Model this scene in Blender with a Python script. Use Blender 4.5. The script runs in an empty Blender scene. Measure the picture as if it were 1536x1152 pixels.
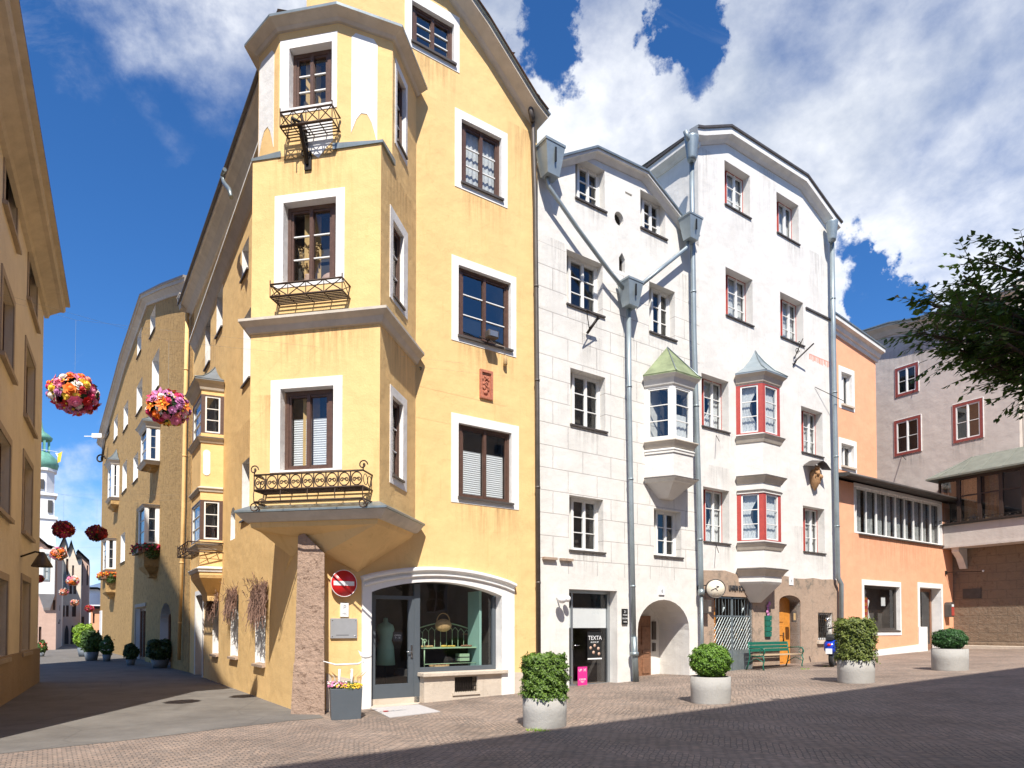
import bpy, bmesh, math, random
from mathutils import Vector, Matrix
from mathutils.geometry import tessellate_polygon, delaunay_2d_cdt
random.seed(7)
rnd = random.random
def U(a, b): return a + (b - a) * random.random()
R = math.radians
scene = bpy.context.scene
COL = scene.collection
# ------------------------------------------------------------------ camera
FPX, HOR, TILT, EYE = 1000.0, 942.0, R(1.5), 1.65
CYP = HOR - math.tan(TILT) * FPX
cam = bpy.data.cameras.new("camera"); co = bpy.data.objects.new("camera", cam); COL.objects.link(co)
co.location = (0, 0, EYE); co.rotation_euler = (R(90) + TILT, 0, 0)
cam.sensor_width = 36; cam.lens = 36 * FPX / 1536; cam.shift_y = (CYP - 576) / 1536
cam.clip_end = 12000; cam.clip_start = 0.1
scene.camera = co
def ray(px, py):
    a, b = (px - 768) / FPX, (CYP - py) / FPX
    return Vector((a, math.cos(TILT) - b * math.sin(TILT), math.sin(TILT) + b * math.cos(TILT)))
def at(px, py, Y):
    r = ray(px, py); return Vector((0, 0, EYE)) + r * (Y / r.y)
def gz(x): return 0.0 if x < -3 else min(0.035 * (x + 3), 0.82)
def on_ground(px, py):
    r = ray(px, py); z = 0.0
    for _ in range(40):
        t = (z - EYE) / r.z; z = gz(r.x * t)
    return Vector((r.x * t, r.y * t, z))
class Fr:                      # a wall's own frame: x along the wall, y into the wall, z up
    def __init__(s, x, y, az):
        s.o = Vector((x, y, 0)); a = R(az); s.az = az
        s.d = Vector((math.sin(a), math.cos(a), 0)); s.n = Vector((-s.d.y, s.d.x, 0))
        s.m = Matrix.Translation(s.o) @ Matrix.Rotation(R(90 - az), 4, 'Z')
    def uz(s, px, py, y=0.0):
        r = ray(px, py); p = s.o + s.n * y - Vector((0, 0, EYE))
        t = p.dot(s.n) / r.dot(s.n); q = Vector((0, 0, EYE)) + r * t - s.o
        return q.dot(s.d), q.z
    def x(s, px, py=800, y=0.0): return s.uz(px, py, y)[0]
    def z(s, px, py, y=0.0): return s.uz(px, py, y)[1]
    def W(s, x, y, z): return s.o + s.d * x + s.n * y + Vector((0, 0, z))
    def rect(s, x0, x1, yt, yb, y=0.0):
        m, c = (yt + yb) / 2, (x0 + x1) / 2
        return s.x(x0, m, y), s.x(x1, m, y), s.z(c, yb, y), s.z(c, yt, y)
class WF(Fr):
    def __init__(s): s.o = Vector((0, 0, 0)); s.d = Vector((1, 0, 0)); s.n = Vector((0, 1, 0)); s.m = Matrix.Identity(4); s.az = 90
WORLD = WF()
# ------------------------------------------------------------------ materials
MATS = {}
def nd(nt, t, **k):
    n = nt.nodes.new(t)
    for a, b in k.items():
        if a in n.inputs: n.inputs[a].default_value = b
        else: setattr(n, a, b)
    return n
def base(name):
    m = bpy.data.materials.new(name); m.use_nodes = True; nt = m.node_tree
    b = nt.nodes["Principled BSDF"]; MATS[name] = m
    return m, nt, b
def c4(c): return (c[0], c[1], c[2], 1)
def plain(name, c, rough=.6, metal=0, var=.12, scale=6, bump=.15, spec=None):
    m, nt, b = base(name); L = nt.links.new
    tc = nd(nt, 'ShaderNodeTexCoord'); n = nd(nt, 'ShaderNodeTexNoise', Scale=scale, Detail=5.0, Roughness=.65)
    L(tc.outputs['Object'], n.inputs['Vector'])
    r = nd(nt, 'ShaderNodeValToRGB'); r.color_ramp.elements[0].position = .3; r.color_ramp.elements[1].position = .75
    r.color_ramp.elements[0].color = c4([v * (1 - var) for v in c]); r.color_ramp.elements[1].color = c4([min(1, v * (1 + var)) for v in c])
    L(n.outputs['Fac'], r.inputs['Fac']); L(r.outputs['Color'], b.inputs['Base Color'])
    b.inputs['Roughness'].default_value = rough; b.inputs['Metallic'].default_value = metal
    if bump:
        n2 = nd(nt, 'ShaderNodeTexNoise', Scale=scale * 6, Detail=3.0); L(tc.outputs['Object'], n2.inputs['Vector'])
        bp = nd(nt, 'ShaderNodeBump', Strength=bump, Distance=.01); L(n2.outputs['Fac'], bp.inputs['Height']); L(bp.outputs['Normal'], b.inputs['Normal'])
    return m
def stucco(name, c, stain, amt=.5, rough_scale=30, bump=.35, patch=None, joints=None, cracks=0, dist=.02):
    """plaster: blotchy tone, vertical run-off streaks, grain; joints = scored ashlar lines"""
    m, nt, b = base(name); L = nt.links.new
    tc = nd(nt, 'ShaderNodeTexCoord')
    n1 = nd(nt, 'ShaderNodeTexNoise', Scale=.9, Detail=8.0, Roughness=.7); L(tc.outputs['Object'], n1.inputs['Vector'])
    r1 = nd(nt, 'ShaderNodeMapRange'); r1.inputs[1].default_value = .35; r1.inputs[2].default_value = .75
    L(n1.outputs['Fac'], r1.inputs[0])
    mx = nd(nt, 'ShaderNodeMix', data_type='RGBA'); mx.inputs[6].default_value = c4([min(1, v * 1.05) for v in c]); mx.inputs[7].default_value = c4([v * .88 for v in c])
    L(r1.outputs[0], mx.inputs[0])
    mp = nd(nt, 'ShaderNodeMapping'); mp.inputs['Scale'].default_value = (3.2, 3.2, .35); L(tc.outputs['Object'], mp.inputs['Vector'])
    n2 = nd(nt, 'ShaderNodeTexNoise', Scale=1.0, Detail=9.0, Roughness=.72); L(mp.outputs[0], n2.inputs['Vector'])
    r2 = nd(nt, 'ShaderNodeMapRange'); r2.inputs[1].default_value = .56; r2.inputs[2].default_value = .8; r2.inputs[4].default_value = amt
    L(n2.outputs['Fac'], r2.inputs[0])
    m2 = nd(nt, 'ShaderNodeMix', data_type='RGBA'); L(r2.outputs[0], m2.inputs[0]); L(mx.outputs[2], m2.inputs[6]); m2.inputs[7].default_value = c4(stain)
    # small scuffs
    n3 = nd(nt, 'ShaderNodeTexNoise', Scale=5.0, Detail=8.0, Roughness=.8); L(tc.outputs['Object'], n3.inputs['Vector'])
    r3 = nd(nt, 'ShaderNodeMapRange'); r3.inputs[1].default_value = .62; r3.inputs[2].default_value = .78; r3.inputs[4].default_value = amt * .6
    L(n3.outputs['Fac'], r3.inputs[0])
    m3 = nd(nt, 'ShaderNodeMix', data_type='RGBA'); L(r3.outputs[0], m3.inputs[0]); L(m2.outputs[2], m3.inputs[6]); m3.inputs[7].default_value = c4([v * .75 for v in stain])
    col = m3.outputs[2]
    if cracks:      # hairline cracks and round repairs
        dn = nd(nt, 'ShaderNodeTexNoise', Scale=2.5, Detail=5.0, Roughness=.7); L(tc.outputs['Object'], dn.inputs['Vector'])
        dm = nd(nt, 'ShaderNodeVectorMath', operation='MULTIPLY_ADD'); L(dn.outputs['Color'], dm.inputs[0]); dm.inputs[1].default_value = (.9, .9, .9); L(tc.outputs['Object'], dm.inputs[2])
        vo = nd(nt, 'ShaderNodeTexVoronoi', feature='DISTANCE_TO_EDGE'); vo.inputs['Scale'].default_value = .42; L(dm.outputs[0], vo.inputs['Vector'])
        rc = nd(nt, 'ShaderNodeMapRange'); rc.inputs[1].default_value = 0; rc.inputs[2].default_value = .006; rc.inputs[3].default_value = cracks; rc.inputs[4].default_value = 0; L(vo.outputs[0], rc.inputs[0])
        mk = nd(nt, 'ShaderNodeMath', operation='MULTIPLY'); L(rc.outputs[0], mk.inputs[0]); L(r1.outputs[0], mk.inputs[1])
        m6 = nd(nt, 'ShaderNodeMix', data_type='RGBA'); L(mk.outputs[0], m6.inputs[0]); L(col, m6.inputs[6]); m6.inputs[7].default_value = c4([v * .5 for v in stain]); col = m6.outputs[2]
        mp7 = nd(nt, 'ShaderNodeMapping'); mp7.inputs['Scale'].default_value = (9, 9, .5); L(tc.outputs['Object'], mp7.inputs['Vector'])
        n7 = nd(nt, 'ShaderNodeTexNoise', Scale=1.0, Detail=6.0, Roughness=.7); L(mp7.outputs[0], n7.inputs['Vector'])
        r7 = nd(nt, 'ShaderNodeMapRange'); r7.inputs[1].default_value = .6; r7.inputs[2].default_value = .8; r7.inputs[4].default_value = amt * .8; L(n7.outputs['Fac'], r7.inputs[0])
        m7 = nd(nt, 'ShaderNodeMix', data_type='RGBA'); L(r7.outputs[0], m7.inputs[0]); L(col, m7.inputs[6]); m7.inputs[7].default_value = c4([v * .7 for v in stain]); col = m7.outputs[2]
    if patch:
        n5 = nd(nt, 'ShaderNodeTexNoise', Scale=patch[1], Detail=6.0, Roughness=.75); L(tc.outputs['Object'], n5.inputs['Vector'])
        r5 = nd(nt, 'ShaderNodeMapRange'); r5.inputs[1].default_value = patch[2]; r5.inputs[2].default_value = patch[2] + .12
        L(n5.outputs['Fac'], r5.inputs[0])
        m5 = nd(nt, 'ShaderNodeMix', data_type='RGBA'); L(r5.outputs[0], m5.inputs[0]); L(col, m5.inputs[6]); m5.inputs[7].default_value = c4(patch[0]); col = m5.outputs[2]
    n4 = nd(nt, 'ShaderNodeTexNoise', Scale=rough_scale, Detail=6.0, Roughness=.7); L(tc.outputs['Object'], n4.inputs['Vector'])
    bp = nd(nt, 'ShaderNodeBump', Strength=bump, Distance=dist); L(n4.outputs['Fac'], bp.inputs['Height'])
    nn = nd(nt, 'ShaderNodeTexNoise', Scale=2.2, Detail=3.0); L(tc.outputs['Object'], nn.inputs['Vector'])
    bp0 = nd(nt, 'ShaderNodeBump', Strength=.35, Distance=.08); L(nn.outputs['Fac'], bp0.inputs['Height']); L(bp0.outputs['Normal'], bp.inputs['Normal'])
    nrm = bp.outputs['Normal']
    if joints:
        sx = nd(nt, 'ShaderNodeSeparateXYZ'); L(tc.outputs['Object'], sx.inputs[0])
        wob = nd(nt, 'ShaderNodeMath', operation='MULTIPLY_ADD'); L(n3.outputs['Fac'], wob.inputs[0]); wob.inputs[1].default_value = .05; L(sx.outputs['X'], wob.inputs[2])
        cx = nd(nt, 'ShaderNodeCombineXYZ'); L(wob.outputs[0], cx.inputs['X']); L(sx.outputs['Z'], cx.inputs['Y'])
        br = nd(nt, 'ShaderNodeTexBrick'); br.offset = .5
        br.inputs['Scale'].default_value = 1; br.inputs['Mortar Size'].default_value = joints[2]; br.inputs['Mortar Smooth'].default_value = .3
        br.inputs['Brick Width'].default_value = joints[0]; br.inputs['Row Height'].default_value = joints[1]; br.inputs['Bias'].default_value = 0
        br.inputs['Color1'].default_value = (1, 1, 1, 1); br.inputs['Color2'].default_value = (.9, .9, .9, 1); br.inputs['Mortar'].default_value = (0, 0, 0, 1)
        L(cx.outputs[0], br.inputs['Vector'])
        fade = nd(nt, 'ShaderNodeMath', operation='MULTIPLY'); L(br.outputs['Fac'], fade.inputs[0])
        if joints[4] is not None:       # only between two heights
            g1 = nd(nt, 'ShaderNodeMath', operation='GREATER_THAN'); L(sx.outputs['Z'], g1.inputs[0]); g1.inputs[1].default_value = joints[4][0]
            g2 = nd(nt, 'ShaderNodeMath', operation='LESS_THAN'); L(sx.outputs['Z'], g2.inputs[0]); g2.inputs[1].default_value = joints[4][1]
            g3 = nd(nt, 'ShaderNodeMath', operation='MULTIPLY'); L(g1.outputs[0], g3.inputs[0]); L(g2.outputs[0], g3.inputs[1]); L(g3.outputs[0], fade.inputs[1])
        else: fade.inputs[1].default_value = 1
        f2 = nd(nt, 'ShaderNodeMath', operation='MULTIPLY'); L(fade.outputs[0], f2.inputs[0])
        rj = nd(nt, 'ShaderNodeMapRange'); rj.inputs[1].default_value = .3; rj.inputs[2].default_value = .7; rj.inputs[3].default_value = .5; L(n1.outputs['Fac'], rj.inputs[0]); L(rj.outputs[0], f2.inputs[1])
        mj = nd(nt, 'ShaderNodeMix', data_type='RGBA'); L(f2.outputs[0], mj.inputs[0]); L(col, mj.inputs[6]); mj.inputs[7].default_value = c4(joints[3]); col = mj.outputs[2]
        b2 = nd(nt, 'ShaderNodeBump', Strength=.5, Distance=.02, invert=True); L(fade.outputs[0], b2.inputs['Height']); L(nrm, b2.inputs['Normal']); nrm = b2.outputs['Normal']
    L(col, b.inputs['Base Color']); L(nrm, b.inputs['Normal']); b.inputs['Roughness'].default_value = .9; b.inputs['Specular IOR Level'].default_value = .2
    return m
def glass(name, tint=(.82, .85, .86), refl=.10):
    m, nt, b = base(name); L = nt.links.new; out = nt.nodes['Material Output']; nt.nodes.remove(b)
    g = nd(nt, 'ShaderNodeBsdfGlossy'); g.inputs['Roughness'].default_value = .02
    t = nd(nt, 'ShaderNodeBsdfTransparent'); t.inputs['Color'].default_value = c4(tint)
    lw = nd(nt, 'ShaderNodeLayerWeight', Blend=.5); f = nd(nt, 'ShaderNodeMath', operation='POWER'); L(lw.outputs['Facing'], f.inputs[0]); f.inputs[1].default_value = 4.5; mr = nd(nt, 'ShaderNodeMapRange'); mr.inputs[1].default_value = 0; mr.inputs[2].default_value = 1; mr.inputs[3].default_value = refl; mr.inputs[4].default_value = 1
    tc = nd(nt, 'ShaderNodeTexCoord'); n = nd(nt, 'ShaderNodeTexNoise', Scale=1.7, Detail=1.0); L(tc.outputs['Object'], n.inputs['Vector'])
    bp = nd(nt, 'ShaderNodeBump', Strength=.12, Distance=.02); L(n.outputs['Fac'], bp.inputs['Height']); L(bp.outputs['Normal'], g.inputs['Normal'])
    L(f.outputs[0], mr.inputs[0]); mx = nd(nt, 'ShaderNodeMixShader'); L(mr.outputs[0], mx.inputs[0]); L(t.outputs[0], mx.inputs[1]); L(g.outputs[0], mx.inputs[2]); L(mx.outputs[0], out.inputs['Surface'])
    return m
def leafmat(name, c, c2, trans=.25, rough=.5):
    m, nt, b = base(name); L = nt.links.new; out = nt.nodes['Material Output']
    tc = nd(nt, 'ShaderNodeTexCoord'); n = nd(nt, 'ShaderNodeTexNoise', Scale=9.0, Detail=4.0); L(tc.outputs['Object'], n.inputs['Vector'])
    g = nd(nt, 'ShaderNodeNewGeometry'); ad = nd(nt, 'ShaderNodeMath', operation='MULTIPLY_ADD'); L(g.outputs['Random Per Island'], ad.inputs[0]); ad.inputs[1].default_value = .8; L(n.outputs['Fac'], ad.inputs[2])
    r = nd(nt, 'ShaderNodeMapRange'); r.inputs[1].default_value = .3; r.inputs[2].default_value = 1.3; L(ad.outputs[0], r.inputs[0])
    mx = nd(nt, 'ShaderNodeMix', data_type='RGBA'); mx.inputs[6].default_value = c4(c); mx.inputs[7].default_value = c4(c2); L(r.outputs[0], mx.inputs[0]); L(mx.outputs[2], b.inputs['Base Color'])
    b.inputs['Roughness'].default_value = rough
    if trans:
        t = nd(nt, 'ShaderNodeBsdfTranslucent'); L(mx.outputs[2], t.inputs['Color']); ms = nd(nt, 'ShaderNodeMixShader'); ms.inputs[0].default_value = trans
        L(b.outputs[0], ms.inputs[1]); L(t.outputs[0], ms.inputs[2]); L(ms.outputs[0], out.inputs['Surface'])
    return m
def cobbles(name):
    """small porphyry setts laid in shallow arcs"""
    m, nt, b = base(name); L = nt.links.new
    tc = nd(nt, 'ShaderNodeTexCoord'); mp = nd(nt, 'ShaderNodeMapping'); mp.inputs['Rotation'].default_value = (0, 0, R(-35)); L(tc.outputs['Object'], mp.inputs['Vector'])
    sx = nd(nt, 'ShaderNodeSeparateXYZ'); L(mp.outputs[0], sx.inputs[0])
    def mt(op, a, bb=None, c=None):
        n = nd(nt, 'ShaderNodeMath', operation=op)
        for i, v in enumerate((a, bb, c)):
            if v is None: continue
            if isinstance(v, (int, float)): n.inputs[i].default_value = v
            else: L(v, n.inputs[i])
        return n.outputs[0]
    pp = mt('PINGPONG', sx.outputs['X'], .62)
    q = mt('SUBTRACT', pp, .31); arc = mt('MULTIPLY', pp, .75)
    yy = mt('ADD', sx.outputs['Y'], arc)
    nz = nd(nt, 'ShaderNodeTexNoise', Scale=4.0, Detail=3.0); L(mp.outputs[0], nz.inputs['Vector'])
    yy = mt('MULTIPLY_ADD', nz.outputs['Fac'], .08, yy)
    cx = nd(nt, 'ShaderNodeCombineXYZ'); L(sx.outputs['X'], cx.inputs['X']); L(yy, cx.inputs['Y'])
    br = nd(nt, 'ShaderNodeTexBrick'); br.offset = .5
    br.inputs['Scale'].default_value = 1; br.inputs['Brick Width'].default_value = .105; br.inputs['Row Height'].default_value = .088
    br.inputs['Mortar Size'].default_value = .009; br.inputs['Mortar Smooth'].default_value = .6; br.inputs['Bias'].default_value = -.1
    br.inputs['Color1'].default_value = (.325, .24, .185, 1); br.inputs['Color2'].default_value = (.225, .18, .148, 1); br.inputs['Mortar'].default_value = (.145, .118, .098, 1)
    L(cx.outputs[0], br.inputs['Vector'])
    v = nd(nt, 'ShaderNodeTexNoise', Scale=.55, Detail=7.0, Roughness=.7); L(tc.outputs['Object'], v.inputs['Vector'])
    rr = nd(nt, 'ShaderNodeMapRange'); rr.inputs[1].default_value = .3; rr.inputs[2].default_value = .75; rr.inputs[3].default_value = .58; rr.inputs[4].default_value = 1.36; L(v.outputs['Fac'], rr.inputs[0])
    v2 = nd(nt, 'ShaderNodeTexNoise', Scale=13.0, Detail=5.0, Roughness=.8); L(cx.outputs[0], v2.inputs['Vector'])
    r2 = nd(nt, 'ShaderNodeMapRange'); r2.inputs[1].default_value = .25; r2.inputs[2].default_value = .75; r2.inputs[3].default_value = .62; r2.inputs[4].default_value = 1.38; L(v2.outputs['Fac'], r2.inputs[0])
    k = mt('MULTIPLY', rr.outputs[0], r2.outputs[0])
    vm = nd(nt, 'ShaderNodeVectorMath', operation='SCALE'); L(br.outputs['Color'], vm.inputs[0]); L(k, vm.inputs['Scale']); L(vm.outputs[0], b.inputs['Base Color'])
    h = mt('SUBTRACT', 1.0, br.outputs['Fac']); h2 = mt('MULTIPLY_ADD', v2.outputs['Fac'], .5, h)
    bp = nd(nt, 'ShaderNodeBump', Strength=.8, Distance=.012); L(h2, bp.inputs['Height']); L(bp.outputs['Normal'], b.inputs['Normal'])
    b.inputs['Roughness'].default_value = .75
    return m
def asphalt(name):
    m, nt, b = base(name); L = nt.links.new
    tc = nd(nt, 'ShaderNodeTexCoord'); n = nd(nt, 'ShaderNodeTexNoise', Scale=.8, Detail=9.0, Roughness=.75); L(tc.outputs['Object'], n.inputs['Vector'])
    r = nd(nt, 'ShaderNodeValToRGB'); r.color_ramp.elements[0].position = .3; r.color_ramp.elements[1].position = .72; r.color_ramp.elements[0].color = (.10, .09, .08, 1); r.color_ramp.elements[1].color = (.20, .185, .165, 1)
    L(n.outputs['Fac'], r.inputs[0])
    v = nd(nt, 'ShaderNodeTexVoronoi', feature='DISTANCE_TO_EDGE'); v.inputs['Scale'].default_value = .45; L(tc.outputs['Object'], v.inputs['Vector'])
    r2 = nd(nt, 'ShaderNodeMapRange'); r2.inputs[1].default_value = 0; r2.inputs[2].default_value = .012; r2.inputs[3].default_value = .8; L(v.outputs[0], r2.inputs[0])
    vm = nd(nt, 'ShaderNodeVectorMath', operation='SCALE'); L(r.outputs[0], vm.inputs[0]); L(r2.outputs[0], vm.inputs['Scale']); L(vm.outputs[0], b.inputs['Base Color'])
    n2 = nd(nt, 'ShaderNodeTexNoise', Scale=120.0, Detail=2.0); L(tc.outputs['Object'], n2.inputs['Vector'])
    bp = nd(nt, 'ShaderNodeBump', Strength=.4, Distance=.006); L(n2.outputs['Fac'], bp.inputs['Height']); L(bp.outputs['Normal'], b.inputs['Normal']); b.inputs['Roughness'].default_value = .85
    return m
YEL = (.80, .54, .245)
stucco('yellow', YEL, (.60, .36, .13), .62, cracks=.35)
stucco('white', (.71, .685, .64), (.50, .45, .39), .42, cracks=.3, joints=(.98, .56, .013, (.43, .40, .37), (3.0, 11.2)))
stucco('white2', (.71, .685, .645), (.50, .44, .38), .42, cracks=.3)
stucco('trimwhite', (.80, .78, .75), (.6, .55, .5), .25)
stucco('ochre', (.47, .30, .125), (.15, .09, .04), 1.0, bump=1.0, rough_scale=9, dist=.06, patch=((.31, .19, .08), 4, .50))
stucco('orange', (.80, .395, .235), (.62, .32, .15), .5)
stucco('grey', (.55, .49, .44), (.36, .31, .27), .5, cracks=.3)
stucco('cream', (.75, .67, .54), (.44, .34, .23), .5, cracks=.3)
stucco('cream2', (.68, .58, .46), (.5, .42, .33), .35)
stucco('pink', (.52, .36, .29), (.4, .3, .25), .35)
stucco('farwhite', (.72, .71, .70), (.5, .5, .48), .3)
stucco('plinth', (.34, .26, .19), (.2, .15, .11), .6, bump=.7, rough_scale=14)
stucco('tuff', (.40, .28, .21), (.16, .11, .08), .9, bump=1.0, rough_scale=8, dist=.07, patch=((.13, .08, .055), 7, .55))
stucco('roughstone', (.40, .295, .22), (.23, .19, .15), .9, bump=.9, rough_scale=10, patch=((.20, .17, .135), 1.7, .54))
stucco('ashlar', (.23, .17, .12), (.12, .1, .08), .9, bump=1.0, dist=.06, rough_scale=6, joints=(.7, .36, .018, (.17, .135, .10), None), patch=((.15, .11, .08), 5, .55))
stucco('lightstone', (.56, .48, .39), (.3, .24, .18), .6, bump=.6, rough_scale=16, patch=((.36, .29, .22), 7, .62))
stucco('concrete', (.38, .365, .34), (.2, .185, .16), .85, rough_scale=22, bump=.5, patch=((.33, .31, .28), 4.5, .57))
plain('stone_trim', (.40, .33, .26), .85, var=.15, scale=4, bump=.3)
plain('cove', (.56, .50, .42), .85, var=.14, scale=3, bump=.2)
plain('covewhite', (.68, .66, .62), .85, var=.12, scale=3, bump=.2)
plain('tin', (.25, .29, .30), .42, metal=.55, var=.2, scale=3, bump=.1)
plain('tinlight', (.29, .34, .36), .4, metal=.35, var=.15, scale=3, bump=.1)
plain('tindark', (.10, .085, .075), .5, metal=.3, var=.2, scale=4, bump=.1)
plain('greygreen', (.19, .20, .165), .6, metal=.1, var=.2, scale=2.5, bump=.1)
plain('copper_green', (.22, .26, .14), .6, metal=.1, var=.35, scale=2.5, bump=.1)
plain('patina', (.15, .36, .27), .6, metal=.1, var=.3, scale=1, bump=0)
plain('rust', (.45, .2, .08), .8, var=.3, scale=8)
plain('brownwood', (.10, .052, .036), .45, var=.25, scale=12, bump=.2)
plain('darkwood', (.045, .026, .018), .5, var=.3, scale=12, bump=.2)
plain('whitewood', (.78, .77, .74), .45, var=.06, scale=6, bump=.08)
plain('redwood', (.42, .06, .045), .45, var=.15, scale=8, bump=.1)
plain('darkred', (.25, .055, .045), .5, var=.2, scale=8, bump=.1)
plain('doorbrown', (.23, .11, .06), .5, var=.3, scale=10, bump=.2)
plain('dooramber', (.62, .25, .04), .45, var=.2, scale=9, bump=.2)
plain('iron', (.035, .028, .024), .55, metal=.5, var=.3, scale=20, bump=.1)
plain('ironbrown', (.08, .05, .035), .6, metal=.3, var=.3, scale=20, bump=.1)
plain('anthracite', (.085, .10, .115), .4, var=.05, scale=5, bump=.05)
plain('alu', (.42, .45, .47), .3, metal=.8, var=.05, scale=5, bump=0)
plain('steel', (.6, .6, .6), .2, metal=1, var=.05, bump=0)
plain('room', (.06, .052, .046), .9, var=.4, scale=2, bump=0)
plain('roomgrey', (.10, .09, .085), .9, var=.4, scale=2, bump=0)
plain('blind', (.80, .80, .80), .8, var=.04, scale=3, bump=0)
plain('sheer', (.42, .42, .40), .9, var=.3, scale=8, bump=0)
plain('lace', (.70, .70, .69), .9, var=.2, scale=30, bump=0)
plain('rooftile', (.16, .10, .075), .8, var=.35, scale=5, bump=.5)
plain('roofdark', (.06, .055, .05), .7, var=.3, scale=5, bump=.3)
plain('signred', (.62, .012, .014), .35, var=.03, bump=0)
plain('signwhite', (.8, .8, .8), .4, var=.03, bump=0)
plain('plate', (.42, .43, .45), .4, metal=.3, var=.06, bump=0)
plain('black', (.012, .012, .012), .5, var=.1, bump=0)
plain('ink', (.05, .05, .055), .6, var=.1, bump=0)
plain('magenta', (.75, .03, .25), .5, var=.08, bump=0)
plain('benchgreen', (.012, .13, .085), .35, var=.15, scale=14, bump=.1)
plain('plank', (.45, .33, .21), .6, var=.2, scale=12, bump=.15)
plain('palegreen', (.36, .52, .33), .4, var=.12, scale=12, bump=.05)
plain('mint', (.30, .52, .44), .7, var=.05, bump=0)
plain('blueenamel', (.012, .05, .42), .18, var=.05, bump=0)
plain('rubber', (.015, .015, .016), .8, var=.1, bump=.1)
plain('terracotta', (.48, .17, .10), .8, var=.3, scale=25, bump=.5)
plain('carved', (.40, .22, .10), .7, var=.4, scale=18, bump=.6)
plain('matgrey', (.46, .44, .43), .9, var=.08, scale=20, bump=.3)
plain('slate', (.16, .18, .20), .6, var=.2, scale=5, bump=.1)
plain('skin', (.55, .36, .27), .6, var=.05, bump=0)
plain('straw', (.5, .33, .15), .8, var=.3, scale=25, bump=.3)
plain('bark', (.12, .085, .06), .9, var=.3, scale=14, bump=.6)
plain('twig', (.20, .115, .085), .9, var=.35, scale=9, bump=0)
plain('birch', (.75, .73, .70), .7, var=.1, scale=10, bump=0)
plain('soil', (.06, .045, .03), .95, var=.3, scale=14, bump=.5)
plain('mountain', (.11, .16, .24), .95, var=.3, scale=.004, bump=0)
plain('shopyellow', (.62, .42, .08), .7, var=.1, bump=0)
for n, c in dict(pf_pink=(.78, .22, .36), pf_rose=(.62, .04, .13), pf_orange=(.85, .20, .02), pf_red=(.5, .012, .012), pf_white=(.8, .72, .66), pf_lilac=(.55, .2, .42), pf_yellow=(.8, .55, .05), pf_salmon=(.8, .3, .2), pf_dark=(.22, .01, .02)).items(): plain(n, c, .6, var=.2, scale=30, bump=0)
glass('glass'); glass('shopglass', (.88, .9, .9), .08); glass('blueglass', (.5, .58, .66), .2)
leafmat('box1', (.035, .085, .012), (.17, .28, .035)); leafmat('box2', (.05, .12, .015), (.20, .36, .04)); leafmat('box3', (.05, .085, .018), (.22, .26, .05)); leafmat('box4', (.015, .055, .015), (.05, .15, .03))
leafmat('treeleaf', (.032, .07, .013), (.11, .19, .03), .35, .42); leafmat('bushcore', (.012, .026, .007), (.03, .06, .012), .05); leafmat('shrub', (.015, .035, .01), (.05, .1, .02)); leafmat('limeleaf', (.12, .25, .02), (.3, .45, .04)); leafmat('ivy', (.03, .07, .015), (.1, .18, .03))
cobbles('cobble'); asphalt('asphalt')
def stainmat(name, c, amt):
    """run-off stain on a wall: streaky, strongest at its upper edge, clear elsewhere"""
    m, nt, b = base(name); L = nt.links.new; out = nt.nodes['Material Output']
    tc = nd(nt, 'ShaderNodeTexCoord'); mp = nd(nt, 'ShaderNodeMapping'); mp.inputs['Scale'].default_value = (11, 11, .6); L(tc.outputs['Object'], mp.inputs['Vector'])
    n = nd(nt, 'ShaderNodeTexNoise', Scale=1.0, Detail=7.0, Roughness=.7); L(mp.outputs[0], n.inputs['Vector'])
    r = nd(nt, 'ShaderNodeMapRange'); r.inputs[1].default_value = .42; r.inputs[2].default_value = .72; L(n.outputs['Fac'], r.inputs[0])
    sx = nd(nt, 'ShaderNodeSeparateXYZ'); L(tc.outputs['Generated'], sx.inputs[0])
    def mt(op, a, bb): 
        k = nd(nt, 'ShaderNodeMath', operation=op)
        for i, v in enumerate((a, bb)):
            if isinstance(v, (int, float)): k.inputs[i].default_value = v
            else: L(v, k.inputs[i])
        return k.outputs[0]
    z = mt('POWER', sx.outputs['Z'], 1.6); e = mt('MULTIPLY', mt('MULTIPLY', sx.outputs['X'], mt('SUBTRACT', 1.0, sx.outputs['X'])), 4.0); f = mt('MULTIPLY', mt('MULTIPLY', mt('MULTIPLY', r.outputs[0], z), e), amt)
    b.inputs['Base Color'].default_value = c4(c); b.inputs['Roughness'].default_value = .95; t = nd(nt, 'ShaderNodeBsdfTransparent'); ms = nd(nt, 'ShaderNodeMixShader'); L(f, ms.inputs[0]); L(t.outputs[0], ms.inputs[1]); L(b.outputs[0], ms.inputs[2]); L(ms.outputs[0], out.inputs['Surface'])
stainmat('stain_brown', (.30, .16, .065), .5); stainmat('stain_grey', (.2, .18, .15), .42)
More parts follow.
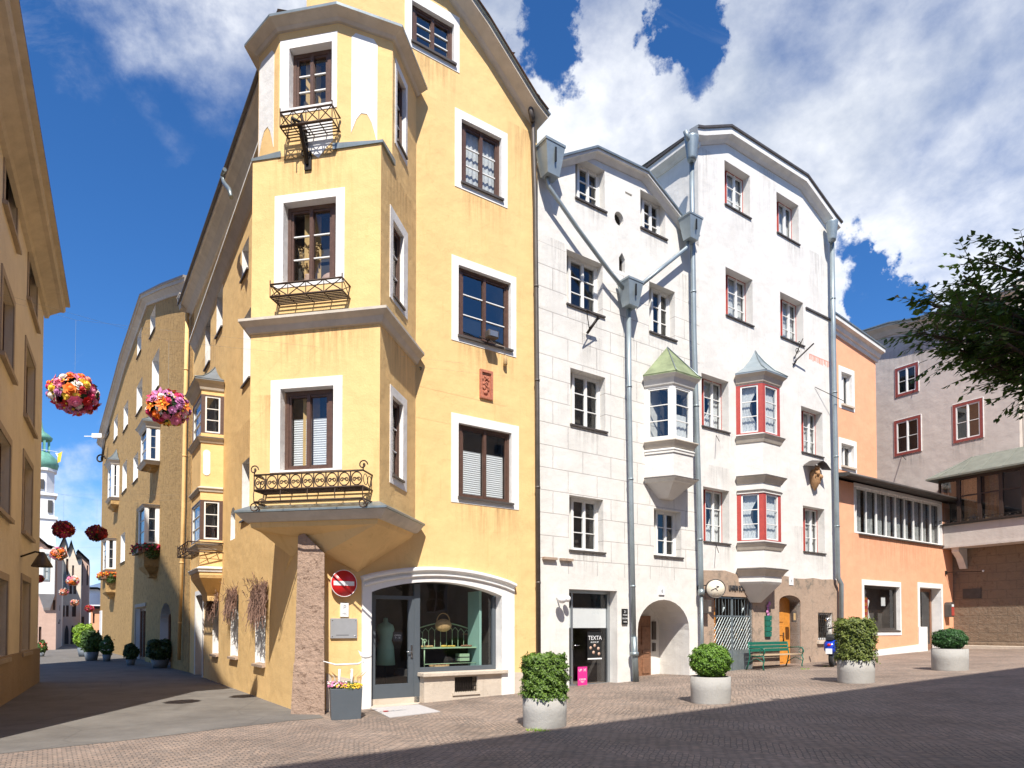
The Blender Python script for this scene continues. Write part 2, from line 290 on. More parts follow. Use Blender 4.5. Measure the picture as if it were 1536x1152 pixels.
# ------------------------------------------------------------------ mesh builder
def inpoly(c, P):
    r = False; n = len(P)
    for i in range(n):
        a, b = P[i], P[i - 1]
        if (a[1] > c[1]) != (b[1] > c[1]) and c[0] < (b[0] - a[0]) * (c[1] - a[1]) / (b[1] - a[1]) + a[0]: r = not r
    return r
class MB:
    def __init__(s): s.v = []; s.f = []; s.mi = []; s.sm = []
    def add(s, vs, fs, mi=0, sm=False):
        o = len(s.v); s.v += [tuple(v) for v in vs]
        for f in fs: s.f.append([o + i for i in f]); s.mi.append(mi); s.sm.append(sm)
        return s
    def box(s, x0, x1, y0, y1, z0, z1, mi=0):
        v = [(x, y, z) for x in (x0, x1) for y in (y0, y1) for z in (z0, z1)]
        return s.add(v, [(0, 1, 3, 2), (4, 6, 7, 5), (0, 4, 5, 1), (2, 3, 7, 6), (0, 2, 6, 4), (1, 5, 7, 3)], mi)
    def quad(s, a, b, c, d, mi=0): return s.add([a, b, c, d], [(0, 1, 2, 3)], mi)
    def loft(s, rings, mi=0, caps=True, closed=True, sm=False):
        n = len(rings[0]); vs = [p for r in rings for p in r]; fs = []
        for k in range(len(rings) - 1):
            for i in range(n if closed else n - 1):
                j = (i + 1) % n; fs.append((k * n + i, k * n + j, (k + 1) * n + j, (k + 1) * n + i))
        s.add(vs, fs, mi, sm)
        if caps and closed:
            s.add(rings[0], [tuple(range(n))[::-1]], mi); s.add(rings[-1], [tuple(range(n))], mi)
        return s
    def prism(s, poly, y0, y1, mi=0):      # polygon in x,z pushed along y
        return s.loft([[(p[0], y0, p[1]) for p in poly], [(p[0], y1, p[1]) for p in poly]], mi)
    def tube(s, pts, r, seg=8, mi=0, caps=True):
        pts = [Vector(p) for p in pts]; rings = []; n = len(pts)
        rr = r if isinstance(r, (list, tuple)) else [r] * n
        up = None
        for i, p in enumerate(pts):
            t = (pts[min(i + 1, n - 1)] - pts[max(i - 1, 0)]).normalized()
            if up is None: up = Vector((0, 0, 1)) if abs(t.z) < .9 else Vector((1, 0, 0))
            a = t.cross(up).normalized(); b = a.cross(t).normalized(); up = b
            rings.append([p + (a * math.cos(q) + b * math.sin(q)) * rr[i] for q in [2 * math.pi * k / seg for k in range(seg)]])
        return s.loft(rings, mi, caps, True, seg > 4)
    def lathe(s, prof, c=(0, 0, 0), seg=24, mi=0, ax='z', caps=True):
        rings = []
        for r, h in prof:
            ring = []
            for k in range(seg):
                q = 2 * math.pi * k / seg; a, b = r * math.cos(q), r * math.sin(q)
                ring.append((c[0] + a, c[1] + b, c[2] + h) if ax == 'z' else (c[0] + a, c[1] + h, c[2] + b) if ax == 'y' else (c[0] + h, c[1] + a, c[2] + b))
            rings.append(ring)
        return s.loft(rings, mi, caps, True, True)
    def ball(s, c, r, seg=12, rg=8, mi=0, sc=(1, 1, 1)):
        prof = [(max(1e-4, math.sin(math.pi * k / rg)) * r, -math.cos(math.pi * k / rg) * r) for k in range(rg + 1)]
        o = len(s.v); s.lathe(prof, (0, 0, 0), seg, mi)
        for i in range(o, len(s.v)): v = s.v[i]; s.v[i] = (c[0] + v[0] * sc[0], c[1] + v[1] * sc[1], c[2] + v[2] * sc[2])
        return s
    def holed(s, outer, holes, y, mi=0):   # flat polygon with holes at depth y
        pts, ed = [], []
        for l in [outer] + holes:
            o = len(pts); pts += [Vector((p[0], p[1])) for p in l]; ed += [(o + i, o + (i + 1) % len(l)) for i in range(len(l))]
        vo, _, fo, _, _, _ = delaunay_2d_cdt(pts, ed, [], 0, 1e-6)
        fs = []
        for f in fo:
            c = sum((vo[i] for i in f), Vector((0, 0))) / len(f)
            if inpoly(c, outer) and not any(inpoly(c, h) for h in holes): fs.append(tuple(f))
        return s.add([(p.x, y, p.y) for p in vo], fs, mi)
    def strip(s, poly, y0, y1, mi=0):      # sides of a hole
        return s.loft([[(p[0], y0, p[1]) for p in poly], [(p[0], y1, p[1]) for p in poly]], mi, caps=False)
    def obj(s, name, mats, parent=None, fr=None, loc=None, bevel=0):
        me = bpy.data.meshes.new(name); me.from_pydata(s.v, [], s.f)
        if isinstance(mats, str): mats = [mats]
        for m in mats: me.materials.append(MATS[m])
        for i, p in enumerate(me.polygons): p.material_index = s.mi[i]; p.use_smooth = s.sm[i]
        bm = bmesh.new(); bm.from_mesh(me); bmesh.ops.remove_doubles(bm, verts=bm.verts, dist=1e-5); bmesh.ops.recalc_face_normals(bm, faces=bm.faces)
        bm.to_mesh(me); bm.free(); me.update()
        o = bpy.data.objects.new(name, me); COL.objects.link(o)
        m = (fr or WORLD).m
        if loc is not None: m = m @ Matrix.Translation(Vector(loc))
        place(o, m, parent)
        if bevel:
            b = o.modifiers.new('b', 'BEVEL'); b.width = bevel; b.segments = 2; b.limit_method = 'ANGLE'; b.angle_limit = R(40)
        return o
MW = {}
def place(o, m, parent=None):
    MW[o] = m
    if parent is not None:
        o.parent = parent; o.matrix_basis = MW[parent].inverted() @ m
    else: o.matrix_basis = m
def tag(o, label, cat, group=None):
    o['label'] = label; o['category'] = cat
    if group: o['group'] = group
    return o
def thing(name, label, cat, loc=(0, 0, 0), rotz=0, group=None, fr=None):
    o = bpy.data.objects.new(name, None); COL.objects.link(o); o.empty_display_size = .3
    m = Matrix.Translation(Vector(loc)) @ Matrix.Rotation(rotz, 4, 'Z')
    if fr: m = fr.m @ m
    place(o, m); tag(o, label, cat, group); return o
def structure(o, kind='structure'): o['kind'] = kind; return o
def rectp(x0, x1, z0, z1): return [(x0, z0), (x1, z0), (x1, z1), (x0, z1)]
def archp(x0, x1, z0, zs, z1, n=14):   # flat bottom, springing height zs, crown z1
    pts = [(x0, z0), (x1, z0)]; c = (x0 + x1) / 2; a = (x1 - x0) / 2
    for k in range(n + 1):
        q = math.pi * k / n; pts.append((c + a * math.cos(q), zs + (z1 - zs) * math.sin(q)))
    return pts
# a wall panel: holes = [(poly, reveal depth, closed?)]; materials: plaster, reveal, dark room
def wall(name, parent, fr, outer, holes, mats, body=0.0, room=.45, y0=0.0, bottom=None):
    m = MB(); m.holed(outer, [h[0] for h in holes], y0, 0)
    for h in holes:
        p, rd = h[0], h[1]
        ip = h[3] if len(h) > 3 else p
        m.loft([[(q[0], y0, q[1]) for q in p], [(q[0], rd, q[1]) for q in ip]], 1, caps=False); p = ip
        if len(h) > 2 and h[2] == 'open': continue
        rm = h[2] if len(h) > 2 and h[2] else room
        m.strip(p, rd, rd + rm, 2); m.holed(p, [], rd + rm, 2)
    if body:
        m.strip(outer, y0, body, 0); m.holed(outer, [], body, 0)
    return m.obj(name, mats, parent, fr)
def inner(fr, w, rd):
    x0, x1, z0, z1 = fr.rect(*w[:4]); m = (w[2] + w[3]) / 2; a, b = fr.uz(w[0], m, rd)[0], fr.uz(w[1], m, rd)[0]
    return max(x0, a), min(x1, b), z0, z1
def hole(fr, w, rd):
    return (rectp(*fr.rect(*w[:4])), rd, None, rectp(*inner(fr, w, rd)))
def surround(parent, fr, o, i, mat='trimwhite', t=.012, y=0.0, name='window_surround'):
    m = MB(); m.holed(o, [i], y - t, 0); m.strip(o, y - t, y + .004, 0); m.strip(i, y - t, y, 0); return m.obj(name, mat, parent, fr)
def sill(parent, fr, x0, x1, z, out=.07, t=.045, mat='tindark', y=0.0, name='window_sill', deep=.1):
    m = MB(); m.add([(x0, y + deep, z), (x1, y + deep, z), (x1, y - out, z - .03), (x0, y - out, z - .03), (x0, y + deep, z - t), (x1, y + deep, z - t), (x1, y - out, z - .03 - t), (x0, y - out, z - .03 - t)],
        [(0, 1, 2, 3), (4, 7, 6, 5), (0, 4, 5, 1), (1, 5, 6, 2), (2, 6, 7, 3), (3, 7, 4, 0)]); return m.obj(name, mat, parent, fr)
def drape(x0, x1, z0, z1, y, side=0, n=40, amp=.011):
    m = MB(); k = 8; ph = U(0, 6); f1 = U(1.2, 1.7); rings = []
    for j in range(k + 1):
        t = j / k; z = z1 + (z0 - z1) * t; row = []
        for i in range(n + 1):
            s_ = i / n
            if side: w = 1 - .55 * math.sin(math.pi * min(1, t * 1.1)) ** 1.5 * .9; s2 = s_ * w if side < 0 else 1 - (1 - s_) * w
            else: s2 = s_
            row.append((x0 + (x1 - x0) * s2, y + amp * math.sin(i * f1 + ph) + amp * .5 * math.sin(i * .6 + ph * 2 + j * .15), z))
        rings.append(row)
    return m.loft(rings, 0, caps=False, closed=False, sm=True)
def window(parent, fr, x0, x1, z0, z1, y, mat='whitewood', frame=None, sashes=2, rows=3, cols=1, t=.05, fill=None, name='window', g='glass', bar=.022, thick=.075, tilt=0, mull=None):
    """frame with sashes and glazing bars; the pane and whatever hangs behind it are its children"""
    m = MB(); fr_ = frame or mat; f = t
    for a in ((x0, x0 + f, z0, z1), (x1 - f, x1, z0, z1), (x0 + f, x1 - f, z0, z0 + f), (x0 + f, x1 - f, z1 - f, z1)): m.box(a[0], a[1], y - .03, y + thick, a[2], a[3], 0)
    w = (x1 - x0 - 2 * f) / sashes; s = .045; mu = mull or .02
    for k in range(sashes):
        a, b = x0 + f + k * w, x0 + f + (k + 1) * w
        if k: m.box(a - mu, a + mu, y - .035, y + thick * .8, z0 + f, z1 - f, 1)
        ya, yb = y - .012, y + .045
        for q in ((a, a + s, z0 + f, z1 - f), (b - s, b, z0 + f, z1 - f), (a + s, b - s, z0 + f, z0 + f + s), (a + s, b - s, z1 - f - s, z1 - f)): m.box(q[0], q[1], ya, yb, q[2], q[3], 1)
        h = (z1 - z0 - 2 * f - 2 * s) / rows
        for r in range(1, rows): zz = z0 + f + s + h * r; m.box(a + s, b - s, y - .008, y + .03, zz - bar / 2, zz + bar / 2, 2)
        for c in range(1, cols): xx = a + s + (w - 2 * s) * c / cols; m.box(xx - bar / 2, xx + bar / 2, y - .006, y + .028, z0 + f + s, z1 - f - s, 2)
    o = m.obj(name, [fr_, mat, 'whitewood' if mat == 'brownwood' else mat], parent, fr)
    MB().quad((x0 + f, y + .02, z0 + f), (x1 - f, y + .02, z0 + f), (x1 - f, y + .02, z1 - f), (x0 + f, y + .02, z1 - f)).obj('pane', g, o, fr)
    yy = y + .12
    if fill == 'blind' or fill == 'blindfull':
        top = z0 + (z1 - z0) * (.68 if fill == 'blind' else .96); m = MB(); n = 22
        for k in range(sashes):
            a, b = x0 + f + k * w + s * .6, x0 + f + (k + 1) * w - s * .6; rings = []
            for j in range(n * 2 + 1): rings.append([(a, yy + (.012 if j % 2 else 0), z0 + f + (top - z0 - f) * j / (n * 2)), (b, yy + (.012 if j % 2 else 0), z0 + f + (top - z0 - f) * j / (n * 2))])
            m.loft(rings, 0, caps=False, closed=False)
        m.obj('blind', 'blind', o, fr)
    elif fill == 'lace': drape(x0 + f, x1 - f, z0 + f, z1 - f, yy).obj('curtain', 'lace', o, fr)
    elif fill in ('left', 'right'): drape(x0 + f, x1 - f, z0 + f, z1 - f, yy, -1 if fill == 'left' else 1).obj('curtain', 'lace', o, fr)
    elif fill == 'half': drape(x0 + f, x1 - f, z0 + f, z0 + (z1 - z0) * .5, yy).obj('curtain', 'lace', o, fr)
    return o
# moulding swept along an x,z path lying on the wall; sec = [(out, up)] measured square to the path
def sweep(parent, fr, path, sec, mats='cove', name='cornice', y=0.0, mi=None, closed=True):
    P = [Vector((p[0], 0, p[1])) for p in path]; rings = []
    for i, p in enumerate(P):
        ns = []
        if i: d = (P[i] - P[i - 1]).normalized(); ns.append(Vector((-d.z, 0, d.x)))
        if i < len(P) - 1: d = (P[i + 1] - P[i]).normalized(); ns.append(Vector((-d.z, 0, d.x)))
        n = ns[0] if len(ns) == 1 else (ns[0] + ns[1]).normalized(); k = 1 / max(.5, n.dot(ns[0]))
        rings.append([(p.x + n.x * k * b, y - a, p.z + n.z * k * b) for a, b in sec])
    m = MB(); n = len(sec)
    for k in range(len(rings) - 1):
        for i in range(n):
            j = (i + 1) % n; m.add([rings[k][i], rings[k][j], rings[k + 1][j], rings[k + 1][i]], [(0, 1, 2, 3)], (mi[i] if mi else 0))
    m.add(rings[0], [tuple(range(n))], 0); m.add(rings[-1], [tuple(range(n))], 0)
    return m.obj(name, mats, parent, fr)
COVE = [(0, -.06), (.06, -.06), (.1, 0), (.2, .14), (.36, .26), (.42, .27), (.42, .36), (.5, .37), (.5, .42), (0, .46)]
COVEMI = [0, 0, 0, 0, 0, 0, 1, 1, 1, 0]
def chain_offset(ch, d):               # offset an open plan chain (x,y) to its right-hand (outer) side
    out = []; n = len(ch)
    for i, p in enumerate(ch):
        ns = []
        for a, b in ((i - 1, i), (i, i + 1)):
            if a >= 0 and b < n:
                t = (Vector(ch[b]) - Vector(ch[a])).normalized(); ns.append(Vector((t.y, -t.x)))
        v = ns[0] if len(ns) == 1 else (ns[0] + ns[1]).normalized(); k = 1 / max(.4, v.dot(ns[0])); q = Vector(p) + v * (d * k); out.append((q.x, q.y))
    return out
def ledge(parent, fr, ch, prof, mats, name='ledge', mi=None):   # prof = [(out, z)] swept round plan chain ch (x,y)
    rings = []
    for d, z in prof:
        c = chain_offset(ch, d); rings.append([(p[0], p[1], z) for p in c])
    m = MB(); n = len(ch)
    for k in range(len(rings)):
        j = (k + 1) % len(rings)
        for i in range(n - 1): m.add([rings[k][i], rings[k][i + 1], rings[j][i + 1], rings[j][i]], [(0, 1, 2, 3)], (mi[k] if mi else 0))
    for e in (0, -1): m.add([r[e] for r in rings], [tuple(range(len(rings)))], 0)
    return m.obj(name, mats, parent, fr)
def textmesh(body, size, parent, fr, x, y, z, mat, name='lettering', flat=False, align='CENTER', m=None, thick=.003, sx=1):
    c = bpy.data.curves.new('t', 'FONT'); c.body = body; c.size = size; c.align_x = align; c.align_y = 'CENTER'; c.extrude = thick
    t = bpy.data.objects.new('t', c); COL.objects.link(t); bpy.context.view_layer.update()
    me = bpy.data.meshes.new_from_object(t.evaluated_get(bpy.context.evaluated_depsgraph_get())); me.name = name
    bpy.data.objects.remove(t); me.materials.clear(); me.materials.append(MATS[mat])
    o = bpy.data.objects.new(name, me); COL.objects.link(o)
    mm = m if m is not None else (fr.m @ Matrix.Translation((x, y, z)) @ Matrix.Rotation(R(90), 4, 'X'))
    place(o, mm @ Matrix.Diagonal((sx, 1, 1, 1)), parent); return o
def pxpath(fr, pts, y): return [(fr.uz(a, b, y)[0], y, fr.uz(a, b, y)[1]) for a, b in pts]
def downpipe(parent, fr, pts, y=-.16, r=.06, mat='tinlight', joints=True, seg=12):
    p = pxpath(fr, pts, y); m = MB(); m.tube(p, r, seg)
    for i in range(len(p) - 1):
        a, b = Vector(p[i]), Vector(p[i + 1]); L = (b - a).length
        k = 2.1
        while k < L: q = a + (b - a) * (k / L); q2 = a + (b - a) * ((k + .05) / L); m.tube([q, q2], r * 1.16, seg); k += 2.3
    return m.obj('downpipe', mat, parent, fr)

def stain(parent, fr, x0, x1, ztop_, h, mat='stain_grey', y=-.004):
    return MB().quad((x0, y, ztop_ - h), (x1, y, ztop_ - h), (x1, y, ztop_), (x0, y, ztop_)).obj('rain_stain', mat, parent, fr)
# ================================================================== YELLOW CORNER HOUSE
K = (-4.065, 12.94)
FR = Fr(K[0], K[1], 55.5)
LL = 14.6                                     # length of the lane wall
aL = R(-33.7); LF = (-4.24 + LL * math.sin(aL), 13.2 + LL * math.cos(aL))
FL = Fr(LF[0], LF[1], 146.3)                  # runs from the far end towards the corner
yh = thing('corner_house', 'yellow corner house with a tall corner oriel, brown windows and a shop below', 'house', (K[0], K[1], 0))
UE = FR.x(806, 600)
# --- square-side wall
COVE2 = [(0, -.06), (.06, -.05), (.12, -.01), (.36, .05), (.4, .06), (.4, .13), (.45, .14), (.45, .18), (0, .2)]
wins = dict(A=(617.5, 681, 19, 79, 607, 689, 3, 88), B=(692, 752, 193, 286, 682, 761, 181, 296), C=(687.5, 766, 411, 514, 677, 774, 399, 523), D=(687.5, 767, 642, 750, 676.5, 778, 629, 759))
holes = []
for k, w in wins.items():
    holes.append(hole(FR, w, .14))
ztop = FR.z(690, 8); zc = FR.z(800, 186)
outer = [(-.02, -.3), (UE, -.3), (UE, zc), (FR.x(788, 172), zc + .12), (FR.x(717, 58), FR.z(717, 58)), (FR.x(655, 5), ztop + .25), (-.02, ztop + .3)]
# shop opening: low segmental arch
sx0, sx1 = FR.x(556, 950), FR.x(751, 950); zs, zt = FR.z(556, 888), FR.z(650, 877)
def seg_arch(x0, x1, zb, zs, zc_, n=16):
    return [(x0, zb), (x1, zb)] + [(x1 + (x0 - x1) * k / n, zs + (zc_ - zs) * math.sin(math.pi * k / n) ** .8) for k in range(n + 1)]
shop = seg_arch(sx0, sx1, -.02, zs, zs + .27)
holes.append((shop, .25, 'open'))
wall('square_wall', yh, FR, outer, holes, ['yellow', 'trimwhite', 'room'], body=0)
for k, w in wins.items():
    x0, x1, z0, z1 = FR.rect(*w[:4]); a0, a1, b0, b1 = FR.rect(w[4], w[5], w[6], w[7])
    surround(yh, FR, rectp(a0, a1, b0, b1), rectp(x0, x1, z0, z1))
    ii = inner(FR, w, .14); window(yh, FR, *ii, .12, 'brownwood', rows=1 if k == 'D' else 3, cols=1, t=.06, fill=dict(B='lace', D='blind').get(k), thick=.08, g='blueglass' if k in 'AC' else 'glass', mull=.035)
    sill(yh, FR, x0 - .02, x1 + .04, z0 + .03, .07, .05)
for k, w in wins.items():
    a0, a1, b0, b1 = FR.rect(w[4], w[5], w[6], w[7]); stain(yh, FR, a0 + .05, a1 + .1, b0, 1.1, 'stain_brown')
stain(yh, FR, UE - .9, UE - .02, zc - .25, 2.6, 'stain_brown')
# eaves with deep cove, following the clipped gable
path = [(-.1, ztop + .3), (FR.x(655, 5), ztop + .25), (FR.x(717, 58), FR.z(717, 58)), (FR.x(788, 172), zc + .12), (UE, zc - .1)]
sweep(yh, FR, path, COVE2, ['cove', 'tin'], 'eaves_cornice', mi=[0, 0, 0, 0, 0, 1, 1, 1, 0])
m = MB(); pr = [(p[0], p[1] + .2) for p in path]
m.loft([[(p[0], -.5, p[1]) for p in pr], [(p[0] + (1.2 if i == 0 else 0), 2.6, p[1] + .8) for i, p in enumerate(pr)]], 0, caps=False, closed=False); m.obj('roof', 'rooftile', yh, FR)
# shop surround, two rolls of moulding
so0, so1 = FR.x(542, 950), FR.x(770, 950); zso = FR.z(542, 872)
oo = seg_arch(so0, so1, -.02, zso, zso + .28)
surround(yh, FR, oo, shop, 'trimwhite', .05, name='shop_surround')
def archline(x0, x1, zs_, h, n=16): return [(x0 + (x1 - x0) * k / n, zs_ + h * math.sin(math.pi * k / n) ** .8) for k in range(n + 1)]
sweep(yh, FR, archline(so0, so1, zso, .28), [(0, 0), (.1, .0), (.14, .03), (.14, .07), (.08, .1), (0, .11)], 'trimwhite', 'shop_moulding')
sweep(yh, FR, archline(so0 + .04, so1 - .04, zso - .11, .28), [(.04, 0), (.08, .0), (.10, .02), (.1, .05), (.04, .06)], 'trimwhite', 'shop_moulding')
# shop joinery (door left, display right)
dx1 = FR.x(618, 950, .2); px1 = FR.x(629.5, 950, .2); y = .2
zsill = FR.z(690, 1008, 0)
m = MB(); topz = zs + .27
m.box(sx0, sx0 + .05, y, y + .07, .0, zs, 0); m.box(px1 - .14, px1, y - .02, y + .08, .0, topz - .05, 0)
m.box(sx1 - .1, sx1, y, y + .07, zsill, zs, 0); m.box(px1, sx1 - .1, y, y + .07, zsill, zsill + .12, 0)
sf = m.obj('shop_window_frame', 'anthracite', yh, FR, bevel=.006)
MB().quad((px1, y + .04, zsill + .1), (sx1 - .08, y + .04, zsill + .1), (sx1 - .08, y + .04, topz + .1), (px1, y + .04, topz + .1)).obj('pane', 'shopglass', sf, FR)
m = MB(); da, db = sx0 + .05, px1 - .14; zd0, zd1 = .16, zs - .05
for q in ((da, da + .13, zd0, zd1), (db - .13, db, zd0, zd1), (da + .13, db - .13, zd0, zd0 + .3), (da + .13, db - .13, zd1 - .08, zd1)): m.box(q[0], q[1], y - .01, y + .05, q[2], q[3])
sd = m.obj('shop_door', 'anthracite', yh, FR, bevel=.005)
MB().quad((da + .1, y + .02, zd0 + .2), (db - .1, y + .02, zd0 + .2), (db - .1, y + .02, zd1), (da + .1, y + .02, zd1)).obj('pane', 'shopglass', sd, FR)
MB().quad((da, y + .03, zd1), (db, y + .03, zd1), (db, y + .03, topz), (da, y + .03, topz)).obj('pane', 'glass', sd, FR)
m = MB(); m.box(db - .085, db - .045, y - .03, y - .01, 1.0, 1.28); m.tube([(db - .065, y - .06, 1.14), (db - .065, y - .02, 1.14)], .012); m.tube([(db - .065, y - .065, 1.14), (db - .2, y - .065, 1.14)], .011); m.tube([(db - .065, y - .05, 1.04), (db - .065, y - .02, 1.04)], .02, 12); m.obj('handle', 'steel', sd, FR)
m = MB(); m.box(sx0, px1, y - .02, y + .1, .03, .16); m.obj('door_threshold', 'lightstone', yh, FR)
m = MB(); m.box(sx0 - .02, px1 + .02, -.1, y, -.05, .035); m.obj('door_step', 'lightstone', yh, FR, bevel=.01)
# base wall below display with cellar grating, and stone sill
gx0, gx1, gz0, gz1 = FR.rect(682, 716, 1015, 1038, -.03)
m = MB(); bx1 = so1 - .0
m.holed(rectp(px1, sx1 + .1, -.1, zsill), [rectp(gx0, gx1, gz0, gz1)], -.03); m.strip(rectp(gx0, gx1, gz0, gz1), -.03, .2, 0); m.strip(rectp(px1, sx1 + .1, -.1, zsill), -.03, .3); m.holed(rectp(gx0, gx1, gz0, gz1), [], .2, 1)
m.obj('base_wall', ['lightstone', 'room'], yh, FR)
m = MB(); m.box(px1 - .06, sx1 + .14, -.12, .25, zsill - .07, zsill + .015); m.obj('window_sill', 'lightstone', yh, FR, bevel=.012)
m = MB()
for k in range(13): x = gx0 + (gx1 - gx0) * (k + .5) / 13; m.box(x - .006, x + .006, .0, .012, gz0, gz1)
for k in range(4): z = gz0 + (gz1 - gz0) * (k + .5) / 4; m.box(gx0, gx1, .012, .022, z - .006, z + .006)
m.obj('cellar_grating', 'iron', yh, FR)
m = MB(); m.box(gx0 - .06, gx1 + .06, -.06, -.03, gz0 - .06, gz0); m.obj('grating_ledge', 'lightstone', yh, FR)
m = MB(); m.prism([(so1 + .002, -.3), (UE, -.3), (UE, FR.z(790, 1010)), (so1 + .002, FR.z(775, 1008))], -.02, .05); m.obj('stone_plinth', 'lightstone', yh, FR); m = MB(); m.prism([(FR.x(489, 1050), -.3), (so0 - .004, -.3), (so0 - .004, FR.z(540, 1022)), (FR.x(489, 1050), FR.z(490, 1010))], -.02, .05); m.obj('stone_plinth', 'lightstone', yh, FR)
# shop room behind the glass
m = MB(); X0, X1, Y0, Y1, Z0, Z1 = sx0 - .02, sx1 + .02, .32, 2.6, .12, topz + .15
for q in (((X0, Y0, Z0), (X1, Y0, Z0), (X1, Y1, Z0), (X0, Y1, Z0)), ((X0, Y0, Z1), (X1, Y0, Z1), (X1, Y1, Z1), (X0, Y1, Z1)), ((X0, Y1, Z0), (X1, Y1, Z0), (X1, Y1, Z1), (X0, Y1, Z1)), ((X0, Y0, Z0), (X0, Y1, Z0), (X0, Y1, Z1), (X0, Y0, Z1))): m.quad(*q, 0)
m.quad((X1, Y0, Z0), (X1, Y1, Z0), (X1, Y1, Z1), (X1, Y0, Z1), 0); m.box(px1 - .1, X1, Y0 - .04, Y0 + 1.0, zsill - .1, zsill + .05, 1); m.box(X1 - .42, X1 - .36, Y0 - .02, Y0 + .5, zsill + .05, topz - .15, 2)
m.obj('shop_interior', ['room', 'roomgrey', 'mint'], yh, FR)
# --- corner pillar of pitted stone (leaning chamfer)
m = MB(); ang = R(98); dv = Vector((math.sin(ang), math.cos(ang))); A = at(448, 950, 12.93).xy; B = at(487, 950, 12.86).xy; bk = Vector((-.2, .75))
def prl(z, d, tl=0): a = A - dv * d + Vector((-.01, -.06 - d)); b = B + dv * d * .6 + Vector((.0, -.06 - d)); return [(a.x, a.y, z), (b.x, b.y, z), (b.x + bk.x, b.y + bk.y, z), (a.x - .25, a.y + .8, z)]
zt1, zt2 = at(455, 803, 12.8).z, at(487, 830, 12.8).z
rings = [prl(-.1, .09), prl(.5, .07), prl(.95, .05), prl(1.0, .035), prl(2.0, .02), prl(zt2, .0)]
m.loft(rings); r = prl(zt2, 0); top = [(r[0][0], r[0][1], zt1), (r[0][0] + .12, r[0][1], zt1 + .05), r[1], r[2], (r[3][0], r[3][1], zt1)]
m.loft([[r[0], ((r[0][0] + .12), r[0][1], zt2), r[1], r[2], r[3]], top]); m.obj('corner_pillar', 'tuff', yh, WORLD)
# --- the corner oriel
Gc, Fc, Wc, Sc, Lc = (-5.08, 12.83), (-2.465, 12.33), (-2.087, 14.295), (-5.13, 13.5), (-5.0, 14.36)
chain = [Lc, Sc, Gc, Fc, Wc]
FB = Fr(Gc[0], Gc[1], math.degrees(math.atan2(Fc[0] - Gc[0], Fc[1] - Gc[1])))
BL = (Vector(Fc) - Vector(Gc)).length
FS = Fr(Fc[0], Fc[1], math.degrees(math.atan2(Wc[0] - Fc[0], Wc[1] - Fc[1]))); SL = (Vector(Wc) - Vector(Fc)).length
def zf(py, px=470): return FB.z(px, py)
zb, zm, zu, zr = zf(768), zf(478), zf(228), zf(33)
YF = .0
hb = []; bw = {}
for k, w in dict(M=(425, 504, 300, 423, 412, 517, 288, 428), N=(420.5, 500, 581, 704, 406, 513.6, 567, 707)).items():
    x0, x1, z0, z1 = FB.rect(*w[:4]); bw[k] = (x0, x1, z0, z1); bw[k] = inner(FB, w, .22); hb.append(hole(FB, w, .22)); a = FB.rect(*w[4:]); surround(yh, FB, rectp(*[a[i] for i in (0, 1, 2, 3)]), rectp(x0, x1, z0, z1))
wall('oriel_front', yh, FB, rectp(0, BL, zb, zu), hb, ['yellow', 'trimwhite', 'room'], room=.3)
window(yh, FB, *bw['M'], .2, 'brownwood', rows=3, t=.07, thick=.08, g='glass', mull=.035); window(yh, FB, *bw['N'], .2, 'brownwood', rows=1, t=.08, thick=.08, fill='blind', mull=.035)
hs = []
for w in ((589, 605, 342, 452, 584.5, 611, 328, 463), (588, 604, 600, 716, 584.5, 609.7, 588, 731)):
    x0, x1, z0, z1 = FS.rect(*w[:4]); hs.append((rectp(x0, x1, z0, z1), .12)); a = FS.rect(*w[4:]); surround(yh, FS, rectp(*a), rectp(x0, x1, z0, z1)); window(yh, FS, x0, x1, z0, z1, .1, 'brownwood', sashes=1, rows=3, fill='lace', thick=.06); sill(yh, FS, x0 - .02, x1 + .02, z0 + .02, .05)
wall('oriel_side', yh, FS, rectp(0, SL, zb, zu), hs, ['yellow', 'trimwhite', 'room'], room=.25)
m = MB(); m.loft([[(p[0], p[1], zb) for p in (Lc, Sc, Gc)], [(p[0], p[1], zu) for p in (Lc, Sc, Gc)]], caps=False, closed=False); m.obj('oriel_side', 'yellow', yh)
# upper storey of the oriel with clipped corners
P1, P2, P3, P0_, = FB.W(FB.x(418, 150), 0, 0), FB.W(FB.x(507, 150), 0, 0), (-2.36, 12.9), (-5.15, 13.27)
FU1 = Fr(P2.x, P2.y, math.degrees(math.atan2(P3[0] - P2.x, P3[1] - P2.y))); FU0 = Fr(P0_[0], P0_[1], math.degrees(math.atan2(P1.x - P0_[0], P1.y - P0_[1]))); FU2 = Fr(P3[0], P3[1], FS.az)
l0, l1, l2 = (Vector(P0_) - P1.xy).length, (Vector(P3) - P2.xy).length, (Vector(Wc) - Vector(P3)).length
xa, xb = FB.x(418, 150), FB.x(507, 150)
x0, x1, z0, z1 = FB.rect(434, 498, 68, 158)
wall('oriel_front', yh, FB, rectp(xa, xb, zu - .1, zr + .1), [hole(FB, (434, 498, 68, 158), .2)], ['yellow', 'trimwhite', 'room'], room=.3)
surround(yh, FB, rectp(xa + .03, xb - .02, z0 - .12, z1 + .18), rectp(x0, x1, z0, z1)); window(yh, FB, *inner(FB, (434, 498, 68, 158), .2), .18, 'brownwood', rows=3, t=.07, mull=.035, thick=.08)
for fr_, l_, nm in ((FU0, l0, 'oriel_side'), (FU1, l1, 'oriel_side')): wall(nm, yh, fr_, rectp(0, l_, zu - .1, zr + .1), [], ['yellow'])
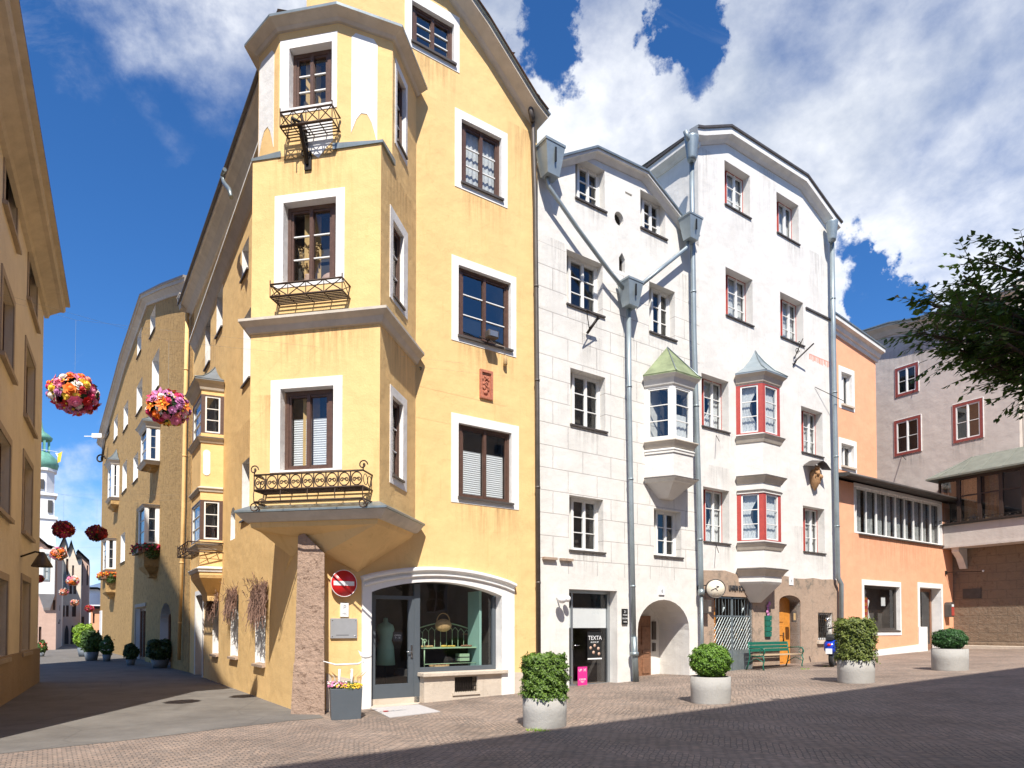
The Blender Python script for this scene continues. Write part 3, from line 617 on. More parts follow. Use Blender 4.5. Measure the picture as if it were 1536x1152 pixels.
x0, x1, z0, z1 = FU2.rect(595, 608, 118, 222); wall('oriel_side', yh, FU2, rectp(0, l2, zu - .1, zr + .1), [(rectp(x0, x1, z0, z1), .14)], ['yellow', 'trimwhite', 'room'], room=.2); surround(yh, FU2, rectp(x0 - .1, x1 + .1, z0 - .15, z1 + .15), rectp(x0, x1, z0, z1)); window(yh, FU2, x0, x1, z0, z1, .1, 'brownwood', sashes=1, rows=3, thick=.05); sill(yh, FU2, x0 - .02, x1 + .04, z0 + .02, .05)
m = MB(); m.loft([[(P0_[0], P0_[1], zu - .1), (Lc[0] - .05, Lc[1] + .2, zu - .1)], [(P0_[0], P0_[1], zr + .1), (Lc[0] - .05, Lc[1] + .2, zr + .1)]], caps=False, closed=False); m.obj('oriel_side', 'yellow', yh)
# bare white patches where painted panels weathered
def patch(fr_, px0, px1, yt, yb, skew=0):
    a0, a1 = fr_.x(px0, (yt + yb) / 2), fr_.x(px1, (yt + yb) / 2); t0, t1 = fr_.z(px0, yt[0] if isinstance(yt, tuple) else yt), 0
    return a0, a1
def whitepanel(fr_, px0, px1, yt0, yt1, yb0, yb1, arch=True):
    a0, a1 = fr_.x(px0, (yt0 + yb0) / 2), fr_.x(px1, (yt1 + yb1) / 2); z0, z1 = fr_.z(px0, yb0), fr_.z(px1, yb1); t0, t1 = fr_.z(px0, yt0), fr_.z(px1, yt1); w = a1 - a0
    z0 = z1 = (z0 + z1) / 2; t0 = t1 = (t0 + t1) / 2
    pts = [(a0, z0 - .1), (a0 + w * .08, z0 + .02), (a0 + w * .2, z0 + .2), (a0 + w * .38, z0 + .34), (a0 + w * .6, z0 + .36), (a0 + w * .78, z0 + .22), (a0 + w * .9, z0 + .03), (a1, z1 - .16)]
    pts += [(a1, t1 - .1), (a1 - w * .15, t1), (a0 + w * .15, t0), (a0, t0 - .1)]
    m = MB(); m.prism(pts, -.008, .002); m.obj('painted_panel', 'trimwhite', yh, fr_)
whitepanel(FU1, 527, 566, 49, 60, 195, 200); whitepanel(FU0, 389, 411, 96, 75, 225, 212)
# copings where the oriel steps in
for tri, nm in (((P2.xy - (P2.xy - Vector(Gc)).normalized() * .0, Vector(Fc), Vector(P3)), 0), ((Vector(P0_), Vector(Gc), P1.xy), 1)):
    c = sum(tri, Vector((0, 0))) / 3; m = MB(); big = [c + (p - c) * 1.16 for p in tri]
    a, b, d = big if nm == 0 else (big[0], big[1], big[2])
    m.loft([[(p.x, p.y, zu - .02) for p in (a, b, d)], [(p.x, p.y, zu + .03) for p in (a, b, d)], [(a.x, a.y, zu + .1), (b.x * .9 + c.x * .1, b.y * .9 + c.y * .1, zu + .04), (d.x, d.y, zu + .1)]]); m.obj('coping', 'tin', yh)
stain(yh, FB, 0, BL, zm - .2, 1.3, 'stain_brown'); stain(yh, FB, .3, BL - .5, zu - .05, 1.3, 'stain_brown'); stain(yh, FB, .1, .9, zb + 2.3, 2.1, 'stain_brown'); stain(yh, FS, .05, SL, zm - .2, 1.6, 'stain_brown'); stain(yh, FS, .05, SL, zu - .1, 1.5, 'stain_brown')
# ledges round the oriel
ledge(yh, None, chain, [(-.02, zm - .22), (.05, zm - .2), (.1, zm - .1), (.2, zm - .02), (.2, zm + .03), (-.02, zm + .12)], ['cove', 'tin'], 'oriel_string_course', mi=[0, 0, 0, 0, 1, 0])
ledge(yh, None, chain, [(-.1, zb - .17), (.05, zb - .16), (.12, zb - .1), (.2, zb - .01), (.23, zb + .0), (.23, zb + .035), (-.02, zb + .17)], ['cove', 'tin', 'copper_green'], 'oriel_base_ledge', mi=[0, 0, 0, 1, 1, 1, 0])
uch = [(Lc[0] - .05, Lc[1] + .2), P0_, tuple(P1.xy), tuple(P2.xy), P3, Wc]
ledge(yh, None, uch, [(-.02, zr - .12), (.04, zr - .1), (.08, zr - .05), (.22, zr + .02), (.25, zr + .02), (.25, zr + .07), (-.3, zr + .35)], ['cove', 'tin'], 'oriel_roof', mi=[0, 0, 0, 0, 1, 1, 0])
# tapering foot of the oriel down to the pillar
kc = Vector((-4.0, 13.2))
def ring(k, z, sh=1):
    return [((Vector(p) * k + kc * (1 - k)).x, (Vector(p) * k + kc * (1 - k)).y, z) for p in (Lc, Sc, Gc, Fc, Wc, (-3.2, 14.2))]
lp = FL.uz(428, 858); rp = FR.uz(537, 858); a_ = FL.W(lp[0], -.01, lp[1]); r_ = FR.W(rp[0], -.01, rp[1]); pl_ = at(449, 806, 13.02); pr_ = at(487, 829, 13.0)
bot = [tuple(a_), tuple((a_ + pl_) / 2 + Vector((-.03, .0, -.02))), tuple(pl_), tuple(pr_), tuple(r_), (-3.6, 13.9, r_.z)]
m = MB(); m.loft([ring(.99, zb - .16), ring(.965, zb - .26), bot]); m.obj('oriel_foot', 'yellow', yh)
# --- lane-side wall
lw = [(363, 373, 365, 412), (325, 334, 436, 497), (308, 318, 477, 545), (365, 376, 470, 572), (363, 375, 690, 778)]
lh = []; zl = FL.z(330, 470) ; zeave = 13.65
for w in lw:
    x0, x1, z0, z1 = FL.rect(*w); x1 = x0 + min(1.0, x1 - x0); lh.append((rectp(x0, x1, z0, z1), .32))
x0, x1, z0, z1 = FL.rect(346, 356, 760, 808); lh.append((archp(x0, x0 + .6, z0, z1 - .3, z1), .3)); arw = (x0, x0 + .6, z0, z1)
gw = [(319, 336, 893, 982), (346, 358, 893, 985), (383, 400, 888, 996)]
gws = []
for w in gw:
    x0, x1, z0, z1 = FL.rect(*w); x1 = x0 + 1.0; gws.append((x0, x1, z0, z1)); lh.append((rectp(x0, x1, z0, z1), .34))
x0, x1, _, z1 = FL.rect(294, 309, 892, 1018); dd = (x0, x0 + 1.5, -.02, z1); lh.append((rectp(*dd), .4))
def shear(mb):      # battered foot: the wall swells out below first-floor level
    for i, v in enumerate(mb.v):
        if v[2] < 2.6 and abs(v[1]) < .01: mb.v[i] = (v[0], v[1] - (2.6 - max(v[2], 0)) * .0, v[2])
wall('lane_wall', yh, FL, [(0, -.3), (LL - .02, -.3), (LL - .02, zeave), (0, zeave)], lh, ['yellow', 'trimwhite', 'room'])
for h in lh[:5]:
    p = h[0]; window(yh, FL, p[0][0], p[1][0], p[0][1], p[2][1], .3, 'brownwood', thick=.05); sill(yh, FL, p[0][0] - .03, p[1][0] + .05, p[0][1] + .02, .06)
window(yh, FL, *arw, .28, 'brownwood', sashes=1, thick=.05)
for g in gws: window(yh, FL, *g, .3, 'brownwood', thick=.05); sill(yh, FL, g[0] - .03, g[1] + .03, g[2] + .02, .08, .06, 'roughstone')
window(yh, FL, *dd, .38, 'doorbrown', rows=1, fill=None, name='lane_door')
surround(yh, FL, rectp(dd[0] - .15, dd[1] + .15, -.1, dd[3] + .15), rectp(*dd), 'trimwhite', .03, name='door_surround')
sweep(yh, FL, [(0, zeave - .1), (LL - .5, zeave - .1)], COVE, ['cove', 'tindark'], 'eaves_cornice', mi=COVEMI)
zq = FL.z(345, 380)
sweep(yh, FL, [(1.2, FL.z(298, 508)), (LL - 2.4, FL.z(371, 296))], [(0, -.35), (.05, -.3), (.2, 0), (.24, .0), (.24, .06), (0, .1)], ['cove', 'trimwhite'], 'string_cornice', mi=[0, 0, 0, 1, 1, 0])
m = MB(); m.loft([[(0, -.5, zeave + .3), (LL, -.5, zeave + .3)], [(0, 5.2, zeave + 2.2), (LL, 5.2, zeave + 2.2)]], caps=False, closed=False); m.obj('roof', 'rooftile', yh, FL)
stain(yh, FL, 8, LL - .3, 7.0, 3.0, 'stain_brown'); stain(yh, FL, .5, 7, 11.0, 3.5, 'stain_brown')
# swan-neck gutter pipe up at the eaves
m = MB(); m.tube(pxpath(FL, [(337, 254), (333, 264), (336, 274), (344, 284), (347, 296)], -.62), .05, 10); m.obj('gutter_pipe', 'tin', yh, FL)
# lane oriel, two windows high
def oriel(parent, fr_, u0, u1, Wd, a, zs_, mats, winrows, roof=None, foot=1.0, tip=.15, straight=False, frame='whitewood', y0=0.0, wmat='whitewood', rows=3, endwin=True, covem='cove', roofm='tin', fills=('left', 'lace'), footmat=None, border=.08, post='whitewood', lin=False):
    """polygonal oriel: zs_=(bottom, top); winrows=[(z0,z1)] are glazed storeys between plain bands; roof=(apex height)"""
    pl = [(u0, 0), (u0 + a, -Wd), (u1 - a, -Wd), (u1, 0)]; zb_, zt_ = zs_
    bands = []; z = zb_
    for w0, w1 in winrows: bands.append((z, w0)); z = w1
    bands.append((z, zt_)); m = MB()
    m.loft([[(p[0], p[1], bands[0][0]) for p in pl], [(p[0], p[1], bands[0][1]) for p in pl]])
    rr = []
    c = ((u0 + u1) / 2, 0)
    if foot:
        for k, q in (((1, 0), (.96, .12), (.55, .72), (tip, 1)) if not lin else ((1, 0), (.93, .12), (tip, 1))): rr.append([((p[0] - c[0]) * k + c[0], p[1] * k, zb_ - foot * q) for p in pl])
        m.loft(rr)
    o = m.obj('oriel', mats, parent, fr_)
    for b0, b1 in bands[1:]: MB().loft([[(p[0], p[1], b0) for p in pl], [(p[0], p[1], b1) for p in pl]]).obj('oriel_band', mats, o, fr_)
    for w0, w1 in winrows:
        for i in range(3):
            A_, B_ = Vector(pl[i]), Vector(pl[i + 1]); L_ = (B_ - A_).length
            d = (B_ - A_).normalized()
            f2 = Fr(0, 0, 0); q = fr_.m @ Vector((A_.x, A_.y, 0)); az = math.degrees(math.atan2(*( (fr_.m.to_3x3() @ Vector((d.x, d.y, 0))).xy ))); f2 = Fr(q.x, q.y, az)
            if L_ > .3:
                e = border
                MB().box(0, e, 0, .06, w0, w1, 0).obj('corner_post', post, o, f2); MB().box(L_ - e, L_, 0, .06, w0, w1, 0).obj('corner_post', post, o, f2)
                window(o, f2, e, L_ - e, w0, w1, .03, wmat, sashes=1, rows=rows, t=.03, fill=fills[0 if i == 0 else 1], frame=post, thick=.03)
            else: MB().box(0, L_, 0, .05, w0, w1).obj('corner_post', post, o, f2)
        MB().box(u0 + a * .8 + .06, u1 - a * .8 - .06, -Wd * .35, -Wd * .3, w0, w1).obj('back_panel', 'room', o, fr_)
    if roof:
        e = [(-.0, zt_ - .02)]; ledge(o, fr_, pl, [(-.01, zt_ - .3), (.04, zt_ - .26), (.1, zt_ - .1), (.2, zt_ - .02), (.2, zt_ + .02), (-.01, zt_ + .06)], [covem, roofm], 'oriel_cornice', mi=[0, 0, 0, 1, 1, 0])
        ap = ((u0 + u1) / 2, -Wd * .15, zt_ + roof); oc = chain_offset(pl, .21); m = MB(); rings = []
        for k, q in (((1, 0), (.6, .27), (.3, .58), (.12, .82), (.01, 1)) if not straight else ((1, 0), (.9, .08), (.01, 1))): rings.append([(ap[0] + (p[0] - ap[0]) * k, ap[1] + (p[1] - ap[1]) * k, zt_ + .02 + roof * q) for p in oc])
        m.loft(rings); m.obj('oriel_roof', roofm, o, fr_)
        for i in (1, 2): MB().tube([Vector(r[i]) + Vector((0, -.01, .012)) for r in rings], .016, 5).obj('roof_ridge', 'tin' if roofm != 'copper_green' else 'tin', o, fr_)
    return o, pl
def oledge(o, fr_, pl, z, out=.12, h=.14, mats=('cove', 'tindark')):
    ledge(o, fr_, pl, [(-.01, z - h), (.03, z - h * .9), (out * .6, z - h * .35), (out, z), (out, z + .025), (-.01, z + .07)], list(mats), 'oriel_ledge', mi=[0, 0, 0, 1, 1, 0])
def zpx(fr_, x, y_, py):              # height at which a local point projects to image row py
    w = fr_.W(x, y_, 0); return at(768, py, w.y).z if False else EYE + w.y * ray(768, py).z / ray(768, py).y
u1 = FL.x(335, 700); u0 = u1 - 1.9; zz = lambda py: zpx(FL, u1, -.3, py)
o, pl = oriel(yh, FL, u0, u1, .6, .12, (zz(862), zz(572)), 'yellow', [(zz(810), zz(750)), (zz(650), zz(592))], roof=.75, foot=.75, tip=.5, wmat='whitewood', post='brownwood', rows=3, fills=(None, None), roofm='slate', border=.07)
oledge(o, FL, pl, zz(658)); oledge(o, FL, pl, zz(733), .08, .1, ('cove', 'cove')); oledge(o, FL, pl, zz(818)); oledge(o, FL, pl, zz(853), .08, .1, ('trimwhite', 'trimwhite'))
fe = Fr(*(FL.W(u1 - .12, -.6, 0).xy), FL.az + 78)
m = MB(); m.prism([(.16 + .1 * math.cos(q), zz(694) + (.28 if math.sin(q) > 0 else -.28) + .1 * math.sin(q)) for q in [2 * math.pi * k / 20 for k in range(20)]], -.015, .02); m.obj('painted_panel', 'trimwhite', o, Fr(*(FL.W(u1 - .12, -.6, 0).xy), math.degrees(math.atan2(*((FL.m.to_3x3() @ Vector((.12, .6, 0))).xy)))))
# downpipe at the right-hand edge
downpipe(yh, FR, [(800, 150), (799, 178), (803, 300), (806, 600), (808, 980)], -.13, .055, 'tindark')
m = MB(); m.tube(pxpath(FR, [(806, 147), (801, 152), (796, 166), (799, 182)], -.2), [.1, .09, .07, .06], 12); m.obj('gutter_hopper', 'tindark', yh, FR)
# iron window baskets on the oriel
def scroll(m, c, r, r0, y_, s=1, th=.011, turns=1.2, a0=0):
    pts = []
    for k in range(15): t = k / 14; q = a0 + s * turns * 2 * math.pi * t; rad = r * (1 - .72 * t); pts.append((c[0] + rad * math.cos(q), y_, c[1] + rad * math.sin(q)))
    m.tube(pts, th, 4)
def basket(fr_, x0, x1, z0, z1, out, name, label, style='cross', floor=5):
    t = thing(name, label, 'window basket', fr=fr_, loc=((x0 + x1) / 2, 0, z0), group='iron window baskets on the yellow house')
    def O(mb, n): mb.obj(n, 'ironbrown', t, fr_)
    m = MB(); r = .019
    for z in (z0, z1) + ((z0 - .22,) if style == 'scroll' else ()): m.tube([(x0, 0, z), (x0, -out, z), (x1, -out, z), (x1, 0, z)], r, 5)
    O(m, 'rail'); m = MB()
    for k in range(floor): yy = -out * (k + .5) / floor; m.tube([(x0, yy, z0), (x1, yy, z0)], .014, 4)
    for k in range(5): xx = x0 + (x1 - x0) * k / 4; m.tube([(xx, 0, z0 - .01), (xx, -out, z0 - .01)], .011, 4)
    O(m, 'floor_bars'); m = MB()
    if style == 'scroll':
        n = 9; w = (x1 - x0) / n; h = (z1 - z0)
        for k in range(n):
            c = x0 + w * (k + .5); m.tube([(c - w / 2, -out, z0), (c - w / 2, -out, z1)], .013, 4)
            pts = [(c + w * .42 * math.cos(q), -out, z0 + h * .5 + h * .42 * math.sin(q)) for q in [2 * math.pi * j / 16 for j in range(17)]]; m.tube(pts, .012, 4)
            scroll(m, (c - w * .18, z0 + h * .45), w * .17, 0, -out, 1); scroll(m, (c + w * .18, z0 + h * .45), w * .17, 0, -out, -1, a0=math.pi)
        for k in range(5): m.tube([(x0 + (x1 - x0) * k / 4, -out, z0), (x0 + (x1 - x0) * k / 4, -out - .02, z0 - .1), (x0 + (x1 - x0) * k / 4, -out, z0 - .22)], .01, 4)
        for xx in (x0, x1):
            scroll(m, (xx, z1 + .1), .09, 0, -out, 1, .013); m.tube([(xx, -out, z1), (xx, -out + .02, z1 + .12)], .013, 5); scroll(m, (xx, z0 - .3), .1, 0, -out, -1, .013); m.tube([(xx, -out, z0 - .22), (xx, -.02, z0 - .45)], .012, 5)
            for k in range(2): pts = [(xx, -out * (.28 + .45 * k) + .09 * math.cos(q), z0 + h * .5 + .1 * math.sin(q)) for q in [2 * math.pi * j / 12 for j in range(13)]]; m.tube(pts, .008, 4)
    else:
        n = 4
        for k in range(n + 1): xx = x0 + (x1 - x0) * k / n; m.tube([(xx, -out, z0), (xx, -out, z1)], .01, 4)
        for k in range(n): a, b = x0 + (x1 - x0) * k / n, x0 + (x1 - x0) * (k + 1) / n; m.tube([(a, -out, z0), (b, -out, z1)], .011, 4); m.tube([(a, -out, z1), (b, -out, z0)], .011, 4)
        for xx in (x0, x1): m.tube([(xx, 0, z0), (xx, -out, z1)], .008, 4); m.tube([(xx, 0, z1), (xx, -out, z0)], .008, 4); m.tube([(xx, -out, z1), (xx, -out, z1 + .08)], .012, 4)
    O(m, 'ornament'); return t
def fx(px, py, y_): return FB.uz(px, py, y_)
b = fx(381, 745, -.42); c = fx(546, 720, -.42); zT = fx(465, 709, -.42)[1]; zB = fx(465, 732, -.42)[1]
basket(FB, b[0], c[0] - .02, zB, zT, .42, 'window_basket', 'long scrolled iron basket below the lowest oriel window of the yellow corner house', 'scroll', 5)
x0, x1 = fx(405, 450, -.34)[0], fx(513, 450, -.34)[0]; basket(FB, x0, x1, fx(459, 440, -.34)[1], fx(459, 427, -.34)[1] + .07, .34, 'window_basket', 'plain iron basket below the middle oriel window, holding nothing', 'cross', 6)
x0, x1 = fx(420, 180, -.34)[0], fx(498, 180, -.34)[0]; basket(FB, x0, x1, fx(459, 184, -.34)[1], fx(459, 166, -.34)[1] + .04, .34, 'window_basket', 'small iron basket under the topmost oriel window above the sign bracket', 'cross', 5)
zz2 = zpx(FL, u1, -.9, 822); basket(FL, u0 - .1, u1 + .15, zz2 - .1, zz2 + .18, .95, 'window_basket', 'iron basket wrapped round the lower window of the lane oriel', 'cross', 3)
# old sign bracket below the top basket
bk_ = thing('sign_bracket', 'black iron sign bracket hanging empty on the upper oriel', 'bracket', fr=FB, loc=(FB.x(455, 240), 0, FB.z(455, 240)))
m = MB(); p = pxpath(FB, [(452, 172), (459, 205), (461, 246)], -.05); q = (p[0][0], -.42, p[1][2] + .1)
m.tube([p[2], (p[1][0], -.3, p[1][2] + .1), q], [.03, .045, .03], 6); m.tube([p[2], p[1], p[0]], .028, 6); m.tube([p[1], q], .02, 6); m.tube([q, (q[0], q[1], q[2] - .2)], .012, 5); m.box(p[2][0] - .07, p[2][0] + .07, -.04, 0, p[2][2] - .1, p[2][2] + .25); m.obj('bracket_arm', 'iron', bk_, FB)
m = MB(); scroll(m, (p[1][0], p[1][2] - .05), .12, 0, -.12, 1, .014); scroll(m, (p[1][0], p[1][2] - .32), .1, 0, -.08, -1, .014); m.obj('scroll', 'iron', bk_, FB)
# painted white cartouche under that basket
m = MB(); zz_ = FB.z(470, 200); xx = FB.x(478, 205); m.prism([(xx - .3, zz_ + .2), (xx - .28, zz_ - .25), (xx - .1, zz_ - .42), (xx + .0, zz_ - .5), (xx + .16, zz_ - .32), (xx + .3, zz_ - .2), (xx + .28, zz_ + .2)], -.006, .002); m.obj('painted_panel', 'trimwhite', yh, FB)
# dried bouquet behind the middle oriel window
dbq = thing('dried_bouquet', 'dried flower bouquet standing inside the middle oriel window', 'bouquet', fr=FB, loc=(FB.x(449, 400), .28, bw['M'][2] + .05)); m = MB(); cx_ = FB.x(450, 400)
for k in range(70):
    a = U(-.5, .5); h = U(.35, .85); e = (cx_ + a * h * .6, .34 + U(-.05, .06), bw['M'][2] + .1 + h); m.tube([(cx_, .34, bw['M'][2] + .05), e], .004, 3); m.ball(e, U(.012, .03), 5, 4)
m.obj('dried_stems', 'straw', dbq, FB); m = MB(); m.lathe([(.001, 0), (.08, 0), (.11, .12), (.07, .25), (.08, .28), (.001, .28)], (cx_, .34, bw['M'][2] + .04), 12); m.ball((FB.x(482, 400), .34, bw['M'][2] + .18), .17, 12, 8, 0, (1, .5, .9)); m.obj('vase', 'skin', dbq, FB)
# ================================================================== things on the yellow wall
def plate(fr_, px, py, w, h, y_=-.02, t=.02, name='plate', label='', cat='sign', mat='plate', bevel=.004):
    x, z = fr_.uz(px, py, y_); th = thing(name, label, cat, fr=fr_, loc=(x, y_, z)); m = MB(); m.box(x - w / 2, x + w / 2, y_ - t, 0, z - h / 2, z + h / 2); m.obj('board', mat, th, fr_, bevel=bevel); return th, x, z, y_ - t
x, z = FR.uz(516, 875, -.12); th = thing('no_entry_sign', 'round red no entry sign with a white bar on the yellow wall', 'road sign', fr=FR, loc=(x, -.12, z)); m = MB(); rr_ = FR.z(516, 855.5, -.12) - z
m.lathe([(.001, 0), (rr_, 0), (rr_, .012), (.001, .012)], (x, -.12, z), 40, ax='y'); m.obj('disc', 'signred', th, FR); m = MB(); m.box(x - rr_ * .82, x + rr_ * .82, -.124, -.12, z - rr_ * .17, z + rr_ * .17); m.obj('bar', 'signwhite', th, FR)
m = MB(); m.lathe([(rr_, 0), (rr_ + .012, 0), (rr_ + .012, .02), (rr_, .02), (rr_, 0)], (x, -.124, z), 40, ax='y', caps=False); m.obj('rim', 'signwhite', th, FR); MB().box(x - .03, x + .03, -.108, 0, z - .15, z + .15).obj('bracket', 'steel', th, FR)
th, x, z, yf = plate(FR, 516.5, 915, .17, .28, name='info_sign', label='small white sign with blue lettering between the no entry sign and the grey board', mat='signwhite')
textmesh('P', .13, th, FR, x, yf - .001, z + .05, 'plate'); textmesh('ABC', .05, th, FR, x, yf - .001, z - .07, 'plate')
th, x, z, yf = plate(FR, 515.5, 942.5, .55, .4, name='shop_plaque', label='blank brushed grey metal plaque beside the shop entrance of the yellow house', cat='plaque'); m = MB()
for q in (-.24, .24):
    for r_ in (-.16, .16): m.lathe([(.001, 0), (.012, 0), (.012, .006), (.001, .006)], (x + q, yf - .005, z + r_), 8, ax='y')
m.obj('screw', 'steel', th, FR); MB().box(x - .16, x + .1, yf - .002, yf, z - .14, z - .13).obj('lettering', 'ink', th, FR)
# relief stone
x0, x1, z0, z1 = FR.rect(719, 738, 556, 599); th = thing('relief_stone', 'small red terracotta heraldic relief between two brown windows', 'relief', fr=FR, loc=((x0 + x1) / 2, 0, z0)); m = MB(); m.holed(rectp(x0, x1, z0, z1), [rectp(x0 + .05, x1 - .05, z0 + .05, z1 - .06)], -.05); m.strip(rectp(x0, x1, z0, z1), -.05, 0); m.strip(rectp(x0 + .05, x1 - .05, z0 + .05, z1 - .06), -.05, -.01); m.quad((x0, -.01, z0), (x1, -.01, z0), (x1, -.01, z1), (x0, -.01, z1)); m.obj('frame', 'terracotta', th, FR)
m = MB(); cx_, cz_ = (x0 + x1) / 2, (z0 + z1) / 2
for k in range(16): m.ball((cx_ + U(-.07, .07), -.02, cz_ + U(-.2, .18)), U(.02, .045), 7, 5, 0, (1, .6, 1.2))
for k in range(7): a = (cx_ + U(-.1, .1), -.03, cz_ + U(-.2, .2)); m.tube([a, (a[0] + U(-.09, .09), -.03, a[2] + U(-.1, .1))], .012, 5)
m.obj('carving', 'terracotta', th, FR)
# flood lamp and hanging lantern under window C
x, z = FR.uz(738, 508, -.2); th = thing('flood_lamp', 'dark flood lamp fixed to a window sill of the yellow house', 'lamp', fr=FR, loc=(x, -.1, z)); m = MB(); m.box(x - .17, x + .1, -.34, -.16, z - .02, z + .14); m.obj('housing', 'tindark', th, FR, bevel=.015); m = MB(); m.tube([(x - .05, -.2, z), (x - .05, 0, z - .08)], .015, 6); m.tube([(x - .28, -.1, z + .02), (x - .05, -.12, z - .03)], .012, 5); m.obj('arm', 'iron', th, FR)
m = MB(); m.quad((x - .14, -.345, z), (x + .07, -.345, z), (x + .07, -.345, z + .12), (x - .14, -.345, z + .12)); m.obj('lens', 'alu', th, FR)
x, z = FR.uz(758, 540, -.08); th = thing('hanging_lantern', 'small brass lantern dangling on a cord from a window sill', 'lantern', fr=FR, loc=(x, -.08, z)); m = MB(); m.tube([(x - .55, -.1, z + .42), (x - .3, -.1, z + .3), (x - .02, -.08, z + .3), (x, -.08, z + .1)], .008, 5); m.obj('cord', 'lightstone', th, FR); m = MB(); m.lathe([(.001, .12), (.05, .08), (.055, -.1), (.03, -.13), (.001, -.13)], (x, -.08, z), 6); m.obj('body', 'straw', th, FR)
for a_, b_ in ((631, 535), (631, 552)):
    x, z = FR.uz(a_, b_, -.03)
m = MB()
for a_, b_ in ((631, 535), (631, 552)): x, z = FR.uz(a_, b_, -.04); m.tube([(x, 0, z + .03), (x, -.07, z), (x, -.04, z - .05)], .012, 5)
m.obj('wall_hooks', 'iron', yh, FR)
# dead climbers over the lane windows
for i, g in enumerate(gws):
    th = thing('dead_climber', ['bare brown climber over the ground window nearest the lane door', 'bare brown climber on the middle ground window of the lane wall', 'thickest bare brown climber over the window nearest the corner pillar'][i], 'climber', fr=FL, loc=(g[0], 0, g[3]), group='bare climbers on the lane wall'); m = MB()
    for k in range(150 if i < 2 else 210):
        x = U(g[0] - .1, g[1] + (.1 if i < 2 else .35)); z = g[3] + U(-.15, .25); L_ = U(.25, .7) * (1 if i < 2 else 1.15); p = [(x, -.04, z)]; y_ = -.06
        for j in range(4): x += U(-.1, .1); y_ -= U(-.01, .06); z -= L_ / 4; p.append((x, y_, z + U(-.05, .05)))
        m.tube(p, .007, 3, caps=False)
    for k in range(50 if i < 2 else 90): a = (U(g[0] - .3, g[1] + .3), U(-.25, -.02), g[3] + U(-.2, .32)); m.tube([a, (a[0] + U(-.2, .2), a[1] + U(-.1, .02), a[2] + U(-.1, .2))], .006, 3, caps=False)
    m.obj('twigs', 'twig', th, FL)
# ================================================================== NARROW WHITE HOUSE (scored plaster)
E1 = FR.W(UE + .02, 0, 0); F1 = Fr(E1.x, E1.y, 55.0); U1 = F1.x(1052, 900)
w1 = thing('narrow_house', 'narrow white house with scored block joints, a green topped oriel and slanting gutter pipes', 'house', (E1.x, E1.y, 0))
def simple_wins(bld, fr_, specs, rd, mats, wmat='whitewood', frame=None, rows=3, room=.4, out=None, t=.045, extra=(), wy=None, sillm='tindark', name='front_wall', body=0, side=None, fillmap={}, gl='glass', sillout=.05):
    hl = []; info = []
    for k, s in specs.items():
        hl.append(hole(fr_, s, rd)); info.append((k,) + inner(fr_, s, rd) + fr_.rect(*s[:4])[:2])
    hl += list(extra)
    wall(name, bld, fr_, out, hl, mats, body=body, room=room)
    for k, x0, x1, z0, z1, o0, o1_ in info:
        window(bld, fr_, x0, x1, z0, z1, (rd - .05) if wy is None else wy, wmat, frame=frame, rows=rows, t=t, fill=fillmap.get(k), g=gl, thick=.05)
        if sillm: sill(bld, fr_, o0 - .02, o1_ + .06, z0 + .02, sillout, .045, sillm, deep=rd - .06)
    return info
top1 = [(809, 258), (838, 250), (890, 236), (963, 270), (1022, 345), (1038, 365)]
t1 = pxpath(F1, top1, 0); out1 = [(0, -.3), (U1, -.3), (U1, t1[-1][2])] + [(p[0], p[2]) for p in t1[::-1][1:]] + [(0, t1[0][2] - .05)]
sp1 = dict(a=(863, 907, 244, 306), b=(960.6, 998, 294, 349), c=(850, 904, 385, 464), d=(974, 1012.4, 430, 503), e=(855.6, 908, 559, 641), g=(981, 1022, 765, 834), f=(854, 905, 746, 826))
ex = []
vx, vz = F1.uz(928.5, 328); ex.append(([(vx + .17 * math.cos(2 * math.pi * k / 14), vz + .19 * math.sin(2 * math.pi * k / 14)) for k in range(14)], .14, .1))
nx, nz = F1.uz(933, 392); ex.append(([(nx - .11, nz - .28), (nx + .11, nz - .28), (nx + .11, nz + .08), (nx, nz + .24), (nx - .11, nz + .08)], .12, .1))
sx_, sz_ = F1.uz(943, 291); ex.append((rectp(sx_ - .13, sx_ + .13, sz_ - .03, sz_ + .03), .08, .1))
d0, d1, _, dz = F1.rect(853.7, 926, 885, 1035); ex.append((rectp(d0, d1, -.02, dz), .30, 'open'))
a0, a1, _, az = F1.rect(956.6, 1034, 899.5, 1018); az0 = F1.z(995, 945); ex.append((archp(a0, a1, .0, az0, az), 1.15, 'open'))
fdr = {'a': None}
info1 = simple_wins(w1, F1, sp1, .30, ['white', 'white', 'room'], out=out1, extra=ex)
for k, x0, x1, z0, z1, oa, ob in info1: stain(w1, F1, oa - .1, ob + .15, z0 - .03, .9)
for xx, zt_ in ((F1.x(944, 600), 9.6), (F1.x(838, 300), 11.4), (F1.x(885, 505), F1.z(885, 503)), (F1.x(890, 700), 4.7), (F1.x(1030, 400), 12)): stain(w1, F1, xx - .45, xx + .5, zt_, 2.2)
m = MB(); p5 = [(p[0], p[2]) for p in t1]
pp = [(p5[0][0], p5[0][1]), ] + p5[1:]
sweep(w1, F1, pp, [(0, -.04), (.03, -.04), (.13, .05), (.2, .06), (.2, .12), (.24, .12), (.24, .17), (0, .2)], ['covewhite', 'tin'], 'eaves_cornice', mi=[0, 0, 0, 0, 1, 1, 1, 0])
m = MB(); m.loft([[(x, -.15, z + .18) for x, z in pp], [(x + (.0), 5.0, z + .9) for x, z in pp]], caps=False, closed=False); m.obj('roof', 'tinlight', w1, F1)
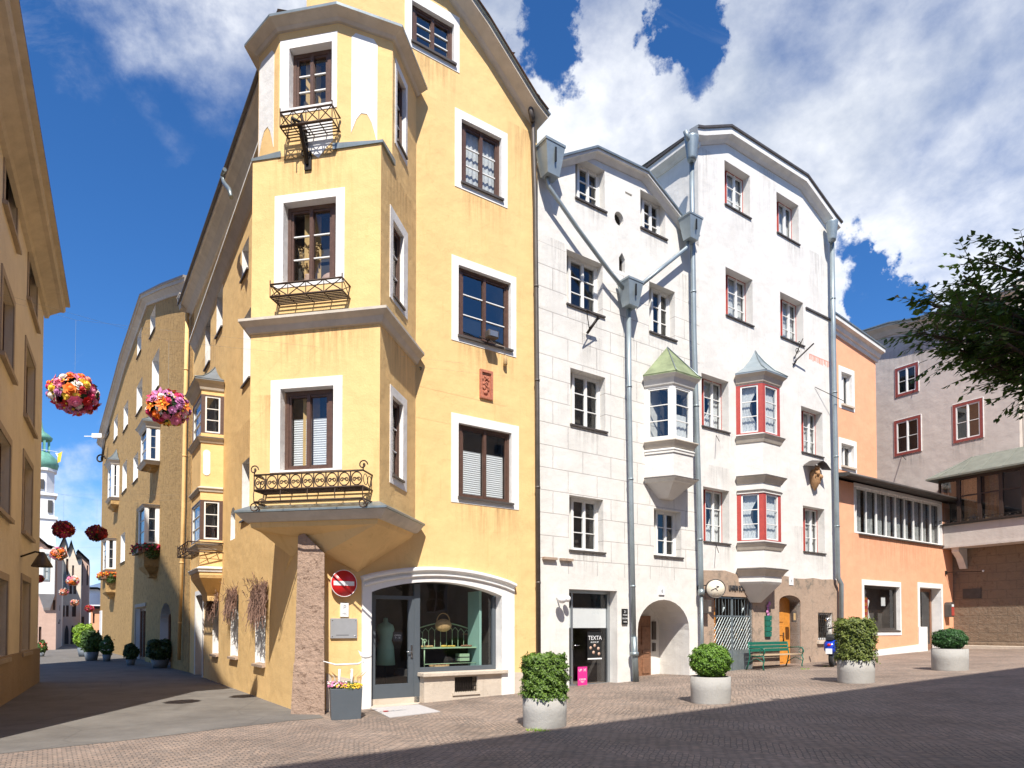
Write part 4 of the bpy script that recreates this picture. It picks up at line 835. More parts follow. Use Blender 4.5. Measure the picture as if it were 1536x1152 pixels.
# hoppers and slanting pipes
def hopper(fr_, px, py, w, h, y_=-.18, mat='tinlight', parent=None, name='rain_hopper'):
    x, z = fr_.uz(px, py, y_); m = MB(); rg = []
    for k, q in ((.62, -.5), (1.0, .42), (1.06, .42), (1.06, .5)): rg.append([(x + sx * w / 2 * k, y_ + sy * w / 2 * k * .8, z + h * q) for sx, sy in ((-1, -1), (1, -1), (1, 1), (-1, 1))])
    m.loft(rg); m.box(x - .02, x + .02, y_ - w * .42, y_ - w * .36, z - h * .15, z + h * .3, 1)
    return m.obj(name, [mat, 'black'], parent, fr_)
hopper(F1, 825, 243, .58, .78, -.3, parent=w1); hopper(F1, 945.5, 442, .54, .68, -.3, parent=w1); hopper(F1, 1036, 344, .54, .66, -.35, parent=w1)
downpipe(w1, F1, [(820, 262), (823, 280), (868, 345), (915, 408), (936, 434)], -.26, .055); downpipe(w1, F1, [(1032, 362), (1030, 372), (995, 400), (958, 430)], -.26, .055)
downpipe(w1, F1, [(943, 462), (944, 600), (947, 760), (951, 960)], -.2, .065)
m = MB(); m.tube(pxpath(F1, [(951, 955), (952, 985), (954, 1022)], -.2), .085, 12); m.tube(pxpath(F1, [(951.5, 978), (951.5, 984)], -.2), .12, 12); m.obj('pipe_foot', 'tin', w1, F1)
# oriel of W1
def find_oriel(fr_, pxl, pxm, py, slope=.6):
    best = None
    u0_ = fr_.x(pxl, py)
    for k in range(20, 140):
        Wd = k / 100; p = fr_.W(u0_ + slope * Wd, -Wd, 0); px = 768 + 1000 * p.x / p.y
        if best is None or abs(px - pxm) < best[0]: best = (abs(px - pxm), Wd)
    return u0_, best[1]
u0, Wd = find_oriel(F1, 967, 1012, 620); u1 = F1.x(1046, 620); zz = lambda py: zpx(F1, u0 + .6 * Wd, -Wd, py)
o1, pl = oriel(w1, F1, u0, u0 + 1.2 * Wd + .8, Wd, .6 * Wd, (zz(718), zz(561)), 'white2', [(zz(656), zz(577))], roof=1.0, foot=.42, tip=.35, rows=3, roofm='copper_green', straight=True, covem='covewhite', border=.07, fills=(None, 'half'))
oledge(o1, F1, pl, zz(661), .14, .16, ('cove', 'cove')); oledge(o1, F1, pl, zz(674), .05, .08, ('covewhite', 'covewhite')); oledge(o1, F1, pl, zz(716), .14, .1, ('covewhite', 'tindark'))
# glazed shop door in its deep reveal
y = .3; m = MB(); zt_ = dz
for q in ((d0, d0 + .07, .12, zt_), (d1 - .09 - .0, d1, .12, zt_), (d0 + .07, d1 - .09, zt_ - .08, zt_), (d0 + .07, d1 - .09, .12, .2), (d0 + .30, d0 + .36, .2, zt_ - .08)): m.box(q[0], q[1], y - .02, y + .05, q[2], q[3])
dr = m.obj('glass_door', 'alu', w1, F1, bevel=.004); MB().quad((d0 + .07, y + .02, .2), (d1 - .09, y + .02, .2), (d1 - .09, y + .02, zt_), (d0 + .07, y + .02, zt_)).obj('pane', 'shopglass', dr, F1)
m = MB(); m.tube([(d0 + .38, y - .05, 1.2), (d0 + .55, y - .05, 1.2)], .012); m.box(d0 + .33, d0 + .36, y - .04, y - .02, 1.1, 1.3); m.obj('handle', 'steel', dr, F1)
m = MB(); m.box(d0, d1, y + .06, y + 1.6, -.1, .15, 0); m.quad((d0, y + 1.6, 0), (d1, y + 1.6, 0), (d1, y + 1.6, zt_), (d0, y + 1.6, zt_)); m.quad((d0, y, 0), (d0, y + 1.6, 0), (d0, y + 1.6, zt_), (d0, y, zt_)); m.quad((d1, y, 0), (d1, y + 1.6, 0), (d1, y + 1.6, zt_), (d1, y, zt_)); m.quad((d0, y, zt_), (d1, y, zt_), (d1, y + 1.6, zt_), (d0, y + 1.6, zt_)); m.box(d0 + .08, d1 - .1, y + .03, y + .036, zt_ - .98, zt_ - .45, 1)
m.box(d0 + .5, d0 + .55, y + .4, y + .45, .15, 1.4, 2); m.obj('shop_interior', ['roomgrey', 'blind', 'alu'], w1, F1)
th = thing('event_poster', 'black and white poster headed TEXTA on the glass shop door', 'poster', fr=F1, loc=(d0 + .72, y - .03, 1.1)); m = MB(); cx_ = F1.x(892, 960, .27); z0, z1 = F1.z(892, 989, .27), F1.z(892, 948, .27); m.box(cx_ - .25, cx_ + .25, y - .03, y - .025, z0, z1); m.obj('sheet', 'black', th, F1)
textmesh('TEXTA', .155, th, F1, cx_ + .01, y - .031, z1 - .16, 'signwhite', thick=.001); textmesh('AKUSTIK SET', .05, th, F1, cx_, y - .031, z1 - .27, 'signwhite', thick=.001); MB().box(cx_ - .25, cx_ + .25, y - .034, y - .031, z0, z0 + .035).obj('white_strip', 'signwhite', th, F1)
m = MB()
for i, q in enumerate(((-.14, .3), (0, .36), (.13, .28), (-.04, .18), (.15, .14))): m.lathe([(.001, 0), (.045, 0), (.045, .002), (.001, .002)], (cx_ + q[0], y - .034, z0 + q[1]), 12, ax='y')
m.obj('portraits', 'skin', th, F1)
th = thing('pink_poster', 'small magenta flyer with white writing low on the glass shop door', 'poster', fr=F1, loc=(d0 + .3, y - .04, .4)); cx_ = F1.x(873, 1015, .26); z0, z1 = F1.z(873, 1029, .26), F1.z(873, 1000, .26); MB().box(cx_ - .16, cx_ + .16, y - .06, y - .055, z0, z1).obj('sheet', 'magenta', th, F1); textmesh('UP  3€', .09, th, F1, cx_, y - .062, z1 - .09, 'signwhite', thick=.001); textmesh('SOMMER\nFEST', .06, th, F1, cx_, y - .062, z0 + .14, 'signwhite', thick=.001)
# arched passage
m = MB(); yb_ = 1.15; m.holed(archp(a0, a1, .0, az0, az), [], yb_, 0); m.obj('passage_back', 'white2', w1, F1)
m = MB(); dw = F1.x(976, 960, 1.08); m.prism([(a0, .17), (dw, .17), (dw, az0 + .42), (a0 + .35, az0 + .38), (a0 + .15, az0 + .2), (a0, az0)], 1.07, 1.14)
m.box(dw - .38, dw - .08, 1.045, 1.07, .3, .75); m.box(dw - .38, dw - .08, 1.045, 1.07, .9, 1.0); m.box(dw - .4, dw - .06, 1.045, 1.07, 1.15, az0 + .1)
m.obj('entrance_door', 'doorbrown', w1, F1, bevel=.01)
m = MB(); x_ = F1.x(981, 970, 1.12); m.box(x_ - .07, x_ + .07, 1.09, 1.145, 1.3, 1.85, 0); m.box(x_ - .05, x_ + .05, 1.09, 1.145, .95, 1.2, 0); m.obj('doorbell_panel', 'tindark', w1, F1); m = MB(); m.box(a0 - .02, a1 + .02, -.12, 1.15, -.1, .17 + .0); m.obj('door_step', 'roughstone', w1, F1, bevel=.015)
# small fittings
x, z = F1.uz(843, 899, -.2); th = thing('globe_lamp', 'white double globe lamp beside the glass shop door', 'lamp', fr=F1, loc=(x, -.1, z)); m = MB(); m.tube([(x, 0, z + .03), (x, -.22, z)], .02, 8); m.obj('arm', 'alu', th, F1); m = MB(); m.ball((x - .05, -.26, z), .115, 16, 10, 0, (1.1, 1, .9)); m.ball((x + .17, -.2, z + .02), .085, 16, 10); m.obj('globe', 'signwhite', th, F1)
th, x, z, yf = plate(F1, 937, 925, .2, .42, name='shop_plaque', label='small black wall plaque with white writing right of the glass shop door', cat='plaque', mat='black')
for k, s_ in enumerate(('21', 'MODE', 'GALERIE', 'HAIR')): textmesh(s_, .06 if k else .09, th, F1, x, yf - .001, z + .13 - .09 * k, 'signwhite', thick=.001)
th, x, z, yf = plate(F1, 992.5, 887, .22, .2, name='house_number', label='small white house number plate above the arched entrance', cat='sign', mat='signwhite'); textmesh('8', .13, th, F1, x, yf - .001, z, 'ink', thick=.001)
x, z = F1.uz(881, 500, -.05); th = thing('sign_bracket', 'forked iron sign bracket on the scored white wall', 'bracket', fr=F1, loc=(x, 0, z)); m = MB(); tp = F1.uz(888, 481, -.05); m.tube([(x, -.04, z), (tp[0], -.3, tp[1])], .035, 6); m.tube([(tp[0], -.3, tp[1]), (x - .42, -.5, tp[1] - .06)], .014, 5); m.tube([(x - .42, -.5, tp[1] - .06), (x, -.12, z + .1)], .012, 5); m.tube([(x, -.12, z + .12), (x + .2, -.3, z + .35)], .012, 5); m.obj('bracket_arm', 'iron', th, F1)
m = MB(); x0_, zz_ = F1.uz(815, 835.5), 0; m.box(F1.x(813, 836), F1.x(833, 836), -.09, 0, x0_[1] - .06, x0_[1]); m.box(F1.x(839, 836), F1.x(857, 836), -.09, 0, x0_[1] - .06, x0_[1]); m.obj('string_course', 'roughstone', w1, F1)
# ================================================================== TALL WHITE HOUSE
E2 = F1.W(U1, 0, 0); F2 = Fr(E2.x, E2.y, 54.9); U2 = F2.x(1257, 900)
w2 = thing('tall_white_house', 'tall white house with a red framed two storey oriel over a rough stone ground floor', 'house', (E2.x, E2.y, 0))
top2 = [(1037, 214), (1048, 216), (1088, 213), (1199, 282), (1240, 338), (1250, 350)]
t2 = pxpath(F2, top2, 0); p5 = [(0, t2[0][2])] + [(p[0], p[2]) for p in t2[1:-1]] + [(U2, t2[-1][2])]
out2 = [(0, -.3), (U2, -.3)] + p5[::-1]
sp2 = dict(a=(1087, 1125, 252, 316), b=(1165, 1198, 298, 357), c=(1088.6, 1129, 410, 480), d=(1170.5, 1205, 446, 511), e=(1052.5, 1093, 566, 643), f=(1202, 1234, 614, 681), g=(1055, 1094, 733, 813), h=(1204.7, 1237, 761, 828), q=(1226, 1247.7, 919, 960))
ex = []; g0, g1, _, gzt = F2.rect(1070, 1128, 895, 1008); ex.append((rectp(g0, g1, -.02, gzt), .22)); b0, b1, _, bzt = F2.rect(1168, 1200, 893, 1000); ex.append((archp(b0, b1, -.02, bzt - .22, bzt, 10), .42))
hl = []; inf = []
for k, s_ in sp2.items():
    if k == 'q': x0, x1, z0, z1 = F2.rect(*s_); inf.append((k, x0, x1, z0, z1)); hl.append((rectp(x0, x1, z0, z1), .12))
    else: inf.append((k,) + inner(F2, s_, .34)); hl.append(hole(F2, s_, .34))
wall('front_wall', w2, F2, out2, hl + ex, ['white2', 'white2', 'room'], room=.4)
for k, x0, x1, z0, z1 in inf:
    if k == 'q': continue
    oo_ = F2.rect(*sp2[k]); window(w2, F2, x0, x1, z0, z1, .3, 'whitewood', frame='redwood', rows=3 if k not in 'b' else 1, t=.012, fill='lace' if k in 'abcdfh' else 'right', thick=.06); sill(w2, F2, oo_[0] - .02, oo_[1] + .03, z0 + .02, .05, .04, 'tindark', deep=.3)
for i_ in inf:
    if i_[0] != 'q': stain(w2, F2, i_[1] - .15, i_[2] + .35, i_[3] - .03, .9)
for xx, zt_, h_ in ((F2.x(1078, 700), F2.z(1078, 700), 1.2), (F2.x(1203, 790), F2.z(1203, 790), 1.4), (F2.x(1150, 240), F2.z(1150, 255), 2), (F2.x(1225, 400), F2.z(1225, 380), 3), (F2.x(1060, 240), F2.z(1060, 225), 3)): stain(w2, F2, xx - .6, xx + .6, zt_, h_)
# side walls and cornice
m = MB(); zc0 = p5[0][1]; m.loft([[(0, 0, -.3), (0, 9, -.3)], [(0, 0, zc0), (0, 9, zc0)]], caps=False, closed=False); m.loft([[(U2, 0, -.3), (U2, 9, -.3)], [(U2, 0, p5[-1][1]), (U2, 9, p5[-1][1])]], caps=False, closed=False); m.obj('side_wall', 'white2', w2, F2)
CV2 = [(0, -.05), (.04, -.05), (.12, .02), (.24, .08), (.27, .09), (.27, .27), (.32, .28), (.32, .34), (0, .38)]
pc = [(-.27, zc0)] + p5[1:]
sweep(w2, F2, pc, CV2, ['covewhite', 'tindark', 'white2'], 'eaves_cornice', mi=[0, 0, 0, 0, 2, 1, 1, 1, 0])
FS2 = Fr(*F2.W(0, 9, 0).xy, 54.9 + 90); sweep(w2, FS2, [(0, zc0), (9.1, zc0)], CV2, ['covewhite', 'tindark', 'white2'], 'eaves_cornice', mi=[0, 0, 0, 0, 2, 1, 1, 1, 0])
m = MB(); m.loft([[(x, -.2, z + .36) for x, z in pc], [(x, 9, z + .9) for x, z in pc]], caps=False, closed=False); m.obj('roof', 'tin', w2, F2)
# pipes: left with round hopper, right
m = MB(); 
for a_, b_, fr2 in ((1037.5, 222, F2), (1248, 346, F2)):
    x, z = fr2.uz(a_, b_, -.3); m = MB() if a_ < 1100 else (m.obj('rain_hopper', 'tinlight', w2, F2), MB())[1]; m.lathe([(.001, -.38), (.12, -.38), (.14, -.3), (.2, .25), (.21, .3), (.17, .32), (.001, .32)], (x, -.3, z), 16)
m.obj('rain_hopper', 'tinlight', w2, F2); MB().tube(pxpath(F2, [(1028, 196), (1031, 206), (1037, 216)], -.32), .07, 10).obj('gutter_pipe', 'tinlight', w2, F2)
downpipe(w2, F2, [(1037.5, 238), (1038.5, 330), (1041, 500), (1047, 700), (1051, 850), (1052, 893)], -.2, .075); downpipe(w2, F2, [(1052, 890), (1053, 960), (1053, 1012)], -.2, .05, 'tin'); m = MB(); m.tube(pxpath(F2, [(1052, 884), (1052, 893)], -.2), .095, 12); m.obj('pipe_collar', 'tin', w2, F2)
downpipe(w2, F2, [(1248, 360), (1250, 500), (1254, 700), (1257, 866), (1262, 876), (1262, 975)], -.2, .08)
# rough stone ground floor, slightly proud
zb0, zb1 = F2.z(1060, 856), F2.z(1250, 870); q = [i for i in inf if i[0] == 'q'][0]
oS = [(0.02, -.3), (U2 - .02, -.3), (U2 - .02, zb1)] + [(U2 * (1 - k / 14), zb0 + (zb1 - zb0) * (1 - k / 14) + U(-.05, .05)) for k in range(1, 14)] + [(.02, zb0)]
hS = [rectp(g0, g1, -.03, gzt), archp(b0, b1, -.03, bzt - .22, bzt, 10), rectp(*q[1:])]
m = MB(); m.holed(oS, hS, -.03); m.strip(oS, -.03, .0)
for h in hS: m.strip(h, -.03, .0)
m.strip(hS[1], 0, .4); m.strip(hS[0], 0, .2); m.obj('stone_ground_floor', 'roughstone', w2, F2)
# iron gate
m = MB(); gm = (g0 + g1) / 2; zk = .7
gate = thing('iron_gate', 'double wrought iron lattice gate closing the shop doorway in the rough stone ground floor', 'gate', fr=F2, loc=(gm, 0, .3))
for s_, (a, b) in enumerate(((g0 + .01, gm - .01), (gm + .01, g1 - .01))):
    m = MB(); yy = .03
    for q_ in ((a, a + .035, .28, gzt - .02), (b - .035, b, .28, gzt - .02), (a, b, .28, .32), (a, b, gzt - .06, gzt - .02), (a, b, gzt - .62, gzt - .58)): m.box(q_[0], q_[1], yy, yy + .03, q_[2], q_[3])
    zl0, zl1 = .98, gzt - .6; wd = b - a; n = 9
    for k in range(-n, n * 2):
        # diagonals clipped to leaf
        for sgn in (1, -1):
            st = wd / n * 1.25; X = a + k * st; pts = []
            H = zl1 - zl0; xa_, xb_ = (X, X + H * .75) if sgn > 0 else (X, X - H * .75)
            t0_, t1_ = 0, 1
            dx = xb_ - xa_
            ta, tb = sorted(((a - xa_) / dx, (b - xa_) / dx)); t0_, t1_ = max(0, ta), min(1, tb)
            if t1_ - t0_ > .02: m.tube([(xa_ + dx * t0_, yy + .012, zl0 + H * t0_), (xa_ + dx * t1_, yy + .012, zl0 + H * t1_)], .006, 4, caps=False)
    for k in range(1, 6): m.box(a + wd * k / 6 - .006, a + wd * k / 6 + .006, yy, yy + .015, zl1, gzt - .05)
    cx_ = (a + b) / 2; cz_ = gzt - .33
    for r_ in (.1, .06): m.tube([(cx_, yy, cz_ + r_ * 1.8), (cx_ + r_, yy, cz_), (cx_, yy, cz_ - r_ * 1.8), (cx_ - r_, yy, cz_), (cx_, yy, cz_ + r_ * 1.8)], .01, 4)
    m.obj('gate_leaf', 'tin', gate, F2); MB().box(a + .03, b - .03, yy + .005, yy + .02, .3, .98).obj('kick_plate', 'tin', gate, F2)
m = MB(); m.box(g0 + .42, g0 + .5, .3, .34, .3, gzt - .1); m.obj('inner_door_post', 'dooramber', w2, F2)
th = thing('shop_display', 'jewellery and small goods glinting behind the iron gate', 'display', fr=F2, loc=(gm, .4, .9)); m = MB()
for k in range(34): m.ball((U(g0 + .1, g1 - .1), U(.25, .4), U(1.0, 1.9)), U(.012, .03), 6, 4)
m.obj('wares', 'straw', th, F2); MB().box(g0 + .05, g1 - .05, .25, .5, .9, .95).obj('shelf', 'doorbrown', th, F2)
# amber door in segment-arched niche
m = MB(); yy = .36; m.box(b0, b0 + (b1 - b0) * .98, yy, yy + .05, .3, bzt - .05); dr = m.obj('amber_door', 'dooramber', w2, F2); m = MB()
for k in range(4):
    z = .5 + k * .45
    for j in range(2): xx = b0 + .1 + j * .4; m.box(xx, xx + .3, yy - .02, yy, z, z + .34)
m.obj('door_panel', 'dooramber', dr, F2, bevel=.01); m = MB(); m.tube([(b0 + .75, yy - .06, 1.2), (b0 + .75, yy - .06, 1.5)], .015); m.tube([(b0 + .75, yy, 1.22), (b0 + .75, yy - .06, 1.22)], .01); m.tube([(b0 + .75, yy, 1.48), (b0 + .75, yy - .06, 1.48)], .01); m.obj('handle', 'iron', dr, F2)
m = MB(); m.box(b0 - .05, b1 + .05, -.15, .4, .0, .33); m.obj('door_step', 'roughstone', w2, F2, bevel=.01); m = MB(); m.box(g0 - .05, g1 + .05, -.12, .3, .0, .29); m.obj('door_step', 'roughstone', w2, F2, bevel=.01)
# barred window
m = MB(); 
for k in range(1, 7): x = q[1] + (q[2] - q[1]) * k / 7; m.tube([(x - .1, .03, q[3]), (x + .1, .03, q[4])], .008, 4); m.tube([(x + .1, .04, q[3]), (x - .1, .04, q[4])], .008, 4)
for k in range(5): z = q[3] + (q[4] - q[3]) * k / 4; m.tube([(q[1], .035, z), (q[2], .035, z)], .009, 4)
m.obj('window_grille', 'iron', w2, F2); window(w2, F2, q[1], q[2], q[3], q[4], .1, 'whitewood', sashes=1, rows=1, t=.03, thick=.03); sill(w2, F2, q[1] - .1, q[2] + .1, q[3], .12, .1, 'lightstone')
# oriel with red frames
u0, Wd = find_oriel(F2, 1104, 1147, 620); zz = lambda py: zpx(F2, u0 + .6 * Wd, -Wd, py)
o2, pl = oriel(w2, F2, u0, u0 + 1.2 * Wd + .9, Wd, .6 * Wd, (zz(872), zz(559)), 'white2', [(zz(810), zz(738)), (zz(648), zz(574))], roof=.95, foot=.62, tip=.25, lin=True, rows=3, roofm='tinlight', covem='cove', border=.1, post='redwood', fills=('left', 'lace'), wmat='whitewood')
for zq_ in (653, 815): oledge(o2, F2, pl, zz(zq_), .14, .2, ('cove', 'tindark'))
oledge(o2, F2, pl, zz(714), .17, .2, ('cove', 'tindark')); oledge(o2, F2, pl, zz(854), .18, .2, ('cove', 'tindark')); oledge(o2, F2, pl, zz(736), .05, .06, ('white2', 'tindark'))
# clock sign + shop lettering
x, z = F2.uz(1073, 883, -.35); th = thing('clock_sign', 'round pale disc sign on an iron arm left of the lattice gate', 'shop sign', fr=F2, loc=(x, -.2, z)); fd = Fr(*F2.W(x, -.35, 0).xy, 95); rr_ = .26
m = MB(); m.lathe([(.001, -.05), (rr_, -.05), (rr_, .05), (.001, .05)], (0, 0, z), 28, ax='y'); m.obj('disc', 'cream', th, fd); m = MB(); m.lathe([(rr_, -.06), (rr_ + .025, -.06), (rr_ + .025, .06), (rr_, .06), (rr_, -.06)], (0, 0, z), 28, ax='y', caps=False); m.obj('rim', 'tindark', th, fd)
m = MB(); m.tube([(-.13, -.056, z - .05), (.1, -.056, z + .06)], .012, 5); m.tube([(.1, -.056, z + .06), (.02, -.056, z + .08)], .01, 5); m.tube([(-.02, -.056, z + .01), (.06, -.056, z - .06)], .01, 5); m.obj('hands', 'ink', th, fd)
m = MB(); m.tube([(x - .35, 0, z + .1), (x, -.3, z + .1)], .02, 6); m.tube([(x - .35, 0, z - .1), (x, -.3, z - .1)], .02, 6); scroll(m, (x - .35, z), .12, 0, -.05, 1, .02); m.obj('arm', 'iron', th, F2)
xl, zl_ = F2.uz(1106, 883, -.05); th = thing('shop_lettering', 'dark metal letters reading UHREN SCHMUCK over the iron gate', 'lettering', fr=F2, loc=(xl, -.04, zl_)); textmesh('UHREN SCHMUCK', .25, th, F2, xl + .16, -.05, zl_, 'ink', 'letters', thick=.012, sx=.55)
x, z = F2.uz(1061, 905, -.2); th = thing('box_lantern', 'small dark box lantern under the round shop sign', 'lantern', fr=F2, loc=(x, -.15, z)); m = MB(); m.box(x - .1, x + .07, -.3, -.12, z - .3, z + .1); m.obj('body', 'tindark', th, F2, bevel=.01); MB().box(x - .03, x, -.12, 0, z, z + .04).obj('arm', 'iron', th, F2); MB().box(x - .07, x + .04, -.305, -.3, z - .25, z - .1).obj('pane', 'lightstone', th, F2)
th, x, z, yf = plate(F2, 1186.5, 872, .24, .26, -.03, name='house_number', label='white house number plate between red oriel foot and amber door', mat='signwhite'); textmesh('9', .14, th, F2, x, yf - .001, z, 'ink', thick=.001)
th, x, z, yf = plate(F2, 1191, 925, .2, .36, -.04, name='wall_plaque', label='small dark framed plaque right of the amber door', cat='plaque', mat='tindark'); MB().box(x - .06, x + .06, yf - .004, yf, z - .12, z + .12).obj('inset', 'straw', th, F2)
x, z = F2.uz(1152, 940, -.06); th = thing('flyer_rack', 'narrow dark green hanging rack of flyers between the gate and the amber door', 'rack', fr=F2, loc=(x, -.05, z)); m = MB(); zb_, zt_ = F2.z(1152, 955, -.05), F2.z(1152, 923, -.05)
for k in range(4): h = (zt_ - zb_) / 4; m.prism([(x - .15, zb_ + h * k), (x + .13, zb_ + h * k), (x + .15, zb_ + h * (k + .92)), (x - .15, zb_ + h * (k + .92))], -.1 - .01 * (k % 2), -.03)
m.obj('pockets', 'benchgreen', th, F2); m = MB()
for k in range(5): zz_ = zt_ + .02 + k * .09; m.lathe([(.001, 0), (.07, 0), (.07, .01), (.001, .01)], (x + U(-.05, .08), -.08, zz_), 8, ax='y')
m.obj('cards', 'pf_lilac', th, F2)
# carved Madonna under its little roof
x0, x1, z0, z1 = F2.rect(1206, 1230, 693, 733); th = thing('wall_shrine', 'carved saint figure under a small dark roof on the tall white house', 'shrine', fr=F2, loc=((x0 + x1) / 2, 0, z0)); cx_ = (x0 + x1) / 2
m = MB(); m.loft([[(x0 - .08, -.02, z1 - .2), (cx_ - .2, -.02, z1 - .0), (cx_, -.02, z1 + .06), (cx_ + .2, -.02, z1 - .0), (x1 + .08, -.02, z1 - .2)], [(x0 - .05, -.4, z1 - .3), (cx_ - .2, -.42, z1 - .1), (cx_, -.42, z1 - .04), (cx_ + .2, -.42, z1 - .1), (x1 + .05, -.4, z1 - .3)]], caps=False, closed=False); m.obj('little_roof', 'tindark', th, F2); h = z1 - z0
m = MB(); m.lathe([(.001, -.1), (.08, .02), (.17, .2), (.2, h * .45), (.17, h * .6), (.1, h * .68), (.001, h * .72)], (cx_, -.1, z0), 14); m.ball((cx_, -.2, z0 + h * .74), .09, 10, 8); m.ball((cx_ - .1, -.28, z0 + h * .5), .07, 8, 6); m.ball((cx_ + .06, -.27, z0 + h * .4), .09, 8, 6)
for k in range(10): m.ball((cx_ + U(-.18, .18), -.24, z0 + U(.2, h * .6)), U(.03, .06), 6, 5, 0, (.7, .6, 1.6))
m.obj('figure', 'carved', th, F2)
x, z = F2.uz(1190, 548, -.03); th = thing('sign_bracket', 'scrolled iron bracket beside the upper right window of the tall white house', 'bracket', fr=F2, loc=(x, 0, z)); m = MB(); tq = F2.uz(1202, 522, -.05); m.tube([(x, -.03, z), (x + .1, -.1, z + .2), (tq[0], -.5, tq[1])], .025, 5); scroll(m, (x + .05, z + .45), .12, 0, -.15, 1, .014); scroll(m, (x - .05, z + .65), .1, 0, -.3, -1, .014); m.tube([(x - .05, -.1, z + .2), (x - .1, -.45, z + .75)], .016, 5); m.obj('bracket_arm', 'iron', th, F2)
# remains of wall painting: pale red tick frieze
m = MB(); xa_, za_ = F2.uz(1214, 535); xb_, zb_ = F2.uz(1245, 548); zf_ = (za_ + zb_) / 2
for k in range(13): xx = xa_ + (xb_ - xa_) * k / 13; m.box(xx, xx + U(.03, .07), -.004, .001, zf_ - U(.05, .12), zf_ + .08)
m.box(xa_, xb_, -.004, .001, zf_ + .09, zf_ + .11); m.obj('painted_frieze', 'pf_salmon', w2, F2)
m = MB(); x_, z_ = F2.uz(1208, 462); m.box(x_, U2 - .1, -.05, 0, z_ - .03, z_ + .03); m.obj('cable_duct', 'tindark', w2, F2)
m = MB(); a = F2.uz(1234, 577, -.3); b = F2.uz(1248, 608, -.02); m.tube([(a[0], -.02, a[1]), (b[0], -.5, b[1])], .012, 5)
for (a_, b_), (c_, d_) in (((1075, 653), (1079, 662)), ((1075, 817), (1078, 829))): p = F2.uz(a_, b_, -.02); q_ = F2.uz(c_, d_, -.3); m.tube([(p[0], 0, p[1]), (q_[0], -.3, q_[1])], .01, 5)
m.obj('iron_stay', 'iron', w2, F2)
# ================================================================== ORANGE HOUSE (upper part set back, low wing in front)
E3 = F2.W(U2, 0, 0); F3 = Fr(E3.x, E3.y, 56.0); U3 = F3.x(1430, 850)
og = thing('orange_house', 'orange house with a low shop wing and a band of narrow windows', 'house', (E3.x, E3.y, 0))
sx_ = F3.rect(1281.7, 1412, 743, 808); sw = F3.rect(1296, 1349.5, 879, 946); sd_ = F3.rect(1379.7, 1412, 882, 975)
zl, zr_ = F3.z(1264, 718), F3.z(1428, 757)
zev = (F3.z(1262, 722) + F3.z(1430, 757)) / 2
oO = [(0, -.3), (U3, -.3), (U3, zev), (0, zev)]
hO = [(rectp(*sx_), .16), (rectp(*sw), .2), (rectp(sd_[0], sd_[1], .4, sd_[3]), .4)]
sxi = inner(F3, (1281.7, 1412, 743, 808), .16); hO[0] = hole(F3, (1281.7, 1412, 743, 808), .16); sxo = sx_; sx_ = sxi
wall('front_wall', og, F3, oO, hO, ['orange', 'trimwhite', 'roomgrey'], room=.5)
m = MB(); m.loft([[(U3, 0, -.3), (U3, 6, -.3)], [(U3, 0, zev), (U3, 6, zev + .9)]], caps=False, closed=False); m.obj('side_wall', 'orange', og, F3)
surround(og, F3, rectp(sxo[0] - .03, sxo[1] + .05, sxo[2] - .02, sxo[3] + .12), rectp(*sxo)); 
n = 9; wN = (sx_[1] - sx_[0]) / n; m = MB(); y = .1
for k in range(n + 1): xx = sx_[0] + wN * k; w_ = .05 if k % 2 == 0 else .03; m.box(max(sx_[0], xx - w_), min(sx_[1], xx + w_), y - .0, y + .05, sx_[2], sx_[3])
m.box(sx_[0], sx_[1], y - .03, y + .05, sx_[2], sx_[2] + .06); m.box(sx_[0], sx_[1], y - .03, y + .05, sx_[3] - .06, sx_[3]); bw_ = m.obj('band_window', 'whitewood', og, F3); MB().quad((sx_[0], y + .02, sx_[2]), (sx_[1], y + .02, sx_[2]), (sx_[1], y + .02, sx_[3]), (sx_[0], y + .02, sx_[3])).obj('pane', 'glass', bw_, F3)
m = MB()
for k in range(n): 
    d = drape(sx_[0] + wN * k + .04, sx_[0] + wN * k + wN * U(.6, .97), sx_[2], sx_[3], .24, n=14); m.add(d.v, d.f)
m.obj('curtain', 'sheer', bw_, F3); sill(og, F3, sx_[0] - .03, sx_[1] + .05, sx_[2] + .01, .08, .05)
surround(og, F3, rectp(sw[0] - .14, sw[1] + .1, sw[2] - .18, sw[3] + .2), rectp(*sw), t=.02); window(og, F3, sw[0], sw[1], sw[2], sw[3], .16, 'tindark', sashes=1, rows=1, t=.06, g='shopglass', name='shop_window'); sill(og, F3, sw[0], sw[1], sw[2] + .03, .04, .05)
th = thing('shop_banner', 'red notice with yellow writing inside the orange shop window', 'poster', fr=F3, loc=(sw[0] + .25, .3, sw[2] + .4)); MB().box(sw[0] + .3, sw[0] + .84, .3, .31, sw[2] + .45, sw[3] - .45).obj('sheet', 'redwood', th, F3)
for k in range(4): textmesh(('SALE', 'NEU', 'SALE', '50%')[k], .17, th, F3, sw[0] + .57, .295, sw[2] + 1.25 - k * .24, 'pf_yellow', thick=.001)
th = thing('shop_notice', 'pale blue white notice sheet hanging inside the orange shop window', 'poster', fr=F3, loc=(sw[1] - .5, .3, sw[3] - .7)); MB().box(sw[1] - .85, sw[1] - .55, .28, .29, sw[3] - .75, sw[3] - .4).obj('sheet', 'signwhite', th, F3)
